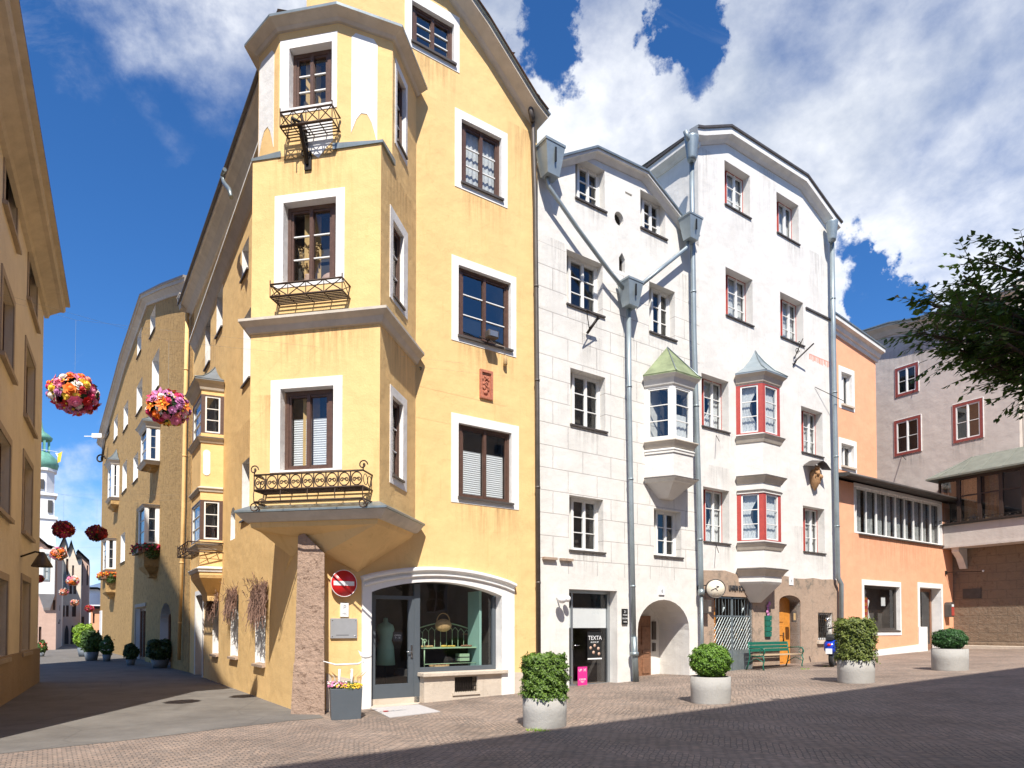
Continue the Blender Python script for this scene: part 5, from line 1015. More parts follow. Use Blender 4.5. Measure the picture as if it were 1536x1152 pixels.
th = thing('clothes_dummy', 'shop dummy in pale clothes behind the orange shop window', 'mannequin', fr=F3, loc=(sw[0] + 1.0, .45, sw[2])); m = MB(); cx_ = sw[0] + .95; zb_ = sw[2] + .1; m.lathe([(.001, 0), (.18, 0), (.2, .35), (.13, .75), (.19, 1.05), (.08, 1.2), (.05, 1.3), (.08, 1.36), (.06, 1.5), (.001, 1.52)], (cx_, .5, zb_), 14); m.obj('body', 'lace', th, F3)
surround(og, F3, [(sd_[0] - .18, .4), (sd_[0] - .0, .4), (sd_[0], .4), (sd_[0], sd_[3]), (sd_[1], sd_[3]), (sd_[1], .4), (sd_[1] + .12, .4), (sd_[1] + .12, sd_[3] + .2), (sd_[0] - .18, sd_[3] + .2)][:0] or rectp(sd_[0] - .16, sd_[1] + .14, .38, sd_[3] + .2), rectp(sd_[0], sd_[1], .4, sd_[3]), t=.02, name='door_surround')
zD = .62; m = MB(); y = .36; xa_, xb_ = sd_[0], sd_[0] + (sd_[1] - sd_[0]) * .98
for q_ in ((xa_, xa_ + .14, zD, sd_[3]), (xb_ - .14, xb_, zD, sd_[3]), (xa_, xb_, zD, zD + .35), (xa_, xb_, sd_[3] - .14, sd_[3])): m.box(q_[0], q_[1], y, y + .05, q_[2], q_[3])
dr = m.obj('shop_door', 'doorbrown', og, F3, bevel=.006); MB().quad((xa_, y + .02, zD), (xb_, y + .02, zD), (xb_, y + .02, sd_[3]), (xa_, y + .02, sd_[3])).obj('pane', 'glass', dr, F3)
m = MB(); m.prism([(F3.x(1309, 970), .2), (sd_[0] - .16, .2), (sd_[0] - .16, .98), (F3.x(1309, 970), .80)], -.02, .02); m.obj('white_plinth', 'trimwhite', og, F3); m = MB(); m.prism([(sd_[1] + .14, .2), (U3, .2), (U3, 1.0), (sd_[1] + .14, .98)], -.012, .02); m.obj('white_plinth', 'trimwhite', og, F3)
m = MB(); m.box(sd_[0] - .1, sd_[1] + .1, -.2, .45, .3, .66); m.obj('door_step', 'lightstone', og, F3, bevel=.012)
m = MB(); m.box(sd_[0] - .16, sd_[0] + .55, -.04, .3, .66, 1.7); m.obj('parapet', 'trimwhite', og, F3)
stain(og, F3, .2, U3 - .3, sx_[2] - .05, 1.5, 'stain_brown'); stain(og, F3, .1, U3 - .05, zev, 1.6, 'stain_brown')
# lean-to roof
m = MB(); a, b = -.1, U3 + .45; zl = zev
m.loft([[(a, -.5, zl + .02), (b, -.5, zl + .02), (b, -.5, zl + .16), (a, -.5, zl + .16)], [(a, 3.2, zl + .55), (b, 3.2, zl + .55), (b, 3.2, zl + .69), (a, 3.2, zl + .69)]]); m.obj('wing_roof', 'roofdark', og, F3); m = MB(); m.tube([(a - .1, -.55, zl + .08), (b, -.55, zl + .08)], .07, 8); m.obj('gutter', 'tindark', og, F3)
FO = Fr(*F3.W(0, 2.0, 0).xy, 56.0); UO = FO.x(1314, 600)
to = pxpath(FO, [(1250, 500), (1314, 542)], 0); zO0, zO1 = to[0][2], to[1][2]
outO = [(-1.5, 1), (UO, 1), (UO, zO1), (to[0][0], zO0), (-1.5, zO0 + .6)]
i1, i2 = FO.rect(1262, 1277.7, 560, 608), FO.rect(1262, 1281, 667, 700)
wall('upper_wall', og, FO, outO, [hole(FO, (1262, 1277.7, 560, 608), .22), hole(FO, (1262, 1281, 667, 700), .22)], ['orange', 'trimwhite', 'room'])
for q_ in (i1, i2): surround(og, FO, rectp(q_[0] - .2, q_[1] + .2, q_[2] - .2, q_[3] + .22), rectp(*q_)); window(og, FO, *q_, .18, 'whitewood', rows=1, t=.05); sill(og, FO, q_[0] - .05, q_[1] + .08, q_[2] + .02, .1, .08, 'lightstone')
m = MB(); m.loft([[(UO, 0, 1), (UO, 6, 1)], [(UO, 0, zO1), (UO, 6, zO1)]], caps=False, closed=False); m.obj('side_wall', 'orange', og, FO)
sweep(og, FO, [(-1.5, zO0 + .6), (to[0][0], zO0), (UO + .1, zO1 - .05)], [(0, -.02), (.06, -.02), (.08, .12), (.16, .14), (.2, .3), (.36, .34), (.36, .5), (.4, .5), (.4, .56), (0, .6)], ['covewhite', 'tin', 'orange'], 'eaves_cornice', mi=[0, 0, 0, 0, 0, 0, 1, 1, 1, 0])
m = MB(); m.loft([[(-1.5, -.3, zO0 + 1.15), (UO + .1, -.3, zO1 + .5)], [(-1.5, 6, zO0 + 1.6), (UO + .1, 6, zO1 + 1.2)]], caps=False, closed=False); m.obj('roof', 'tin', og, FO)
x, z = F3.uz(1425, 915, -.15); th = thing('post_box', 'small red and grey newspaper box on the right edge of the orange wing', 'post box', fr=F3, loc=(x, -.1, z)); m = MB(); m.box(x - .2, x + .14, -.26, -.0, z - .3, z + .2); m.prism([(x - .2, z + .2), (x + .14, z + .2), (x + .1, z + .3), (x - .03, z + .34), (x - .16, z + .3)], -.26, 0); m.obj('body', 'tindark', th, F3, bevel=.01); MB().box(x - .12, x + .1, -.275, -.26, z - .24, z + .12).obj('front_panel', 'redwood', th, F3); MB().box(x - .1, x + .08, -.27, -.26, z + .14, z + .24).obj('name_strip', 'signwhite', th, F3)
x, z = F3.uz(1422, 859, -.1); th = thing('street_lamp_arm', 'thin iron arm with a small lamp reaching out from the orange wing', 'lamp', fr=F3, loc=(x, 0, z)); m = MB(); m.tube([(x, 0, z), (x + .1, -.5, z + .02), (x + .25, -1.3, z - .02)], .015, 5); m.box(x - .06, x + .06, -.05, 0, z - .08, z + .08); m.obj('arm', 'iron', th, F3); MB().ball((x + .25, -1.32, z), .045, 8, 6).obj('lamp_head', 'signwhite', th, F3)
# ================================================================== GREY HOUSE
C4 = F3.W(U3 + .05, 0.0, 0); LG = 12.0; dg = Vector((math.sin(R(148.3)), math.cos(R(148.3)), 0)); O4 = C4 - dg * 6 ; F4 = Fr(O4.x, O4.y, 148.3)
gh = thing('grey_house', 'grey plastered house with dark red windows, a timber oriel and a stone foot', 'house', (O4.x, O4.y, 0))
u15 = F4.x(1300, 500); ur = F4.x(1534, 480) + 4
zt_ = F4.z(1375, 499); zpk = F4.z(1340, 482)
ul = -.5
zst = F4.z(1490, 800)
k_ = F4.rect(1343, 1378, 548, 592); l_ = F4.rect(1341.5, 1382, 627, 681); m_ = F4.rect(1429.5, 1475, 602, 661)
ptop = [(p[0], p[2]) for p in pxpath(F4, [(1300, 512), (1340, 500), (1376, 495)], 0)]
o4 = [(ptop[0][0], zst - .6), (F4.x(1528, 600), zst - .6), (F4.x(1528, 560), F4.z(1400, 497)), ] + ptop[::-1]
wall('upper_wall', gh, F4, o4, [(rectp(*q_), .05) for q_ in (k_, l_, m_)], ['grey', 'grey', 'room'])
for q_ in (k_, l_, m_):
    window(gh, F4, *q_, .0, 'whitewood', frame='darkred', rows=2, t=.12, thick=.06); surround(gh, F4, rectp(q_[0] - .0, q_[1] + .025, q_[2] - .0, q_[3] + .025), rectp(q_[0] + .001, q_[1], q_[2] + .001, q_[3]), 'trimwhite', .035)
stain(gh, F4, 2, 9, F4.z(1400, 505), 2.5); stain(gh, F4, l_[0] - .2, l_[1] + .3, l_[2], 1.6); stain(gh, F4, m_[0] - .2, m_[1] + .3, m_[2], 1.4)
xR = F4.x(1528, 600); m = MB(); m.loft([[(xR, -.0, -.3), (xR, 8, -.3)], [(xR, 0, 16), (xR, 8, 16)]], caps=False, closed=False); m.obj('side_wall', 'grey', gh, F4)
m = MB(); m.box(xR + .02, xR + 5, .3, .7, -.3, F4.z(1400, 497) - .6); m.obj('return_wall', 'grey', gh, F4)
sweep(gh, F4, ptop + [(xR + .2, F4.z(1400, 497))], COVE, ['cove', 'tin'], 'eaves_cornice', mi=COVEMI)
m = MB(); pr = ptop + [(xR + .2, F4.z(1400, 497))]; m.loft([[(x, -.3, z + .45) for x, z in pr], [(x, 7, z + 1.6) for x, z in pr]], caps=False, closed=False); m.obj('roof', 'tin', gh, F4)
# stone foot
m = MB(); u0_, u1_ = 4.0, F4.x(1536, 900) + 5; m.box(u0_, u1_, -.12, .4, -.3, zst - .55); m.obj('stone_foot', 'ashlar', gh, F4)
m = MB(); m.box(u0_, u1_, -.22, -.11, -.3, 1.05); m.obj('stone_offset', 'ashlar', gh, F4, bevel=.03)
x, z = F4.uz(1458, 890, -.13); MB().box(x - .35, x + .35, -.16, -.12, z - .22, z + .2).obj('dark_tablet', 'roofdark', gh, F4)
# timber-windowed oriel, running out of frame
uo0 = 5.9; Wo = 1.0
zz = lambda py: zpx(F4, uo0 + 1.4, -Wo, py)
uo1 = uo0 + 7
m = MB(); zA, zB_, zC_ = zz(815), zz(783), zz(712)
m.box(uo0, uo1, -Wo, -.01, zA, zB_, 0); m.box(uo0 - .0, uo1, -Wo - .05, -.01, zA - .09, zA, 0); o_ = m.obj('timber_oriel', ['grey'], gh, F4)
m = MB(); pan = 9; wp = (uo1 - uo0) / pan
for k in range(pan + 1): xx = uo0 + wp * k; m.box(max(uo0, xx - .07), min(uo1, xx + .07), -Wo, -Wo + .1, zB_, zC_)
for z0_, z1_ in ((zB_, zB_ + .1), (zC_ - .12, zC_), (zB_ + (zC_ - zB_) * .58, zB_ + (zC_ - zB_) * .58 + .045)): m.box(uo0, uo1, -Wo + .005, -Wo + .09, z0_, z1_)
m.box(uo0, uo0 + .1, -Wo + .1, -.01, zB_, zB_ + .1); m.box(uo0, uo0 + .1, -Wo + .1, -.01, zC_ - .12, zC_); m.box(uo0, uo0 + .1, -.55, -.45, zB_, zC_)
m.obj('timber_frame', 'darkwood', o_, F4); m = MB(); m.quad((uo0, -Wo + .05, zB_), (uo1, -Wo + .05, zB_), (uo1, -Wo + .05, zC_), (uo0, -Wo + .05, zC_)); m.quad((uo0 + .05, -Wo + .05, zB_), (uo0 + .05, 0, zB_), (uo0 + .05, 0, zC_), (uo0 + .05, -Wo + .05, zC_)); m.obj('pane', 'glass', o_, F4)
m = MB()
for k in range(pan): 
    if k % 3 != 0: d = drape(uo0 + wp * k + .12, uo0 + wp * (k + 1) - .1, zB_, zC_, -Wo + .22, n=14); m.add(d.v, d.f)
m.obj('curtain', 'carved', o_, F4); MB().box(uo0 + .1, uo1, -.3, -.2, zB_, zC_).obj('back_panel', 'room', o_, F4)
m = MB(); hz = zz(676) - zC_
m.loft([[(uo0 - .3, -Wo - .45, zC_), (uo1, -Wo - .45, zC_), (uo1, 0, zC_), (uo0 - .3, 0, zC_)], [(uo0 - .3, -Wo - .45, zC_ + .07), (uo1, -Wo - .45, zC_ + .07), (uo1, 0, zC_ + .07), (uo0 - .3, 0, zC_ + .07)], [(uo0 + .9, -.0, zC_ + hz), (uo1, -.0, zC_ + hz), (uo1, .0, zC_ + hz), (uo0 + .9, .0, zC_ + hz)]])
for k in range(9): a = uo0 + .2 + k * .8; m.tube([(a, -Wo - .45, zC_ + .085), (max(a, uo0 + .9) , -.02, zC_ + hz)], .012, 4)
m.obj('oriel_roof', 'greygreen', o_, F4)
m = MB(); m.box(uo0 + .1, uo1, -Wo - .12, -Wo - .0, zB_ - .02, zB_ + .03)
for k in range(24): a = uo0 + .1 + k * .28; scroll(m, (a, zB_ + .12), .07, 0, -Wo - .1, 1, .008, 1.0)
m.tube([(uo0 + .05, -Wo - .1, zB_ + .2), (uo1, -Wo - .1, zB_ + .2)], .01, 4); m.obj('flower_rail', 'iron', o_, F4)
for xk in (uo0 + .55, uo0 + 3.4):
    m = MB(); m.loft([[(xk - .14, -.12, zA - .95), (xk + .14, -.12, zA - .95), (xk + .14, -.2, zA - .95), (xk - .14, -.2, zA - .95)][::-1], [(xk - .14, -.12, zA - .5), (xk + .14, -.12, zA - .5), (xk + .14, -.5, zA - .5), (xk - .14, -.5, zA - .5)][::-1], [(xk - .14, -.12, zA - .2), (xk + .14, -.12, zA - .2), (xk + .14, -.85, zA - .25), (xk - .14, -.85, zA - .25)][::-1], [(xk - .14, -.12, zA - .09), (xk + .14, -.12, zA - .09), (xk + .14, -.85, zA - .09), (xk - .14, -.85, zA - .09)][::-1]]); m.obj('corbel', 'covewhite', gh, F4)
m = MB()
for (a_, b_), (c_, d_), e_ in (((1378, 545), (1391, 540), .5), ((1353, 683), (1359, 690), .6), ((1425, 702), (1421, 709), .5)): p = F4.uz(a_, b_); q_ = F4.uz(c_, d_, -e_); m.tube([(p[0], 0, p[1]), (q_[0], -e_, q_[1])], .014, 5)
m.obj('iron_stay', 'iron', gh, F4)
SAZ0, SEL0 = R(175.5), R(51)
# ================================================================== OCHRE HOUSE IN THE LANE
NE = Vector((-12.0, 24.8)); L5 = 32.0; a5 = R(-36.8); O5 = NE + Vector((math.sin(a5), math.cos(a5))) * L5
F5 = Fr(O5.x, O5.y, 143.2)
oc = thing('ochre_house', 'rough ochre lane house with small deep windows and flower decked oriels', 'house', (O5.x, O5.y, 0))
w5 = [(225.5, 233, 466, 499), (206, 212, 498, 531), (228, 240, 530, 586), (205, 213.5, 573, 616), (185.5, 193.6, 604, 641), (171, 178, 624, 657), (183.6, 192, 692, 735), (200, 207, 682, 721), (160, 166, 625, 651), (181, 188, 800, 843)]
h5 = []; i5 = []
for q_ in w5:
    x0, x1, z0, z1 = F5.rect(*q_); x1 = min(x1, x0 + 2.0); h5.append((rectp(x0, x1, z0, z1), .3)); i5.append((x0, x1, z0, z1))
x0, x1, _, z1 = F5.rect(192, 230, 912, 1005); sh5 = (x0 + 3, x0 + 6.2, .0, z1); h5.append((rectp(*sh5), .25)); x0, x1, _, z1 = F5.rect(232, 262, 905, 1005); sh6 = (x1 - 3.4, x1 - .8, .0, z1); h5.append((archp(sh6[0], sh6[1], 0, sh6[3] - .8, sh6[3]), .4))
zO = [F5.z(283, 447), F5.z(268, 445), F5.z(218, 457), F5.z(160, 648)]; xO = [L5, F5.x(262, 450), F5.x(218, 450), F5.x(160, 650)]
xk = F5.x(222, 460); o5 = [(0, -.3), (L5, -.3), (L5, F5.z(283, 447)), (F5.x(255, 445), F5.z(255, 443)), (xk, F5.z(222, 456)), (F5.x(190, 545), F5.z(190, 545)), (F5.x(160, 648), F5.z(160, 648)), (0, F5.z(160, 648) - .6)]
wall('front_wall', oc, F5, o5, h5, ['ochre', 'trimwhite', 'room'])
for q_ in i5: window(oc, F5, *q_, .28, 'whitewood', thick=.04); sill(oc, F5, q_[0] - .05, q_[1] + .1, q_[2] + .02, .06)
window(oc, F5, *sh5, .22, 'doorbrown', sashes=3, rows=1, t=.1, name='shop_window'); window(oc, F5, *sh6, .36, 'doorbrown', sashes=2, rows=1, t=.1, name='shop_window')
m = MB(); m.box(sh5[0] - .2, sh5[1] + .2, -.05, 0, sh5[3] + .05, sh5[3] + .22); m.box(sh5[0] - .22, sh5[0] - .02, -.04, 0, 0, sh5[3]); m.obj('shop_surround', 'stone_trim', oc, F5)
sweep(oc, F5, o5[2:][::-1], [(0, -.1), (.06, -.1), (.1, 0), (.28, .16), (.34, .17), (.34, .3), (.4, .3), (.4, .38), (0, .42)], ['cove', 'tindark'], 'eaves_cornice', mi=[0] * 6 + [1, 1, 1])
m = MB(); pr = o5[2:][::-1]; m.loft([[(x, -.3, z + .4) for x, z in pr], [(x, 8, z + .8) for x, z in pr]], caps=False, closed=False); m.obj('roof', 'rooftile', oc, F5)
m = MB(); m.loft([[(L5, 0, -.3), (L5, .6, -.3)], [(L5, 0, 14.3), (L5, .6, 14.3)]], caps=False, closed=False); m.obj('side_wall', 'ochre', oc, F5)
downpipe(oc, F5, [(281, 470), (278, 600), (275, 760), (268, 990)], -.14, .07, 'yellow'); hopper(F5, 276, 455, .5, .5, -.25, 'cove', oc)
def boxoriel(px_out, px_in, py_mid, length, tops, foot, roof, rows, mats='ochre', post='whitewood', fills=('left', None), Wd=None):
    # near face spans px_in (outer edge) .. px_out (wall line)
    u1 = F5.x(px_out, py_mid); best = None
    for k in range(20, 150):
        p = F5.W(u1 - .08, -k / 100, 0); px = 768 + 1000 * p.x / p.y
        if best is None or abs(px - px_in) < best[0]: best = (abs(px - px_in), k / 100)
    Wd = best[1]; zz = lambda py: zpx(F5, u1, -Wd / 2, py)
    o, pl = oriel(oc, F5, u1 - length, u1, Wd, .08, (zz(tops[0]), zz(tops[1])), mats, [(zz(a), zz(b)) for a, b in rows], roof=roof, foot=foot, tip=.5, post=post, fills=fills, border=.1)
    return o, pl, zz, u1, Wd
o, pl, zz, u1a, Wa = boxoriel(240, 216, 660, 1.9, (692, 633), .25, .8, [(690, 635)], Wd=.7, fills=('left', None)); oledge(o, F5, pl, zz(692), .14, .14)
o, pl, zz, u1b, Wb = boxoriel(239, 214.5, 790, 1.9, (848, 755), .5, None, [(815, 758)], fills=(None, None)); oledge(o, F5, pl, zz(758), .1, .1); oledge(o, F5, pl, zz(818), .12, .12)
o, pl, zz, u1c, Wc_ = boxoriel(179, 163.5, 720, 2.0, (756, 690), .3, .9, [(745, 696)], fills=('left', None)); oledge(o, F5, pl, zz(747), .12, .12)
o, pl, zz, u1d, Wd_ = boxoriel(174, 157.5, 830, 2.0, (888, 806), .4, None, [(853, 808)], fills=('blind', None)); oledge(o, F5, pl, zz(808), .1, .1); oledge(o, F5, pl, zz(856), .12, .12)
def blossoms(m, pos, n, sp, rad, nm, base_=0):
    for k in range(n): p = (pos[0] + U(-sp[0], sp[0]), pos[1] + U(-sp[1], sp[1]), pos[2] + U(-sp[2], sp[2])); m.ball(p, rad * U(.6, 1.2), 6, 4, base_ + random.randrange(nm), (1, 1, .7))
def leaves(m, c, rad, n, size, mi=0, shell=.7, rnd_=(1, 1, 1), shape=None, jit=.25):
    for k in range(n):
        while True:
            d = Vector((U(-1, 1), U(-1, 1), U(-1, 1)))
            if .05 < d.length < 1: break
        d.normalize()
        if shape == 'cyl':
            q = U(0, 2 * math.pi); zz_ = U(-1, 1)
            if rnd() < .3: rr_ = math.sqrt(rnd()); zz_ = 1 - U(0, .12) - .2 * rr_ ** 4
            else: rr_ = 1 - (.0 if zz_ < .6 else (zz_ - .6) * .45)
            d = Vector((math.cos(q) * rr_, math.sin(q) * rr_, zz_)); nrm = Vector((math.cos(q), math.sin(q), .5)) 
        else: nrm = d.copy()
        bump = 1 + .08 * math.sin(d.x * 7 + c[0]) * math.cos(d.y * 6 + d.z * 5) + .05 * math.sin(d.z * 13 + d.x * 9)
        r = (1 - abs(random.gauss(0, jit)) * .5) * bump; p = Vector((c[0] + d.x * rad[0] * r, c[1] + d.y * rad[1] * r, c[2] + d.z * rad[2] * r))
        nn = (nrm + Vector((U(-1, 1), U(-1, 1), U(-.5, 1))) * .8).normalized(); t = nn.cross(Vector((U(-1, 1), U(-1, 1), U(-1, 1)))).normalized(); b = nn.cross(t); s = size * U(.6, 1.25)
        m.add([p - t * s, p + b * s * .45 + nn * s * .12, p + t * s, p - b * s * .45 + nn * s * .12], [(0, 1, 2, 3)], mi)
def flowerbox(name, label, u0, u1, W_, z, mats, n=90, drop=.2):
    th = thing(name, label, 'flower box', fr=F5, loc=(u1, -W_ / 2, z), group='flower boxes on the ochre oriels'); m = MB()
    m.box(u1 + .02, u1 + .22, -W_ - .1, -.05, z - .1, z + .08); m.box(u0, u1, -W_ - .25, -W_ - .05, z - .1, z + .08); m.obj('trough', 'doorbrown', th, F5)
    m = MB(); leaves(m, (u1 + .15, -W_ * .5, z + .1), (.25, W_ * .6, .22), 700, .05); leaves(m, ((u0 + u1) / 2, -W_ - .15, z + .1), ((u1 - u0) / 2, .2, .22), 500, .05); leaves(m, (u1 + .2, -W_ * .5, z - .15), (.15, W_ * .5, .25), 300, .05); m.obj('foliage', 'ivy', th, F5)
    m = MB(); blossoms(m, (u1 + .2, -W_ * .5, z + .15), n, (.18, W_ * .6, .16), .05, len(mats)); blossoms(m, (u1 - .9, -W_ - .2, z + .15), n, (1, .15, .16), .05, len(mats)); m.obj('blossoms', mats, th, F5)
zz = lambda py: zpx(F5, u1b, -Wb / 2, py); flowerbox('flower_box', 'dark red geraniums in a box under the larger near ochre oriel', u1b - 1.9, u1b, Wb, zz(826), ['pf_red', 'pf_dark', 'pf_rose'])
zz = lambda py: zpx(F5, u1d, -Wd_ / 2, py); flowerbox('flower_box', 'bright orange and red geraniums trailing from a box under the far ochre oriel', u1d - 2.0, u1d, Wd_, zz(866), ['pf_orange', 'pf_red', 'pf_orange', 'pf_yellow'], 130)
x, z = F5.uz(160, 950); MB().box(.2, 1.6, -.05, .0, 0, F5.z(157, 915)).obj('white_door', 'trimwhite', oc, F5)
# little lamp and camera brackets on the ochre far edge
p = at(150, 655, 47); th = thing('wall_fitting', 'white box lamp on a bracket at the far end of the ochre eaves', 'lamp', p); m = MB(); m.box(-.5, .2, -.15, .15, -.1, .2); m.box(-1.1, -.5, -.04, .04, .0, .05); m.obj('body', 'signwhite', th, Fr(p.x, p.y, 90), (0, 0, p.z)); p2 = at(153, 680, 47); m = MB(); m.tube([(0, 0, 0), (.2, 0, 1.6)], .08, 6); scroll(m, (-.1, .1), .35, 0, 0, 1, .06); m.obj('iron_bracket', 'iron', th, Fr(p2.x, p2.y, 90), (0, 0, p2.z - .5))
# glass screen of the roof terrace on the yellow house
m = MB()
for k in range(4): m.box(.1 + k * 1.1, 1.15 + k * 1.1, .3, .33, zeave + .2, 15.95)
m.obj('terrace_screen', 'tinlight', yh, FL)
# ================================================================== LEFT HOUSE
CL = Vector((-14.5, 20.4)); NL = 13.9; a6 = R(-30.2); O6 = CL - Vector((math.sin(a6), math.cos(a6))) * NL; F6 = Fr(O6.x, O6.y, -30.2)
lh_ = thing('cream_house', 'shaded cream house on the left with broad eaves and stone framed windows', 'house', (O6.x, O6.y, 0)); ze = F6.z(57, 431)
w6 = [(6, 25, 232, 338), (1.5, 19, 432, 548), (41.6, 55, 388, 470), (37, 50.8, 531, 636), (34, 47, 693, 801), (-8, 13.7, 650, 766), (31, 43, 872, 975), (-10, 9, 868, 985)]
h6 = []; i6 = []
for q_ in w6: r_ = F6.rect(*q_); h6.append((rectp(*r_), .22)); i6.append(r_)
wall('lane_wall', lh_, F6, [(0, -.3), (NL, -.3), (NL, ze), (0, ze)], h6, ['cream', 'cream', 'room'])
for r_ in i6: window(lh_, F6, *r_, .18, 'brownwood', rows=2, t=.06); surround(lh_, F6, rectp(r_[0] - .16, r_[1] + .16, r_[2] - .1, r_[3] + .16), rectp(*r_), 'stone_trim', .03); sill(lh_, F6, r_[0] - .2, r_[1] + .2, r_[2] - .02, .1, .09, 'stone_trim')
m = MB(); m.box(0, NL + .06, -.06, 0, -.1, F6.z(57, 972)); m.obj('plinth', 'plinth', lh_, F6)
m = MB(); m.loft([[(NL, 0, -.3), (NL, 9, -.3)], [(NL, 0, ze), (NL, 9, ze)]], caps=False, closed=False); m.loft([[(0, 0, -.3), (0, 9, -.3)], [(0, 0, ze), (0, 9, ze)]], caps=False, closed=False); m.obj('end_wall', 'cream', lh_, F6)
sweep(lh_, F6, [(-.1, ze - .02), (NL + .25, ze - .02)], [(0, -.12), (.1, -.1), (.14, .0), (.4, .16), (.5, .17), (.54, .22), (.54, .36), (.66, .38), (.66, .45), (0, .5)], ['cove', 'rooftile'], 'eaves_cornice', mi=[0] * 7 + [1, 1, 1])
m = MB(); 
def trace(P, fr_, u):          # where the sun ray through P meets the plane x=u of a wall frame
    s = Vector((math.sin(SAZ0) * math.cos(SEL0), math.cos(SAZ0) * math.cos(SEL0), math.sin(SEL0))); q = P - fr_.o; t = (u - q.dot(fr_.d)) / s.dot(fr_.d); q = q + s * t; return (u, max(.1, q.dot(fr_.n)), q.z)
pa, pb = F5.uz(205, 757), FL.uz(303, 955); r1 = trace(F5.W(pa[0], 0, pa[1]), F6, NL - .4); r0 = trace(FL.W(pb[0], 0, pb[1]), F6, 0.0)
m.loft([[(-.1, -.6, ze + .4), (-.1, .1, ze + .5), r0, (0, 6, 14)], [(NL + .2, -.6, ze + .4), (NL - .2, .5, ze + .8), r1, (NL - .3, 7.5, 14)]]); m.obj('roof', 'rooftile', lh_, F6)  # unseen ridge, made up tall and slanted to cast the shadow on the lane walls
p = F6.uz(56, 842, -.35); th = thing('wall_lamp', 'dark triangular shaded lamp on the corner of the cream house', 'lamp', fr=F6, loc=(p[0], -.1, p[1])); m = MB(); m.lathe([(.001, .25), (.05, .24), (.24, -.12), (.23, -.14), (.001, -.1)], (p[0], -.45, p[1]), 10); m.obj('shade', 'tindark', th, F6); m = MB(); m.tube([(p[0], 0, p[1] + .1), (p[0], -.3, p[1] + .24), (p[0], -.45, p[1] + .22)], .025, 6); m.obj('arm', 'iron', th, F6)
# ================================================================== OPPOSITE HOUSE (behind the camera, shades the foreground)
def opposite():
    t = math.tan(SEL0); s = Vector((math.sin(SAZ0), math.cos(SAZ0))); H = 18.0
    A = on_ground(662, 1116); B = on_ground(1200, 1045); A2 = A.xy + s * ((H - A.z) / t); B2 = B.xy + s * ((H - B.z) / t); d = (B2 - A2).normalized()
    return Fr(*(A2 - d * 5).to_tuple(), math.degrees(math.atan2(d.x, d.y)) + 180), d
FP, dP = opposite()
oh = thing('opposite_house', 'pale house across the square whose roofline shades the foreground', 'house', FP.W(-20, 0, 0)); m = MB(); hp = []
for r_ in range(4):
    for k in range(9): x = -38 + k * 4.2; hp.append((rectp(x, x + 1.2, 2.5 + r_ * 3.9, 4.4 + r_ * 3.9), .2))
wall('front_wall', oh, FP, [(-40, -.3), (0, -.3), (0, 18), (-40, 18)], hp, ['cream2', 'trimwhite', 'room'], body=0)
m = MB(); m.loft([[(0, 0, -.3), (0, 9, -.3), (-40, 9, -.3), (-40, 0, -.3)], [(0, 0, 17.9), (0, 9, 17.9), (-40, 9, 17.9), (-40, 0, 17.9)]], caps=False, closed=False) if False else m.loft([[(0, 0, -.3), (0, 9, -.3)], [(0, 0, 17.9), (0, 9, 17.9)]], caps=False, closed=False); m.quad((-40, 9, -.3), (0, 9, -.3), (0, 9, 17.9), (-40, 9, 17.9)); m.obj('side_wall', 'cream2', oh, FP)
m = MB(); m.box(-40.2, .2, -.0, 9, 17.9, 18.0); m.obj('roof', 'roofdark', oh, FP)
for (q_, d_) in hp: window(oh, FP, q_[0][0], q_[1][0], q_[0][1], q_[2][1], .15, 'whitewood')
# ================================================================== FAR END OF THE LANE
def far_house(name, label, Y, poly, mat, wins, roofm='rooftile', body=9, extra=None):
    f = Fr(at(poly[0][0], 900, Y).x, Y, 58); th = thing(name, label, 'house', (f.o.x, Y, 0), group='houses at the far end of the lane')
    pl = [f.uz(*p) for p in poly]; xs = [p[0] for p in pl]; outer = [(min(xs), -.5), (max(xs), -.5)] + [(p[0], p[1]) for p in pl[::-1]]
    hs_ = [(rectp(*f.rect(*w)), .25) for w in wins]; wall('front_wall', th, f, outer, hs_, [mat, mat, 'room'], body=body)
    for w in wins: window(th, f, *f.rect(*w), .2, 'brownwood', rows=2, t=.08)
    m = MB(); pts = [(p[0], p[1]) for p in pl]; m.loft([[(x, -.35, z) for x, z in pts], [(x, body, z) for x, z in pts], [(x, body, z + .25) for x, z in pts], [(x, -.35, z + .25) for x, z in pts]], caps=False, closed=False); m.obj('roof', roofm, th, f)
    if extra: extra(th, f)
    return th, f
def exA(th, f):
    x0, x1, z0, z1 = f.rect(66.5, 76, 832, 872); m = MB(); m.loft([[(x0, 0, z0 - 2.2), (x1, 0, z0 - 2.2), (x1, -.3, z0 - 2), (x0, -.3, z0 - 2)], [(x0 - .3, 0, z0 - 1), (x1 + .3, 0, z0 - 1), (x1 + .3, -1.0, z0 - 1), (x0 - .3, -1.0, z0 - 1)], [(x0 - .3, 0, z1 + .3), (x1 + .3, 0, z1 + .3), (x1 + .3, -1.0, z1 + .3), (x0 - .3, -1.0, z1 + .3)]]); m.obj('oriel', 'farwhite', th, f); window(th, f, x0, x1, z0, z1, -1.04, 'tinlight', sashes=1, t=.07)
far_house('lane_house', 'whitish house with a tall oriel strip just past the cream corner', 50, [(52, 812), (58, 810), (72, 822), (86, 827)], 'pink', [(58, 62, 940, 965), (79, 83, 900, 915)], extra=exA)
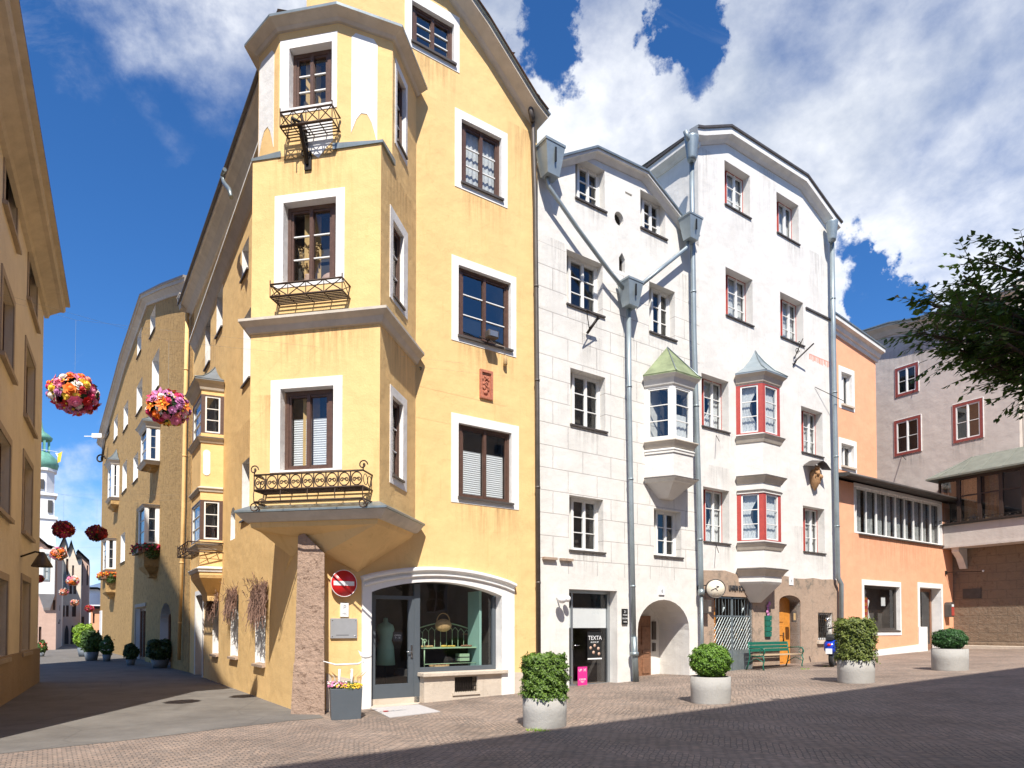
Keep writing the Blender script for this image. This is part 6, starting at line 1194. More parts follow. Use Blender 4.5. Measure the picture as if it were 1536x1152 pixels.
def exB(th, f):
    m = MB(); a = f.rect(68, 91, 917, 936); m.loft([[(a[0], 0, a[3]), (a[1], 0, a[3] - .8), (a[1], 0, a[3] - .7), (a[0], 0, a[3] + .1)], [(a[0], -1.8, a[3] - .8), (a[1], -1.8, a[2]), (a[1], -1.8, a[2] + .1), (a[0], -1.8, a[3] - .7)]]); m.obj('awning', 'tindark', th, f); b = f.rect(76, 88, 938, 967); MB().box(b[0], b[1], -.1, 0, b[2], b[3]).obj('shop_front', 'shopyellow', th, f)
    b = f.rect(75, 90, 908, 916); MB().box(b[0], b[1], -.1, 0, b[2], b[3]).obj('shop_sign', 'tindark', th, f)
far_house('lane_house', 'sunlit pale yellow house above a yellow shop front and awning', 55, [(79, 838), (90, 832)], 'cream', [(82, 86, 855, 865)], extra=exB)
def exC(th, f):
    for a, b in ((97, 103), (106, 111)):
        x0, x1, z0, z1 = f.rect(a, b, 938, 966); m = MB(); m.prism(archp(x0, x1, z0, z1 - 1, z1), -.05, .0); m.obj('arched_doorway', 'roofdark', th, f)
    x0, x1, z0, z1 = f.rect(92, 101, 868, 885); m = MB(); m.prism([(x0, z0), (x1, z0), (x1 - .1, z1 + .6), (x0, z1)], -1.0, 0); m.obj('balcony', 'slate', th, f)
far_house('lane_house', 'greenish grey house with two steep gables far down the lane', 62, [(86, 830), (88, 826), (97, 806), (101, 829), (103, 826), (107, 814), (115, 840), (122, 838)], 'cream2', [(99, 102.5, 838, 862), (108, 111, 848, 868), (104, 108, 878, 891), (110, 114.5, 878, 891), (92, 97, 908, 925), (99, 103, 908, 925), (108, 114, 908, 925)], 'slate', extra=exC)
far_house('lane_house', 'reddish brown house with a slanting roof far down the lane', 66, [(114, 833), (117, 828), (134, 844)], 'pink', [(121, 124, 842, 878), (130, 132, 848, 878), (122, 126, 925, 950)], 'slate')
far_house('lane_house', 'low white house closing the lane below the mountain', 78, [(118, 884), (146, 884), (152, 886)], 'farwhite', [(124, 130, 895, 906), (138, 141, 912, 925), (146, 149, 912, 925)], 'slate')
far_house('lane_house', 'salmon house peeping out behind the far oriel of the ochre house', 62, [(136, 913), (153, 913)], 'orange', [(139, 142, 920, 935), (146, 149, 945, 962)], 'slate', body=3)
p = at(143, 905, 70)
f = Fr(at(132, 900, 76).x, 76, 90); r_ = f.rect(133, 150, 890, 907); th = thing('hanging_banner', 'blank white banner hanging across the far end of the lane', 'banner', (f.W(r_[0], 0, r_[2]))); MB().box(r_[0], r_[1], 0, .04, r_[2], r_[3]).obj('cloth', 'signwhite', th, f)
# church tower
YT = 140; c = at(57, 900, YT); th = thing('church_tower', 'white church tower with green onion dome beyond the cream house', 'church tower', (c.x, YT, 0)); f = Fr(c.x, YT, 53); zt = lambda py: at(57, py, YT).z
k = 1000 / YT; m = MB(); R_ = 2.75
sq = lambda r, z: [(r * a, r * b, z) for a, b in ((-1, -1), (1, -1), (1, 1), (-1, 1))]
oct_ = lambda r, z: [(r * math.cos(R(22.5 + 45 * i)), r * math.sin(R(22.5 + 45 * i)), z) for i in range(8)]
m.loft([sq(R_, 0), sq(R_, zt(780))]); m.loft([sq(R_ + .3, zt(780)), sq(R_ + .3, zt(776))]); m.loft([sq(R_ - .3, zt(776)), sq(R_ - .3, zt(745))]); m.loft([sq(R_ + .2, zt(745)), sq(R_ + .2, zt(741))]); m.loft([oct_(R_ - .1, zt(741)), oct_(R_ - .1, zt(708))]); m.loft([oct_(R_ + .35, zt(708)), oct_(R_ + .35, zt(704))]); m.obj('shaft', 'farwhite', th, f)
m = MB(); m.lathe([(R_ + .2, zt(704)), (R_ + .5, zt(696)), (R_ + .2, zt(688)), (R_ * .7, zt(681)), (R_ * .5, zt(678)), (.01, zt(677))], (0, 0, 0), 16); m.lathe([(1.9, zt(660)), (2.1, zt(656)), (1.4, zt(651)), (.6, zt(647)), (.3, zt(641)), (.05, zt(628))], (0, 0, 0), 16); m.obj('onion_dome', 'patina', th, f)
m = MB()
for i in range(8): a = R(22.5 + 45 * i); m.box(1.5 * math.cos(a) - .2, 1.5 * math.cos(a) + .2, 1.5 * math.sin(a) - .2, 1.5 * math.sin(a) + .2, zt(678), zt(660))
m.obj('lantern_stage', 'patina', th, f); m = MB(); m.box(-.5, .6, -R_ - .05, -R_ + .2, zt(736), zt(722)); m.box(1.3, 2.1, -R_ - .05, -R_ + .3, zt(770), zt(752)); m.obj('louvre', 'roofdark', th, f)
fp = at(86, 681, 60); th = thing('pennant', 'small yellow and white pennant on a thin line near the church tower', 'flag', fp); m = MB(); m.add([(0, 0, 0), (.45, 0, .25), (.3, 0, -.7), (.0, .05, -.8)], [(0, 1, 2, 3)], 0); m.add([(-.2, .0, .1), (.1, 0, .1), (.05, 0, -.3)], [(0, 1, 2)], 1); m.tube([(-2, 0, .5), (0, 0, .2)], .02, 4, 1); m.obj('cloth', ['pf_yellow', 'signwhite'], th, Fr(fp.x, fp.y, 90), (0, 0, fp.z))
# mountain
m = MB(); pts = []
random.seed(3)
for k in range(60):
    X = -1900 + k * 40; h = 250 + 60 * math.sin(k * .35) + 30 * math.sin(k * 1.1 + 1) + U(-8, 8) - max(0, X + 900) * .12; pts.append((X, h))
rings = []
for j, (dy, q) in enumerate(((0, 0), (300, .45), (700, .8), (1000, 1), (1600, .6), (2400, 0))): rings.append([(x + U(-10, 10), 2400 + dy, max(-5, h * q + (U(-12, 12) if 0 < q < 1 else 0)) if q else -20) for x, h in pts])
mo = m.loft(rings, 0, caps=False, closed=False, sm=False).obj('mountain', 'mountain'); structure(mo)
# ================================================================== GROUND
random.seed(11)
m = MB(); xs = [-3000, -60, -3, 20.4, 60, 3000]; ys = [-3000, -40, 160, 6000]; vs = [(x, y, gz(x)) for x in xs for y in ys]
m.add(vs, [(i * 4 + j, (i + 1) * 4 + j, (i + 1) * 4 + j + 1, i * 4 + j + 1) for i in range(5) for j in range(3)]); structure(m.obj('ground', 'cobble'))
lane = [on_ground(*p) for p in ((-260, 1165), (0, 1131), (180, 1112), (353, 1091), (440, 1081), (486, 1077))]
m = MB(); P = [(p.x, p.y) for p in lane]; P[-1] = (min(P[-1][0], -3.3), P[-1][1]); poly = P + [(-4.1, 13.6), (-11, 26), (-24, 50), (-24, 100), (-60, 100), (-40, 40), (-16, 8)]
loop = [Vector((p[0], p[1], 0)) for p in poly]; tri = tessellate_polygon([loop]); m.add([(p.x, p.y, .004) for p in loop], [tuple(t) for t in tri]); structure(m.obj('lane_paving', 'asphalt'))
m = MB(); p0, p1 = lane[3], lane[5]
# ================================================================== THINGS STANDING ON THE SQUARE
def planter(px, py, wpx, label, kind, bw, bt, lmat, n, shape=None, leaf=.028):
    g = on_ground(px, py); r = wpx / 2000 * g.y; c = Vector((g.x * (1 + r / g.y), g.y + r, 0)); c.z = gz(c.x); h = r * 1.33
    th = thing('planter', label, 'planter', c, group='round concrete planters on the square'); m = MB()
    m.lathe([(.001, -.1), (r * .97, -.1), (r * .985, .02), (r, h * .5), (r * 1.0, h), (r * .9, h), (r * .88, h - .06), (.001, h - .06)], (0, 0, 0), 40); m.obj('tub', 'concrete', th, None, c); m = MB(); m.lathe([(.001, h - .08), (r * .89, h - .08), (r * .89, h - .055), (.001, h - .05)], (0, 0, 0), 24); m.obj('soil', 'soil', th, None, c)
    zt_ = at(px, bt, c.y).z - c.z; bh = (zt_ - h * .93) / 2; br = bw / 2000 * c.y; cz = h * .93 + bh
    bush = thing('box_bush', kind, 'bush', c + Vector((0, 0, h)), group='clipped box bushes in the planters'); m = MB(); 
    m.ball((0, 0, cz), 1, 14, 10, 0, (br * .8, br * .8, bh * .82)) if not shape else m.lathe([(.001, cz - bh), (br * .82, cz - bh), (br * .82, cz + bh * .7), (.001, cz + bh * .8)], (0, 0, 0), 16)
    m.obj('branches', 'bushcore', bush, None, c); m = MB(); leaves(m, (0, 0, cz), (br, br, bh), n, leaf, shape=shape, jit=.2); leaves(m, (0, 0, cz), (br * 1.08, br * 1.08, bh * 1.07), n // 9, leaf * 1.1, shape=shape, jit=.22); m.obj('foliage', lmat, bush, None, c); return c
planter(817, 1094, 68, 'weathered concrete planter nearest the camera, in front of the drainpipe', 'blocky clipped box bush in front of the dark drainpipe', 68, 981, 'box1', 9000, 'cyl', .026)
planter(1066, 1057, 60, 'concrete planter in front of the arched entrance and iron gate', 'bright green ball shaped box bush before the iron gate', 60, 966, 'box2', 8000, None, .026)
planter(1284, 1026, 52, 'concrete planter that hides the blue scooter', 'tall ragged box bush with browned twigs beside the blue scooter', 56, 928, 'box3', 6500, 'cyl', .034)
planter(1425, 1007, 49, 'concrete planter nearest the newspaper box', 'small dark domed box bush before the orange wing corner', 46, 943, 'box4', 6500, None, .026)
# weeds
m = MB()
for px, py in ((800, 1096), (812, 1097), (1240, 1000), (1207, 1004)):
    g = on_ground(px, py)
    for k in range(30): a = (g.x + U(-.12, .12), g.y + U(-.05, .05), gz(g.x)); m.add([a, (a[0] + .012, a[1], a[2]), (a[0] + U(-.03, .03), a[1] + U(-.03, .03), a[2] + U(.02, .06))], [(0, 1, 2)])
wd_ = m.obj('weeds', 'limeleaf'); tag(wd_, 'tufts of weeds growing in the paving joints', 'weeds'); wd_['kind'] = 'stuff'
# square grey flower planter by the corner pillar
g = on_ground(497, 1081); fq = Fr(g.x - .02, g.y, 72); th = thing('flower_planter', 'square grey planter with pink and yellow flowers beside the corner pillar', 'planter', g); S = .56
m = MB(); rg = [[(S * a * q + S / 2 * (1 - q), S * b * q + S / 2 * (1 - q), z) for a, b in ((0, 0), (1, 0), (1, 1), (0, 1))] for q, z in ((.92, 0), (1, .55), (1, .56), (.93, .56), (.93, .5))]; m.loft(rg); m.obj('tub', 'anthracite', th, fq, bevel=.005); m = MB(); leaves(m, (S / 2, S / 2, .56), (S * .5, S * .5, .1), 1500, .03); m.obj('foliage', 'ivy', th, fq)
m = MB(); blossoms(m, (S * .25, S * .45, .62), 90, (S * .3, S * .45, .05), .022, 3); m.obj('blossoms', ['pf_pink', 'pf_lilac', 'pf_white'], th, fq); m = MB(); blossoms(m, (S * .6, S * .15, .6), 110, (S * .4, S * .18, .04), .02, 1); m.obj('blossoms', 'pf_yellow', th, fq)
th = thing('garden_ornament', 'white spotted wooden stems with a pale crosspiece stuck in the grey planter', 'ornament', fr=fq, loc=(S / 2, S / 2, .55)); m = MB()
for xx in (.16, .38): m.tube([(xx, .25, .5), (xx + .01, .24, .9)], .022, 8)
m.tube([(-.12, .2, 1.05), (.1, .22, .98), (.5, .22, .99), (.62, .2, 1.06)], [.008, .02, .02, .008], 6); m.obj('stems', 'birch', th, fq); m = MB()
for k in range(40): xx = random.choice((.16, .38)); q = U(-2.6, -.4); m.ball((xx + .022 * math.cos(q), .25 + .022 * math.sin(q), U(.55, .88)), .006, 5, 4)
m.obj('spots', 'ink', th, fq); m = MB(); m.ball((.66, .3, 1.13), .06, 10, 8, 0, (1.6, .6, .8)); m.add([(.55, .3, 1.13), (.5, .28, 1.24), (.62, .3, 1.17)], [(0, 1, 2)]); m.tube([(.6, .3, 1.0), (.64, .3, 1.1)], .006, 5); m.obj('bird', 'signwhite', th, fq); m = MB()
for k in range(5): xx = (.05, .12, .42, .5, .55)[k]; m.add([(xx, .3, .6), (xx + .03, .28, .75), (xx + (.12 if k > 1 else -.1), .26, .86), (xx - .02, .3, .74)], [(0, 1, 2, 3)])
m.obj('brown_leaves', 'straw', th, fq)
# doormat
cs = [on_ground(*p) for p in ((556, 1063), (628, 1057.5), (660, 1068), (584, 1077))]; th = thing('doormat', 'pale grey doormat with faded writing before the shop door', 'doormat', cs[0]); m = MB(); m.loft([[(p.x, p.y, p.z + .001) for p in cs], [(p.x, p.y, p.z + .014) for p in cs]]); m.obj('mat', 'matgrey', th)
cen = sum(cs, Vector()) / 4; dx_ = ((cs[2] - cs[3]) + (cs[1] - cs[0])).normalized(); aa = math.atan2(dx_.y, dx_.x); mm = Matrix.Translation((cen.x, cen.y, cen.z + .015)) @ Matrix.Rotation(aa, 4, 'Z')
textmesh('MONDNER 19', .16, th, None, 0, 0, 0, 'plate', m=mm, thick=.001); m = MB(); q = mm @ Vector((-.38, 0, 0)); m.lathe([(.001, 0), (.06, 0), (.06, .002), (.001, .002)], q, 10); m.obj('red_mark', 'pf_red', th)
# green park bench
u0, u1 = F2.x(1143, 990, -.7), F2.x(1197, 990, -.6); gb = gz(F2.W(u0, -.5, 0).x) + .0; th = thing('park_bench', 'green iron bench with timber slats against the rough stone wall', 'bench', fr=F2, loc=((u0 + u1) / 2, -.5, gb)); yb_, yf_ = -.25, -.78
def seat_z(k): return gb + .45
m = MB()
for k in range(4): yy = yf_ + .04 + k * .12; m.box(u0 + .02, u1 - .02, yy, yy + .09, gb + .44, gb + .465)
m.obj('seat', 'plank', th, F2, bevel=.005); m = MB()
for k in range(3): z = gb + .55 + k * .105; y_ = yb_ - .02 + k * .02; m.box(u0 + .02, u1 - .02, y_, y_ + .025, z, z + .09)
m.obj('backrest', 'benchgreen', th, F2, bevel=.005)
for u in (u0, u1):
    m = MB(); m.tube([(u, yf_ + .02, gb), (u, yf_ + .05, gb + .12), (u, yf_ + .0, gb + .3), (u, yf_ + .05, gb + .43)], [.03, .02, .018, .025], 6); m.tube([(u, yb_ + .1, gb), (u, yb_ + .02, gb + .2), (u, yb_ - .03, gb + .43), (u, yb_ + .03, gb + .85)], [.03, .02, .022, .018], 6); m.tube([(u, yf_, gb + .43), (u, yb_, gb + .43)], .018, 6)
    m.tube([(u, yf_ + .05, gb + .43), (u, yf_ - .02, gb + .55), (u, yf_ + .02, gb + .66), (u, yf_ + .15, gb + .68), (u, yb_, gb + .66)], .018, 6); m.tube([(u, yf_ + .03, gb + .25), (u, -.5, gb + .36), (u, yb_ + .0, gb + .22)], .014, 5)
    pts = [(u, yf_ + .08 + .07 * math.cos(t_), gb + .57 + .07 * math.sin(t_)) for t_ in [k * .55 for k in range(12)]]; m.tube(pts, .01, 5); m.obj('iron_end', 'benchgreen', th, F2)
# blue scooter seen from behind
g = on_ground(1249, 1001); fs = Fr(g.x, g.y + .1, 38); fs.m = Matrix.Translation((g.x, g.y + .1, gz(g.x))) @ Matrix.Rotation(R(52), 4, 'Z') @ Matrix.Scale(1.15, 4)
G = 0; th = thing('scooter', 'blue motor scooter parked by the barred window, half hidden by a bush', 'scooter', (g.x, g.y, gz(g.x)))
def tyre(x): 
    m = MB(); rings = []
    for k in range(20):
        q = 2 * math.pi * k / 20; rings.append([(x + (.2 + .05 * math.cos(p)) * math.cos(q), .055 * math.sin(p), G + .25 + (.2 + .05 * math.cos(p)) * math.sin(q)) for p in [2 * math.pi * j / 10 for j in range(10)]])
    rings.append(rings[0]); m.loft(rings, 0, caps=False, sm=True); w_ = m.obj('wheel', 'rubber', th, fs); m = MB(); m.lathe([(.001, -.03), (.15, -.03), (.15, .03), (.001, .03)], (x, 0, G + .25), 14, ax='y'); m.obj('rim', 'alu', w_, fs)
tyre(.15); tyre(1.4)
m = MB(); sec = lambda x, w, z0, z1: [(x, w * a, G + z0 + (z1 - z0) * b) for a, b in ((-.6, 0), (-1, .3), (-1, .7), (-.6, 1), (.6, 1), (1, .7), (1, .3), (.6, 0))]
m.loft([sec(-.2, .05, .45, .55), sec(-.12, .14, .36, .7), sec(.15, .21, .32, .78), sec(.5, .2, .3, .78), (sec(.68, .12, .25, .6))], sm=True); m.loft([sec(.6, .17, .2, .27), sec(1.1, .17, .2, .27)], sm=True); m.loft([sec(1.1, .2, .22, .4), sec(1.16, .24, .3, .7), sec(1.24, .18, .6, .98)], sm=True); m.loft([sec(1.2, .04, .3, .5), sec(1.35, .08, .4, .58), sec(1.55, .07, .35, .52), sec(1.62, .02, .3, .4)], sm=True); m.obj('body', 'blueenamel', th, fs)
m = MB(); m.loft([sec(-.15, .1, .72, .8), sec(.1, .15, .78, .88), sec(.5, .14, .8, .87), sec(.66, .08, .76, .82)], sm=True); m.obj('saddle', 'rubber', th, fs)
m = MB(); m.tube([(1.15, -.32, G + 1.02), (1.2, -.18, G + 1.06), (1.22, 0, G + 1.04), (1.2, .18, G + 1.06), (1.15, .32, G + 1.02)], [.022, .02, .05, .02, .022], 8); m.obj('handlebar', 'iron', th, fs)
for s_ in (-1, 1):
    m = MB(); m.tube([(1.16, .22 * s_, G + 1.05), (1.12, .33 * s_, G + 1.25)], .006, 5); m.lathe([(.001, 0), (.055, 0), (.055, .012), (.001, .012)], (1.1, .34 * s_, G + 1.28), 12, ax='x'); m.obj('mirror', 'steel', th, fs)
m = MB(); m.ball((-.2, 0, G + .6), .05, 8, 6, 0, (.5, 1, .7)); m.obj('tail_light', 'signred', th, fs); m = MB(); m.box(-.23, -.215, -.08, .08, G + .36, G + .5); m.obj('number_plate', 'signwhite', th, fs); m = MB(); m.ball((.1, -.2, G + .62), .12, 8, 6, 0, (1, .4, .5)); m.ball((.35, -.21, G + .5), .1, 8, 6, 0, (1, .3, .5)); m.obj('decal', 'pf_white', th, fs)
# kerb below grey house
m = MB(); m.box(4.2, u1_, -.55, -.22, .2, .92, 0); kb = m.obj('kerb', 'lightstone', None, F4, bevel=.02); structure(kb)
# ---- goods in the corner shop window
zs0 = zsill + .05
def FRt(x, y_, z): return (x, y_, z)
th = thing('display_bench', 'pale green ornate metal bench in the corner shop window', 'bench', fr=FR, loc=(FR.x(680, 970, .6), .6, zs0)); ba, bb = FR.x(632, 980, .6), FR.x(712, 980, .6); m = MB(); zse = FR.z(670, 971.5, .6); zba = FR.z(670, 937, .8)
for x in (ba, bb):
    m.tube([(x, .45, zs0), (x, .45, zse)], .014, 6); m.tube([(x, .85, zs0), (x, .85, zba - .05)], .014, 6); m.tube([(x, .45, zse), (x, .45, zse + .15), (x, .6, zse + .22), (x, .85, zse + .2)], .012, 6); scroll(m, (x, zse + .15), .06, 0, .45, 1, .01)
m.tube([(ba, .45, zs0 + .12), (bb, .45, zs0 + .12)], .009, 5); m.obj('frame', 'palegreen', th, FR); m = MB(); m.box(ba - .03, bb + .03, .42, .88, zse - .012, zse + .012); m.obj('seat', 'palegreen', th, FR)
m = MB(); pts = [(ba + (bb - ba) * t_, .85, zba - .1 + .14 * math.sin(math.pi * t_)) for t_ in [k / 12 for k in range(13)]]; m.tube(pts, .014, 6)
for k in range(9):
    c_ = ba + (bb - ba) * (k + .5) / 9; w_ = (bb - ba) / 18; zt__ = zba - .14 + .1 * math.sin(math.pi * (k + .5) / 9); m.tube([(c_ - w_, .85, zse), (c_ - w_, .85, zt__ - .08), (c_, .85, zt__), (c_ + w_, .85, zt__ - .08), (c_ + w_, .85, zse)], .008, 5)
m.obj('backrest', 'palegreen', th, FR)
th = thing('straw_bag', 'round straw bag hanging in the corner shop window', 'bag', fr=FR, loc=(FR.x(665, 935, .7), .7, FR.z(665, 945, .7))); x, z = FR.uz(665, 938, .7); m = MB(); m.ball((x, .7, z), .2, 14, 10, 0, (1.1, .5, .75)); m.obj('body', 'straw', th, FR); m = MB(); m.tube([(x + .17 * math.cos(q), .7, z + .08 + .2 * math.sin(q)) for q in [math.pi * k / 10 for k in range(11)]], .012, 6); m.obj('handle', 'straw', th, FR)
x, z = FR.uz(713, 940, .9); th = thing('handbag', 'tan handbag on a dark stand at the right of the corner shop window', 'bag', fr=FR, loc=(x, .9, z)); m = MB(); m.prism([(x - .17, z - .16), (x + .17, z - .16), (x + .13, z + .14), (x - .13, z + .14)], .85, .98); m.obj('body', 'skin', th, FR, bevel=.02); m = MB(); m.tube([(x + .08 * math.cos(q), .9, z + .14 + .14 * math.sin(q)) for q in [math.pi * k / 8 for k in range(9)]], .01, 5); m.obj('handle', 'doorbrown', th, FR); MB().box(x - .25, x + .25, .8, 1.1, z - .2, z - .165).obj('shelf', 'doorbrown', th, FR)
for i, (px, lab) in enumerate(((644, 'tied bundle of small leather goods on the green bench, leftmost'), (672, 'row of folded straw goods in the middle of the green bench'), (696, 'row of brown leather goods at the right end of the green bench'))):
    x, z = FR.uz(px, 968, .6); th = thing('leather_goods', lab, 'goods', fr=FR, loc=(x, .6, zse)); m = MB()
    for k in range(9): m.ball((x + U(-.16, .16), .6 + U(-.1, .1), zse + .035), U(.03, .05), 8, 6, 0, (1.4, 1, .6))
    m.obj('pile', ('straw', 'shopyellow', 'doorbrown')[i], th, FR)
x, z = FR.uz(697, 985, .5); th = thing('gift_box', 'small pale green patterned box under the green bench', 'box', fr=FR, loc=(x, .5, z)); m = MB(); m.box(x - .13, x + .13, .5, .7, z - .1, z + .07); m.obj('box', 'palegreen', th, FR); m = MB(); m.box(x - .135, x + .135, .495, .705, z - .02, z); m.obj('ribbon', 'ink', th, FR)
x, z = FR.uz(662, 989, .5); th = thing('shoe_basket', 'low basket of sandals on the floor of the corner shop window', 'basket', fr=FR, loc=(x, .5, zs0)); m = MB(); m.lathe([(.001, 0), (.2, 0), (.24, .09), (.22, .09), (.19, .02), (.001, .02)], (x, .6, zs0), 16); m.obj('basket', 'straw', th, FR); m = MB()
for k in range(8): m.ball((x + U(-.14, .14), .6 + U(-.1, .1), zs0 + .09), .05, 6, 5, 0, (1.3, .7, .6))
m.obj('sandals', 'doorbrown', th, FR)
x, z = FR.uz(578, 965, 1.0); th = thing('clothes_dummy', 'shop dummy in pale green clothes behind the glass door', 'mannequin', fr=FR, loc=(x, 1.0, .15)); m = MB(); m.lathe([(.001, .7), (.22, .7), (.19, 1.1), (.14, 1.25), (.2, 1.5), (.17, 1.6), (.06, 1.66), (.05, 1.75), (.001, 1.76)], (x, 1.0, .12), 16); m.obj('dress', 'mint', th, FR); m = MB(); m.lathe([(.001, 0), (.16, 0), (.16, .02), (.02, .03), (.02, .72), (.001, .72)], (x, 1.0, .12), 12); m.obj('stand', 'iron', th, FR)
x, z = FR.uz(597, 955, .22); th = thing('door_notice', 'small dark opening hours notice on the glass shop door', 'notice', fr=FR, loc=(x, .24, z)); MB().box(x - .11, x + .11, .235, .24, z - .1, z + .1).obj('sheet', 'ink', th, FR); textmesh('OFFEN\n9 - 18', .05, th, FR, x, .233, z + .0, 'signwhite', thick=.0005)
# ================================================================== FLOWER BALLS OVER THE LANE
random.seed(5)
PM = ['pf_pink', 'pf_rose', 'pf_orange', 'pf_red', 'pf_white', 'pf_lilac', 'pf_yellow', 'pf_salmon', 'pf_dark']
def flower(m, p, n, s, mi, kind=0):
    n = n.normalized(); t = n.cross(Vector((.3, .9, .2))).normalized(); b = n.cross(t)
    if kind == 1:       # ball blossom
        for j in range(3):
            k_ = 7 - j
            for i in range(k_):
                q = 2 * math.pi * (i + j * .5) / k_; d = t * math.cos(q) + b * math.sin(q); e = t * -math.sin(q) + b * math.cos(q); r0 = s * (.9 - j * .27); h = s * (.15 + j * .22)
                m.add([p + n * h * .4, p + d * r0 * .7 + e * s * .3 + n * h, p + d * r0 + n * (h + .02 * s), p + d * r0 * .7 - e * s * .3 + n * h], [(0, 1, 2, 3)], mi)
        m.ball(p + n * s * .4, s * .35, 6, 5, mi)
    else:
        for i in range(6):
            q = 2 * math.pi * i / 6; d = t * math.cos(q) + b * math.sin(q); e = t * -math.sin(q) + b * math.cos(q)
            m.add([p, p + d * s * .6 + e * s * .28 + n * s * .3, p + d * s * 1.15 + n * s * .35, p + d * s * .6 - e * s * .28 + n * s * .3], [(0, 1, 2, 3)], mi)
        m.ball(p + n * s * .2, s * .2, 5, 4, 6)
def flower_ball(px, py, r_px, Y, label, pal, n=120):
    c = at(px, py, Y); r = r_px / 1000 * Y; th = thing('flower_ball', label, 'flower ball', c, group='flower balls strung over the lane'); f = Fr(c.x, c.y, 90); core = r * .84
    m = MB(); m.ball((0, 0, 0), core * .9, 16, 10, 0, (1, 1, .85)); leaves(m, (0, 0, 0), (core * 1.02, core * 1.02, core * .9), 420, r * .2, jit=.3); m.obj('greenery', 'shrub', th, f, (0, 0, c.z))
    m = MB()
    for k in range(n):
        z = 1 - 2 * (k + .5) / n; q = k * 2.39996 + U(-.2, .2); s = math.sqrt(1 - z * z); d = Vector((s * math.cos(q), s * math.sin(q), z)); flower(m, Vector((d.x * core, d.y * core, d.z * core * .88)) * U(.94, 1.04), d + Vector((U(-.3, .3), U(-.3, .3), U(-.3, .3))), r * U(.19, .38), random.choice(pal), 1 if rnd() < .55 else 0)
    m.obj('blossoms', PM, th, f, (0, 0, c.z)); m = MB(); m.tube([(0, 0, r * .7), (0, 0, 1.2)], .0018, 3); m.tube([(-6, -3.5, 1.9), (0, 0, 1.2), (6, 3.5, 1.9)], .0016, 3); m.obj('cable', 'tinlight', th, f, (0, 0, c.z))
mix = [0, 0, 1, 1, 2, 2, 3, 4, 5, 6, 7, 0]
flower_ball(112, 591, 34, 10.6, 'largest flower ball, pink and orange blossoms against the blue sky', mix, 80)
flower_ball(252, 612, 30, 11.7, 'colourful flower ball in front of the ochre oriel', [0, 1, 2, 2, 4, 5, 5, 6, 7], 75)
flower_ball(95, 794, 15, 23, 'dark red shaded flower ball in front of the church tower', [3, 8, 8, 1], 70); flower_ball(145, 800, 14, 24, 'dark red shaded flower ball beside the far ochre oriel', [3, 8, 8, 8], 70)
flower_ball(88, 831, 11.5, 32, 'orange and white flower ball in front of the steep gables', [2, 7, 4, 0, 2], 60); flower_ball(109, 871, 9, 38, 'salmon flower ball before the brown window shutters', [7, 2, 0, 4], 50)
flower_ball(96, 888, 6.5, 44, 'small pale salmon flower ball hanging lower down the lane', [7, 4, 7, 0], 40); flower_ball(112, 904, 6, 48, 'smallest flower ball, pink, deep in the lane above the arched doorways', [7, 0, 4, 7], 40); flower_ball(58.5, 868, 7, 27, 'red flower ball half hidden behind the corner of the cream house', [3, 1, 2], 50); flower_ball(134, 913, 6.5, 50, 'crimson flower ball by the hanging white banner', [3, 8, 1], 40)
# ================================================================== POTTED SHRUBS IN THE LANE
def potted(px, py, wpx, hpx, label, mats, n=1500, leaf=.07, kind='potted_shrub', blos=None):
    g = on_ground(px, py); w_ = wpx / 1000 * g.y; h = hpx / 1000 * g.y; th = thing(kind, label, 'potted plant', g, group='potted plants along the lane'); m = MB(); pr = w_ * .33; m.lathe([(.001, 0), (pr * .75, 0), (pr, h * .3), (pr * .85, h * .3), (.001, h * .27)], (0, 0, 0), 14); m.obj('pot', 'slate', th, None, g)
    m = MB(); leaves(m, (0, 0, h * .62), (w_ / 2, w_ / 2, h * .38), n, leaf, jit=.5); 
    for k in range(7): a = (U(-.3, .3) * w_, U(-.3, .3) * w_, h * U(.6, 1.0)); leaves(m, a, (w_ * .22, w_ * .22, h * .16), n // 9, leaf, jit=.5)
    m.obj('foliage', mats, th, None, g)
    if blos: m = MB(); blossoms(m, (0, 0, h * .7), 40, (w_ * .4, w_ * .4, h * .25), .05, len(blos)); m.obj('blossoms', blos, th, None, g)
potted(137, 991, 30, 44, 'bushy dark green potted shrub at the corner of the ochre house', 'ivy', 1800, .09); potted(127, 985, 30, 46, 'bright lime green potted tree in the sunlit gap of the lane', 'limeleaf', 1800, .09); potted(160, 992, 18, 34, 'potted rose bush beside the white door panel', 'ivy', 900, .08, blos=['pf_white', 'pf_orange'])
potted(240, 1002, 38, 42, 'dark shrub in the shade below the near ochre oriel', 'shrub', 1800, .08); potted(196, 998, 20, 30, 'small dark shrub in the shade at the ochre shop front', 'shrub', 900, .08); potted(62, 985, 14, 22, 'low potted plant with red flowers past the cream house corner', 'ivy', 700, .09, blos=['pf_red', 'pf_salmon'])
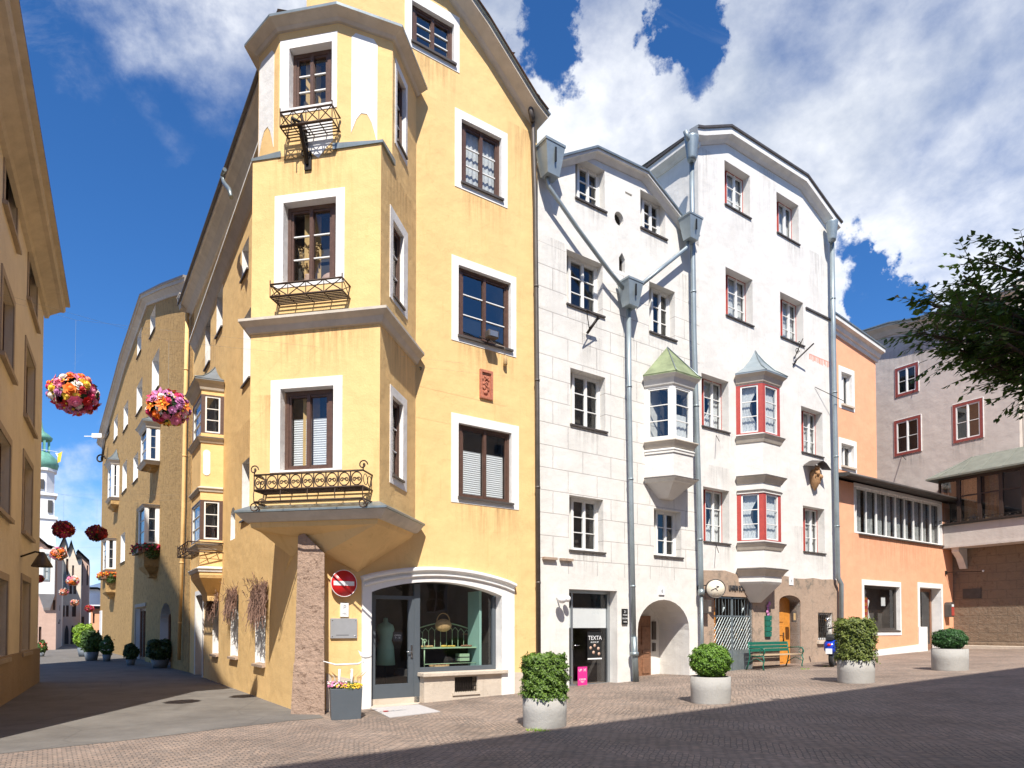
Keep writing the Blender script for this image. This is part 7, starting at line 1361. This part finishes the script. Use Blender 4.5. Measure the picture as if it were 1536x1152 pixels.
# ================================================================== TREE AT THE RIGHT
random.seed(21)
TY = .8; tr = thing('broadleaf_tree', 'dark overhanging branches of a broadleaf tree at the right edge', 'tree', (8.5, 8.2, gz(8.5))); m = MB(); tb = Vector((8.5, 8.2, gz(8.5) - .1)); tp = tb + Vector((-.2, -.1, 4.0)); m.tube([tb, tb + Vector((.05, 0, 1.5)), tb + Vector((-.1, 0, 3)), tp], [.22, .17, .15, .12], 12); m.obj('trunk', 'bark', tr)
mb = MB(); ml = MB()
def leaf(p, d, s):
    d = d.normalized(); sd = d.cross(Vector((0, 0, 1))); sd = sd.normalized() if sd.length > .1 else Vector((1, 0, 0)); sd = (sd + Vector((0, 0, U(-.7, .7)))).normalized(); w_ = s * .28; up = d.cross(sd) * s * .08
    ml.add([p, p + d * s * .4 + sd * w_ + up, p + d * s, p + d * s * .4 - sd * w_ + up], [(0, 1, 2, 3)])
def twig(p, d, L_, r):
    pts = [p]; n = max(4, int(L_ / .085)); 
    for i in range(n): d = (d + Vector((U(-.12, .12), U(-.12, .12), U(-.12, .03)))).normalized(); p = p + d * (L_ / n); pts.append(p)
    mb.tube(pts, [r * (1 - .75 * i / n) for i in range(n + 1)], 4, caps=False)
    for i in range(1, n + 1):
        for s_ in (-1, 1):
            dd = (d + d.cross(Vector((0, 0, 1))).normalized() * s_ * U(.5, 1.2) + Vector((0, 0, U(-.8, .2)))); leaf(pts[i], dd, U(.065, .11))
            if rnd() < .5: leaf(pts[i] + Vector((U(-.05, .05), U(-.05, .05), U(-.06, .02))), dd + Vector((U(-.6, .6), U(-.6, .6), U(-.6, .2))), U(.055, .1))
    return pts
PY0 = 10
targets = [((1395, 520, 8.6), 1.0), ((1375, 512, 9.2), 1), ((1400, 462, 9), 1), ((1420, 432, 9.6), 1), ((1445, 400, 9.2), 1), ((1480, 372, 9.8), 1), ((1520, 345, 9.2), 1), ((1415, 545, 9.4), 1), ((1440, 550, 8.8), 1), ((1475, 560, 9.5), 1), ((1500, 545, 8.8), 1), ((1530, 560, 9.4), 1), ((1430, 480, 8.2), 1), ((1460, 500, 9.9), 1), ((1470, 440, 8.5), 1), ((1500, 480, 9), 1), ((1520, 420, 8.4), 1), ((1540, 500, 10), 1), ((1490, 520, 8.2), 1), ((1450, 455, 10.2), 1), ((1600, 400, 9), 1), ((1600, 480, 10), 1), ((1620, 520, 9), 1), ((1580, 400, 10), 1)]
for (px, py, Y), _ in targets:
    e = at(px, 452 + (py - 452) * .74, Y * TY); s = tp + Vector((U(-.3, .3), U(-.3, .3), U(-1.2, .6))); mid = (s + e) / 2 + Vector((U(-.2, .2), U(-.3, .3), U(.0, .25))); pts = [s]
    for k in range(1, 13): t_ = k / 12; pts.append(s * (1 - t_) ** 2 + mid * 2 * t_ * (1 - t_) + e * t_ ** 2)
    mb.tube(pts, [.05 * (1 - .8 * k / 12) for k in range(13)], 5, caps=False)
    for k in range(3, 13):
        for j in range(6):
            p = pts[k] + (pts[k - 1] - pts[k]) * rnd(); d = (e - s).normalized() + Vector((U(-.9, .7), U(-.9, .9), U(-.75, .6))); twig(p, d.normalized(), U(.2, .55), .007)
mb.obj('limbs', 'bark', tr); ml.obj('crown', 'treeleaf', tr)
SKYSAT, SKYVAL, SUNE, EXPO = 1.2, 1.15, 4.7, .68
CLOUD_DARK, CLOUD_LIGHT = (4.3, 4.8, 5.7), (8.9, 9.0, 9.1)
CLOUDS = [(1250, 180, 20, 1.0), (1500, 60, 20, 1.0), (880, 80, 11, 1.0), (950, 220, 10, .9), (1420, 330, 14, .9), (1450, 470, 7, .9), (170, -20, 13, .7), (320, 20, 8, .5), (110, 820, 7, .8), (1280, 480, 4, .9), (1012, 110, 2, -.9), (1035, 45, 2.2, -1.2), (1062, -30, 2.4, -1.5), (1310, 430, 2.4, -2.2), (1290, 400, 2, -1.2), (785, 20, 2.0, -1.1), (230, 400, 16, -1.0), (1000, -500, 25, .5)]
# ================================================================== light and sky
SAZ, SEL = SAZ0, SEL0
w = bpy.data.worlds.new("World"); scene.world = w; w.use_nodes = True; nt = w.node_tree; L = nt.links.new
bg = nt.nodes['Background']
sky = nt.nodes.new('ShaderNodeTexSky'); sky.sky_type = 'NISHITA'; sky.sun_disc = False; sky.sun_elevation = SEL; sky.sun_rotation = SAZ
sky.altitude = 600; sky.air_density = 1.0; sky.dust_density = .35; sky.ozone_density = 3.0
tc = nd(nt, 'ShaderNodeTexCoord')
hs = nd(nt, 'ShaderNodeHueSaturation', Hue=.5); hs.inputs['Saturation'].default_value = SKYSAT; hs.inputs['Value'].default_value = SKYVAL; L(sky.outputs[0], hs.inputs['Color'])
def mt(op, a, b=None, c=None, clamp=False):
    n = nd(nt, 'ShaderNodeMath', operation=op); n.use_clamp = clamp
    for i, v in enumerate((a, b, c)):
        if v is None: continue
        if isinstance(v, (int, float)): n.inputs[i].default_value = v
        else: L(v, n.inputs[i])
    return n.outputs[0]
def noise(scale, det, rough, vec, dist=0.0):
    n = nd(nt, 'ShaderNodeTexNoise', Scale=scale, Detail=det, Roughness=rough, Distortion=dist); L(vec, n.inputs['Vector']); return n.outputs['Fac']
D = tc.outputs['Generated']
wn = nd(nt, 'ShaderNodeTexNoise', Scale=3.5, Detail=9.0, Roughness=.62); L(D, wn.inputs['Vector'])
wv = nd(nt, 'ShaderNodeVectorMath', operation='SUBTRACT'); L(wn.outputs['Color'], wv.inputs[0]); wv.inputs[1].default_value = (.5, .5, .5)
ws = nd(nt, 'ShaderNodeVectorMath', operation='MULTIPLY_ADD'); L(wv.outputs[0], ws.inputs[0]); ws.inputs[1].default_value = (.55, .55, .55); L(D, ws.inputs[2])
wz = nd(nt, 'ShaderNodeVectorMath', operation='NORMALIZE'); L(ws.outputs[0], wz.inputs[0]); DW = wz.outputs[0]
# cloud fields by compass direction: (px,py aimed at, angular radius deg, weight)
tot = gap = None
for px, py, rad, wt in CLOUDS:
    v = ray(px, py).normalized(); dp = nd(nt, 'ShaderNodeVectorMath', operation='DOT_PRODUCT'); L(DW, dp.inputs[0]); dp.inputs[1].default_value = v
    mr = nd(nt, 'ShaderNodeMapRange', interpolation_type='SMOOTHSTEP'); mr.inputs[1].default_value = math.cos(R(rad * 1.5)); mr.inputs[2].default_value = math.cos(R(rad * .35)); mr.inputs[4].default_value = wt; L(dp.outputs['Value'], mr.inputs[0])
    if wt > 0: tot = mr.outputs[0] if tot is None else mt('ADD', tot, mr.outputs[0])
    else: gap = mr.outputs[0] if gap is None else mt('ADD', gap, mr.outputs[0])
tot = mt('ADD', mt('MINIMUM', tot, 1.0), gap)
mpp = nd(nt, 'ShaderNodeMapping'); mpp.inputs['Scale'].default_value = (1, 1, 1.4); mpp.inputs['Rotation'].default_value = (.3, .5, .2); L(D, mpp.inputs['Vector']); V = mpp.outputs[0]
n1 = noise(3.6, 12, .6, V, .1); n2 = noise(9.0, 8, .6, V, .2)
dens = mt('ADD', mt('MULTIPLY', mt('SUBTRACT', n1, .56), 2.9), tot)
dens = mt('ADD', dens, mt('MULTIPLY', mt('SUBTRACT', n2, .5), .5))
mr = nd(nt, 'ShaderNodeMapRange', interpolation_type='SMOOTHSTEP'); mr.inputs[1].default_value = -.1; mr.inputs[2].default_value = 1.3; L(dens, mr.inputs[0])
# wispy cirrus everywhere, faint
mp2 = nd(nt, 'ShaderNodeMapping'); mp2.inputs['Scale'].default_value = (2.2, 5, 3.4); mp2.inputs['Rotation'].default_value = (.2, .9, .5); L(D, mp2.inputs['Vector'])
cir = nd(nt, 'ShaderNodeMapRange'); cir.inputs[1].default_value = .56; cir.inputs[2].default_value = .85; cir.inputs[4].default_value = .18; L(noise(1.6, 10, .68, mp2.outputs[0], .8), cir.inputs[0])
cover = mt('MAXIMUM', mr.outputs[0], cir.outputs[0])
# cloud tone: thick parts greyer
th_ = nd(nt, 'ShaderNodeMapRange'); th_.inputs[1].default_value = .36; th_.inputs[2].default_value = .56; L(noise(3.0, 7, .58, V, .0), th_.inputs[0])
cc = nd(nt, 'ShaderNodeMix', data_type='RGBA'); cc.inputs[6].default_value = c4(CLOUD_DARK); cc.inputs[7].default_value = c4(CLOUD_LIGHT); L(th_.outputs[0], cc.inputs[0])
fin = nd(nt, 'ShaderNodeMix', data_type='RGBA'); L(cover, fin.inputs[0]); tn = nd(nt, 'ShaderNodeMix', data_type='RGBA', blend_type='MULTIPLY'); tn.inputs[0].default_value = 1; L(hs.outputs[0], tn.inputs[6]); tn.inputs[7].default_value = (.62, .86, 1.08, 1); L(tn.outputs[2], fin.inputs[6]); L(cc.outputs[2], fin.inputs[7])
L(fin.outputs[2], bg.inputs['Color']); bg.inputs['Strength'].default_value = .088
sun = bpy.data.lights.new('sun', 'SUN'); sun.energy = SUNE; sun.angle = R(.5); sun.color = (1, .945, .86)
so_ = bpy.data.objects.new('sun', sun); COL.objects.link(so_); so_.rotation_euler = (R(90) - SEL, 0, -SAZ + math.pi) 
sv = Vector((math.sin(SAZ) * math.cos(SEL), math.cos(SAZ) * math.cos(SEL), math.sin(SEL))); so_.rotation_euler = sv.to_track_quat('Z', 'Y').to_euler()
vs = scene.view_settings; scene.display_settings.display_device = 'sRGB'; vs.view_transform = 'Standard'; vs.look = 'None'; vs.exposure = EXPO; vs.gamma = 1; vs.use_curve_mapping = False
scene.cycles.max_bounces = 8; scene.cycles.transparent_max_bounces = 12; scene.cycles.use_denoising = True
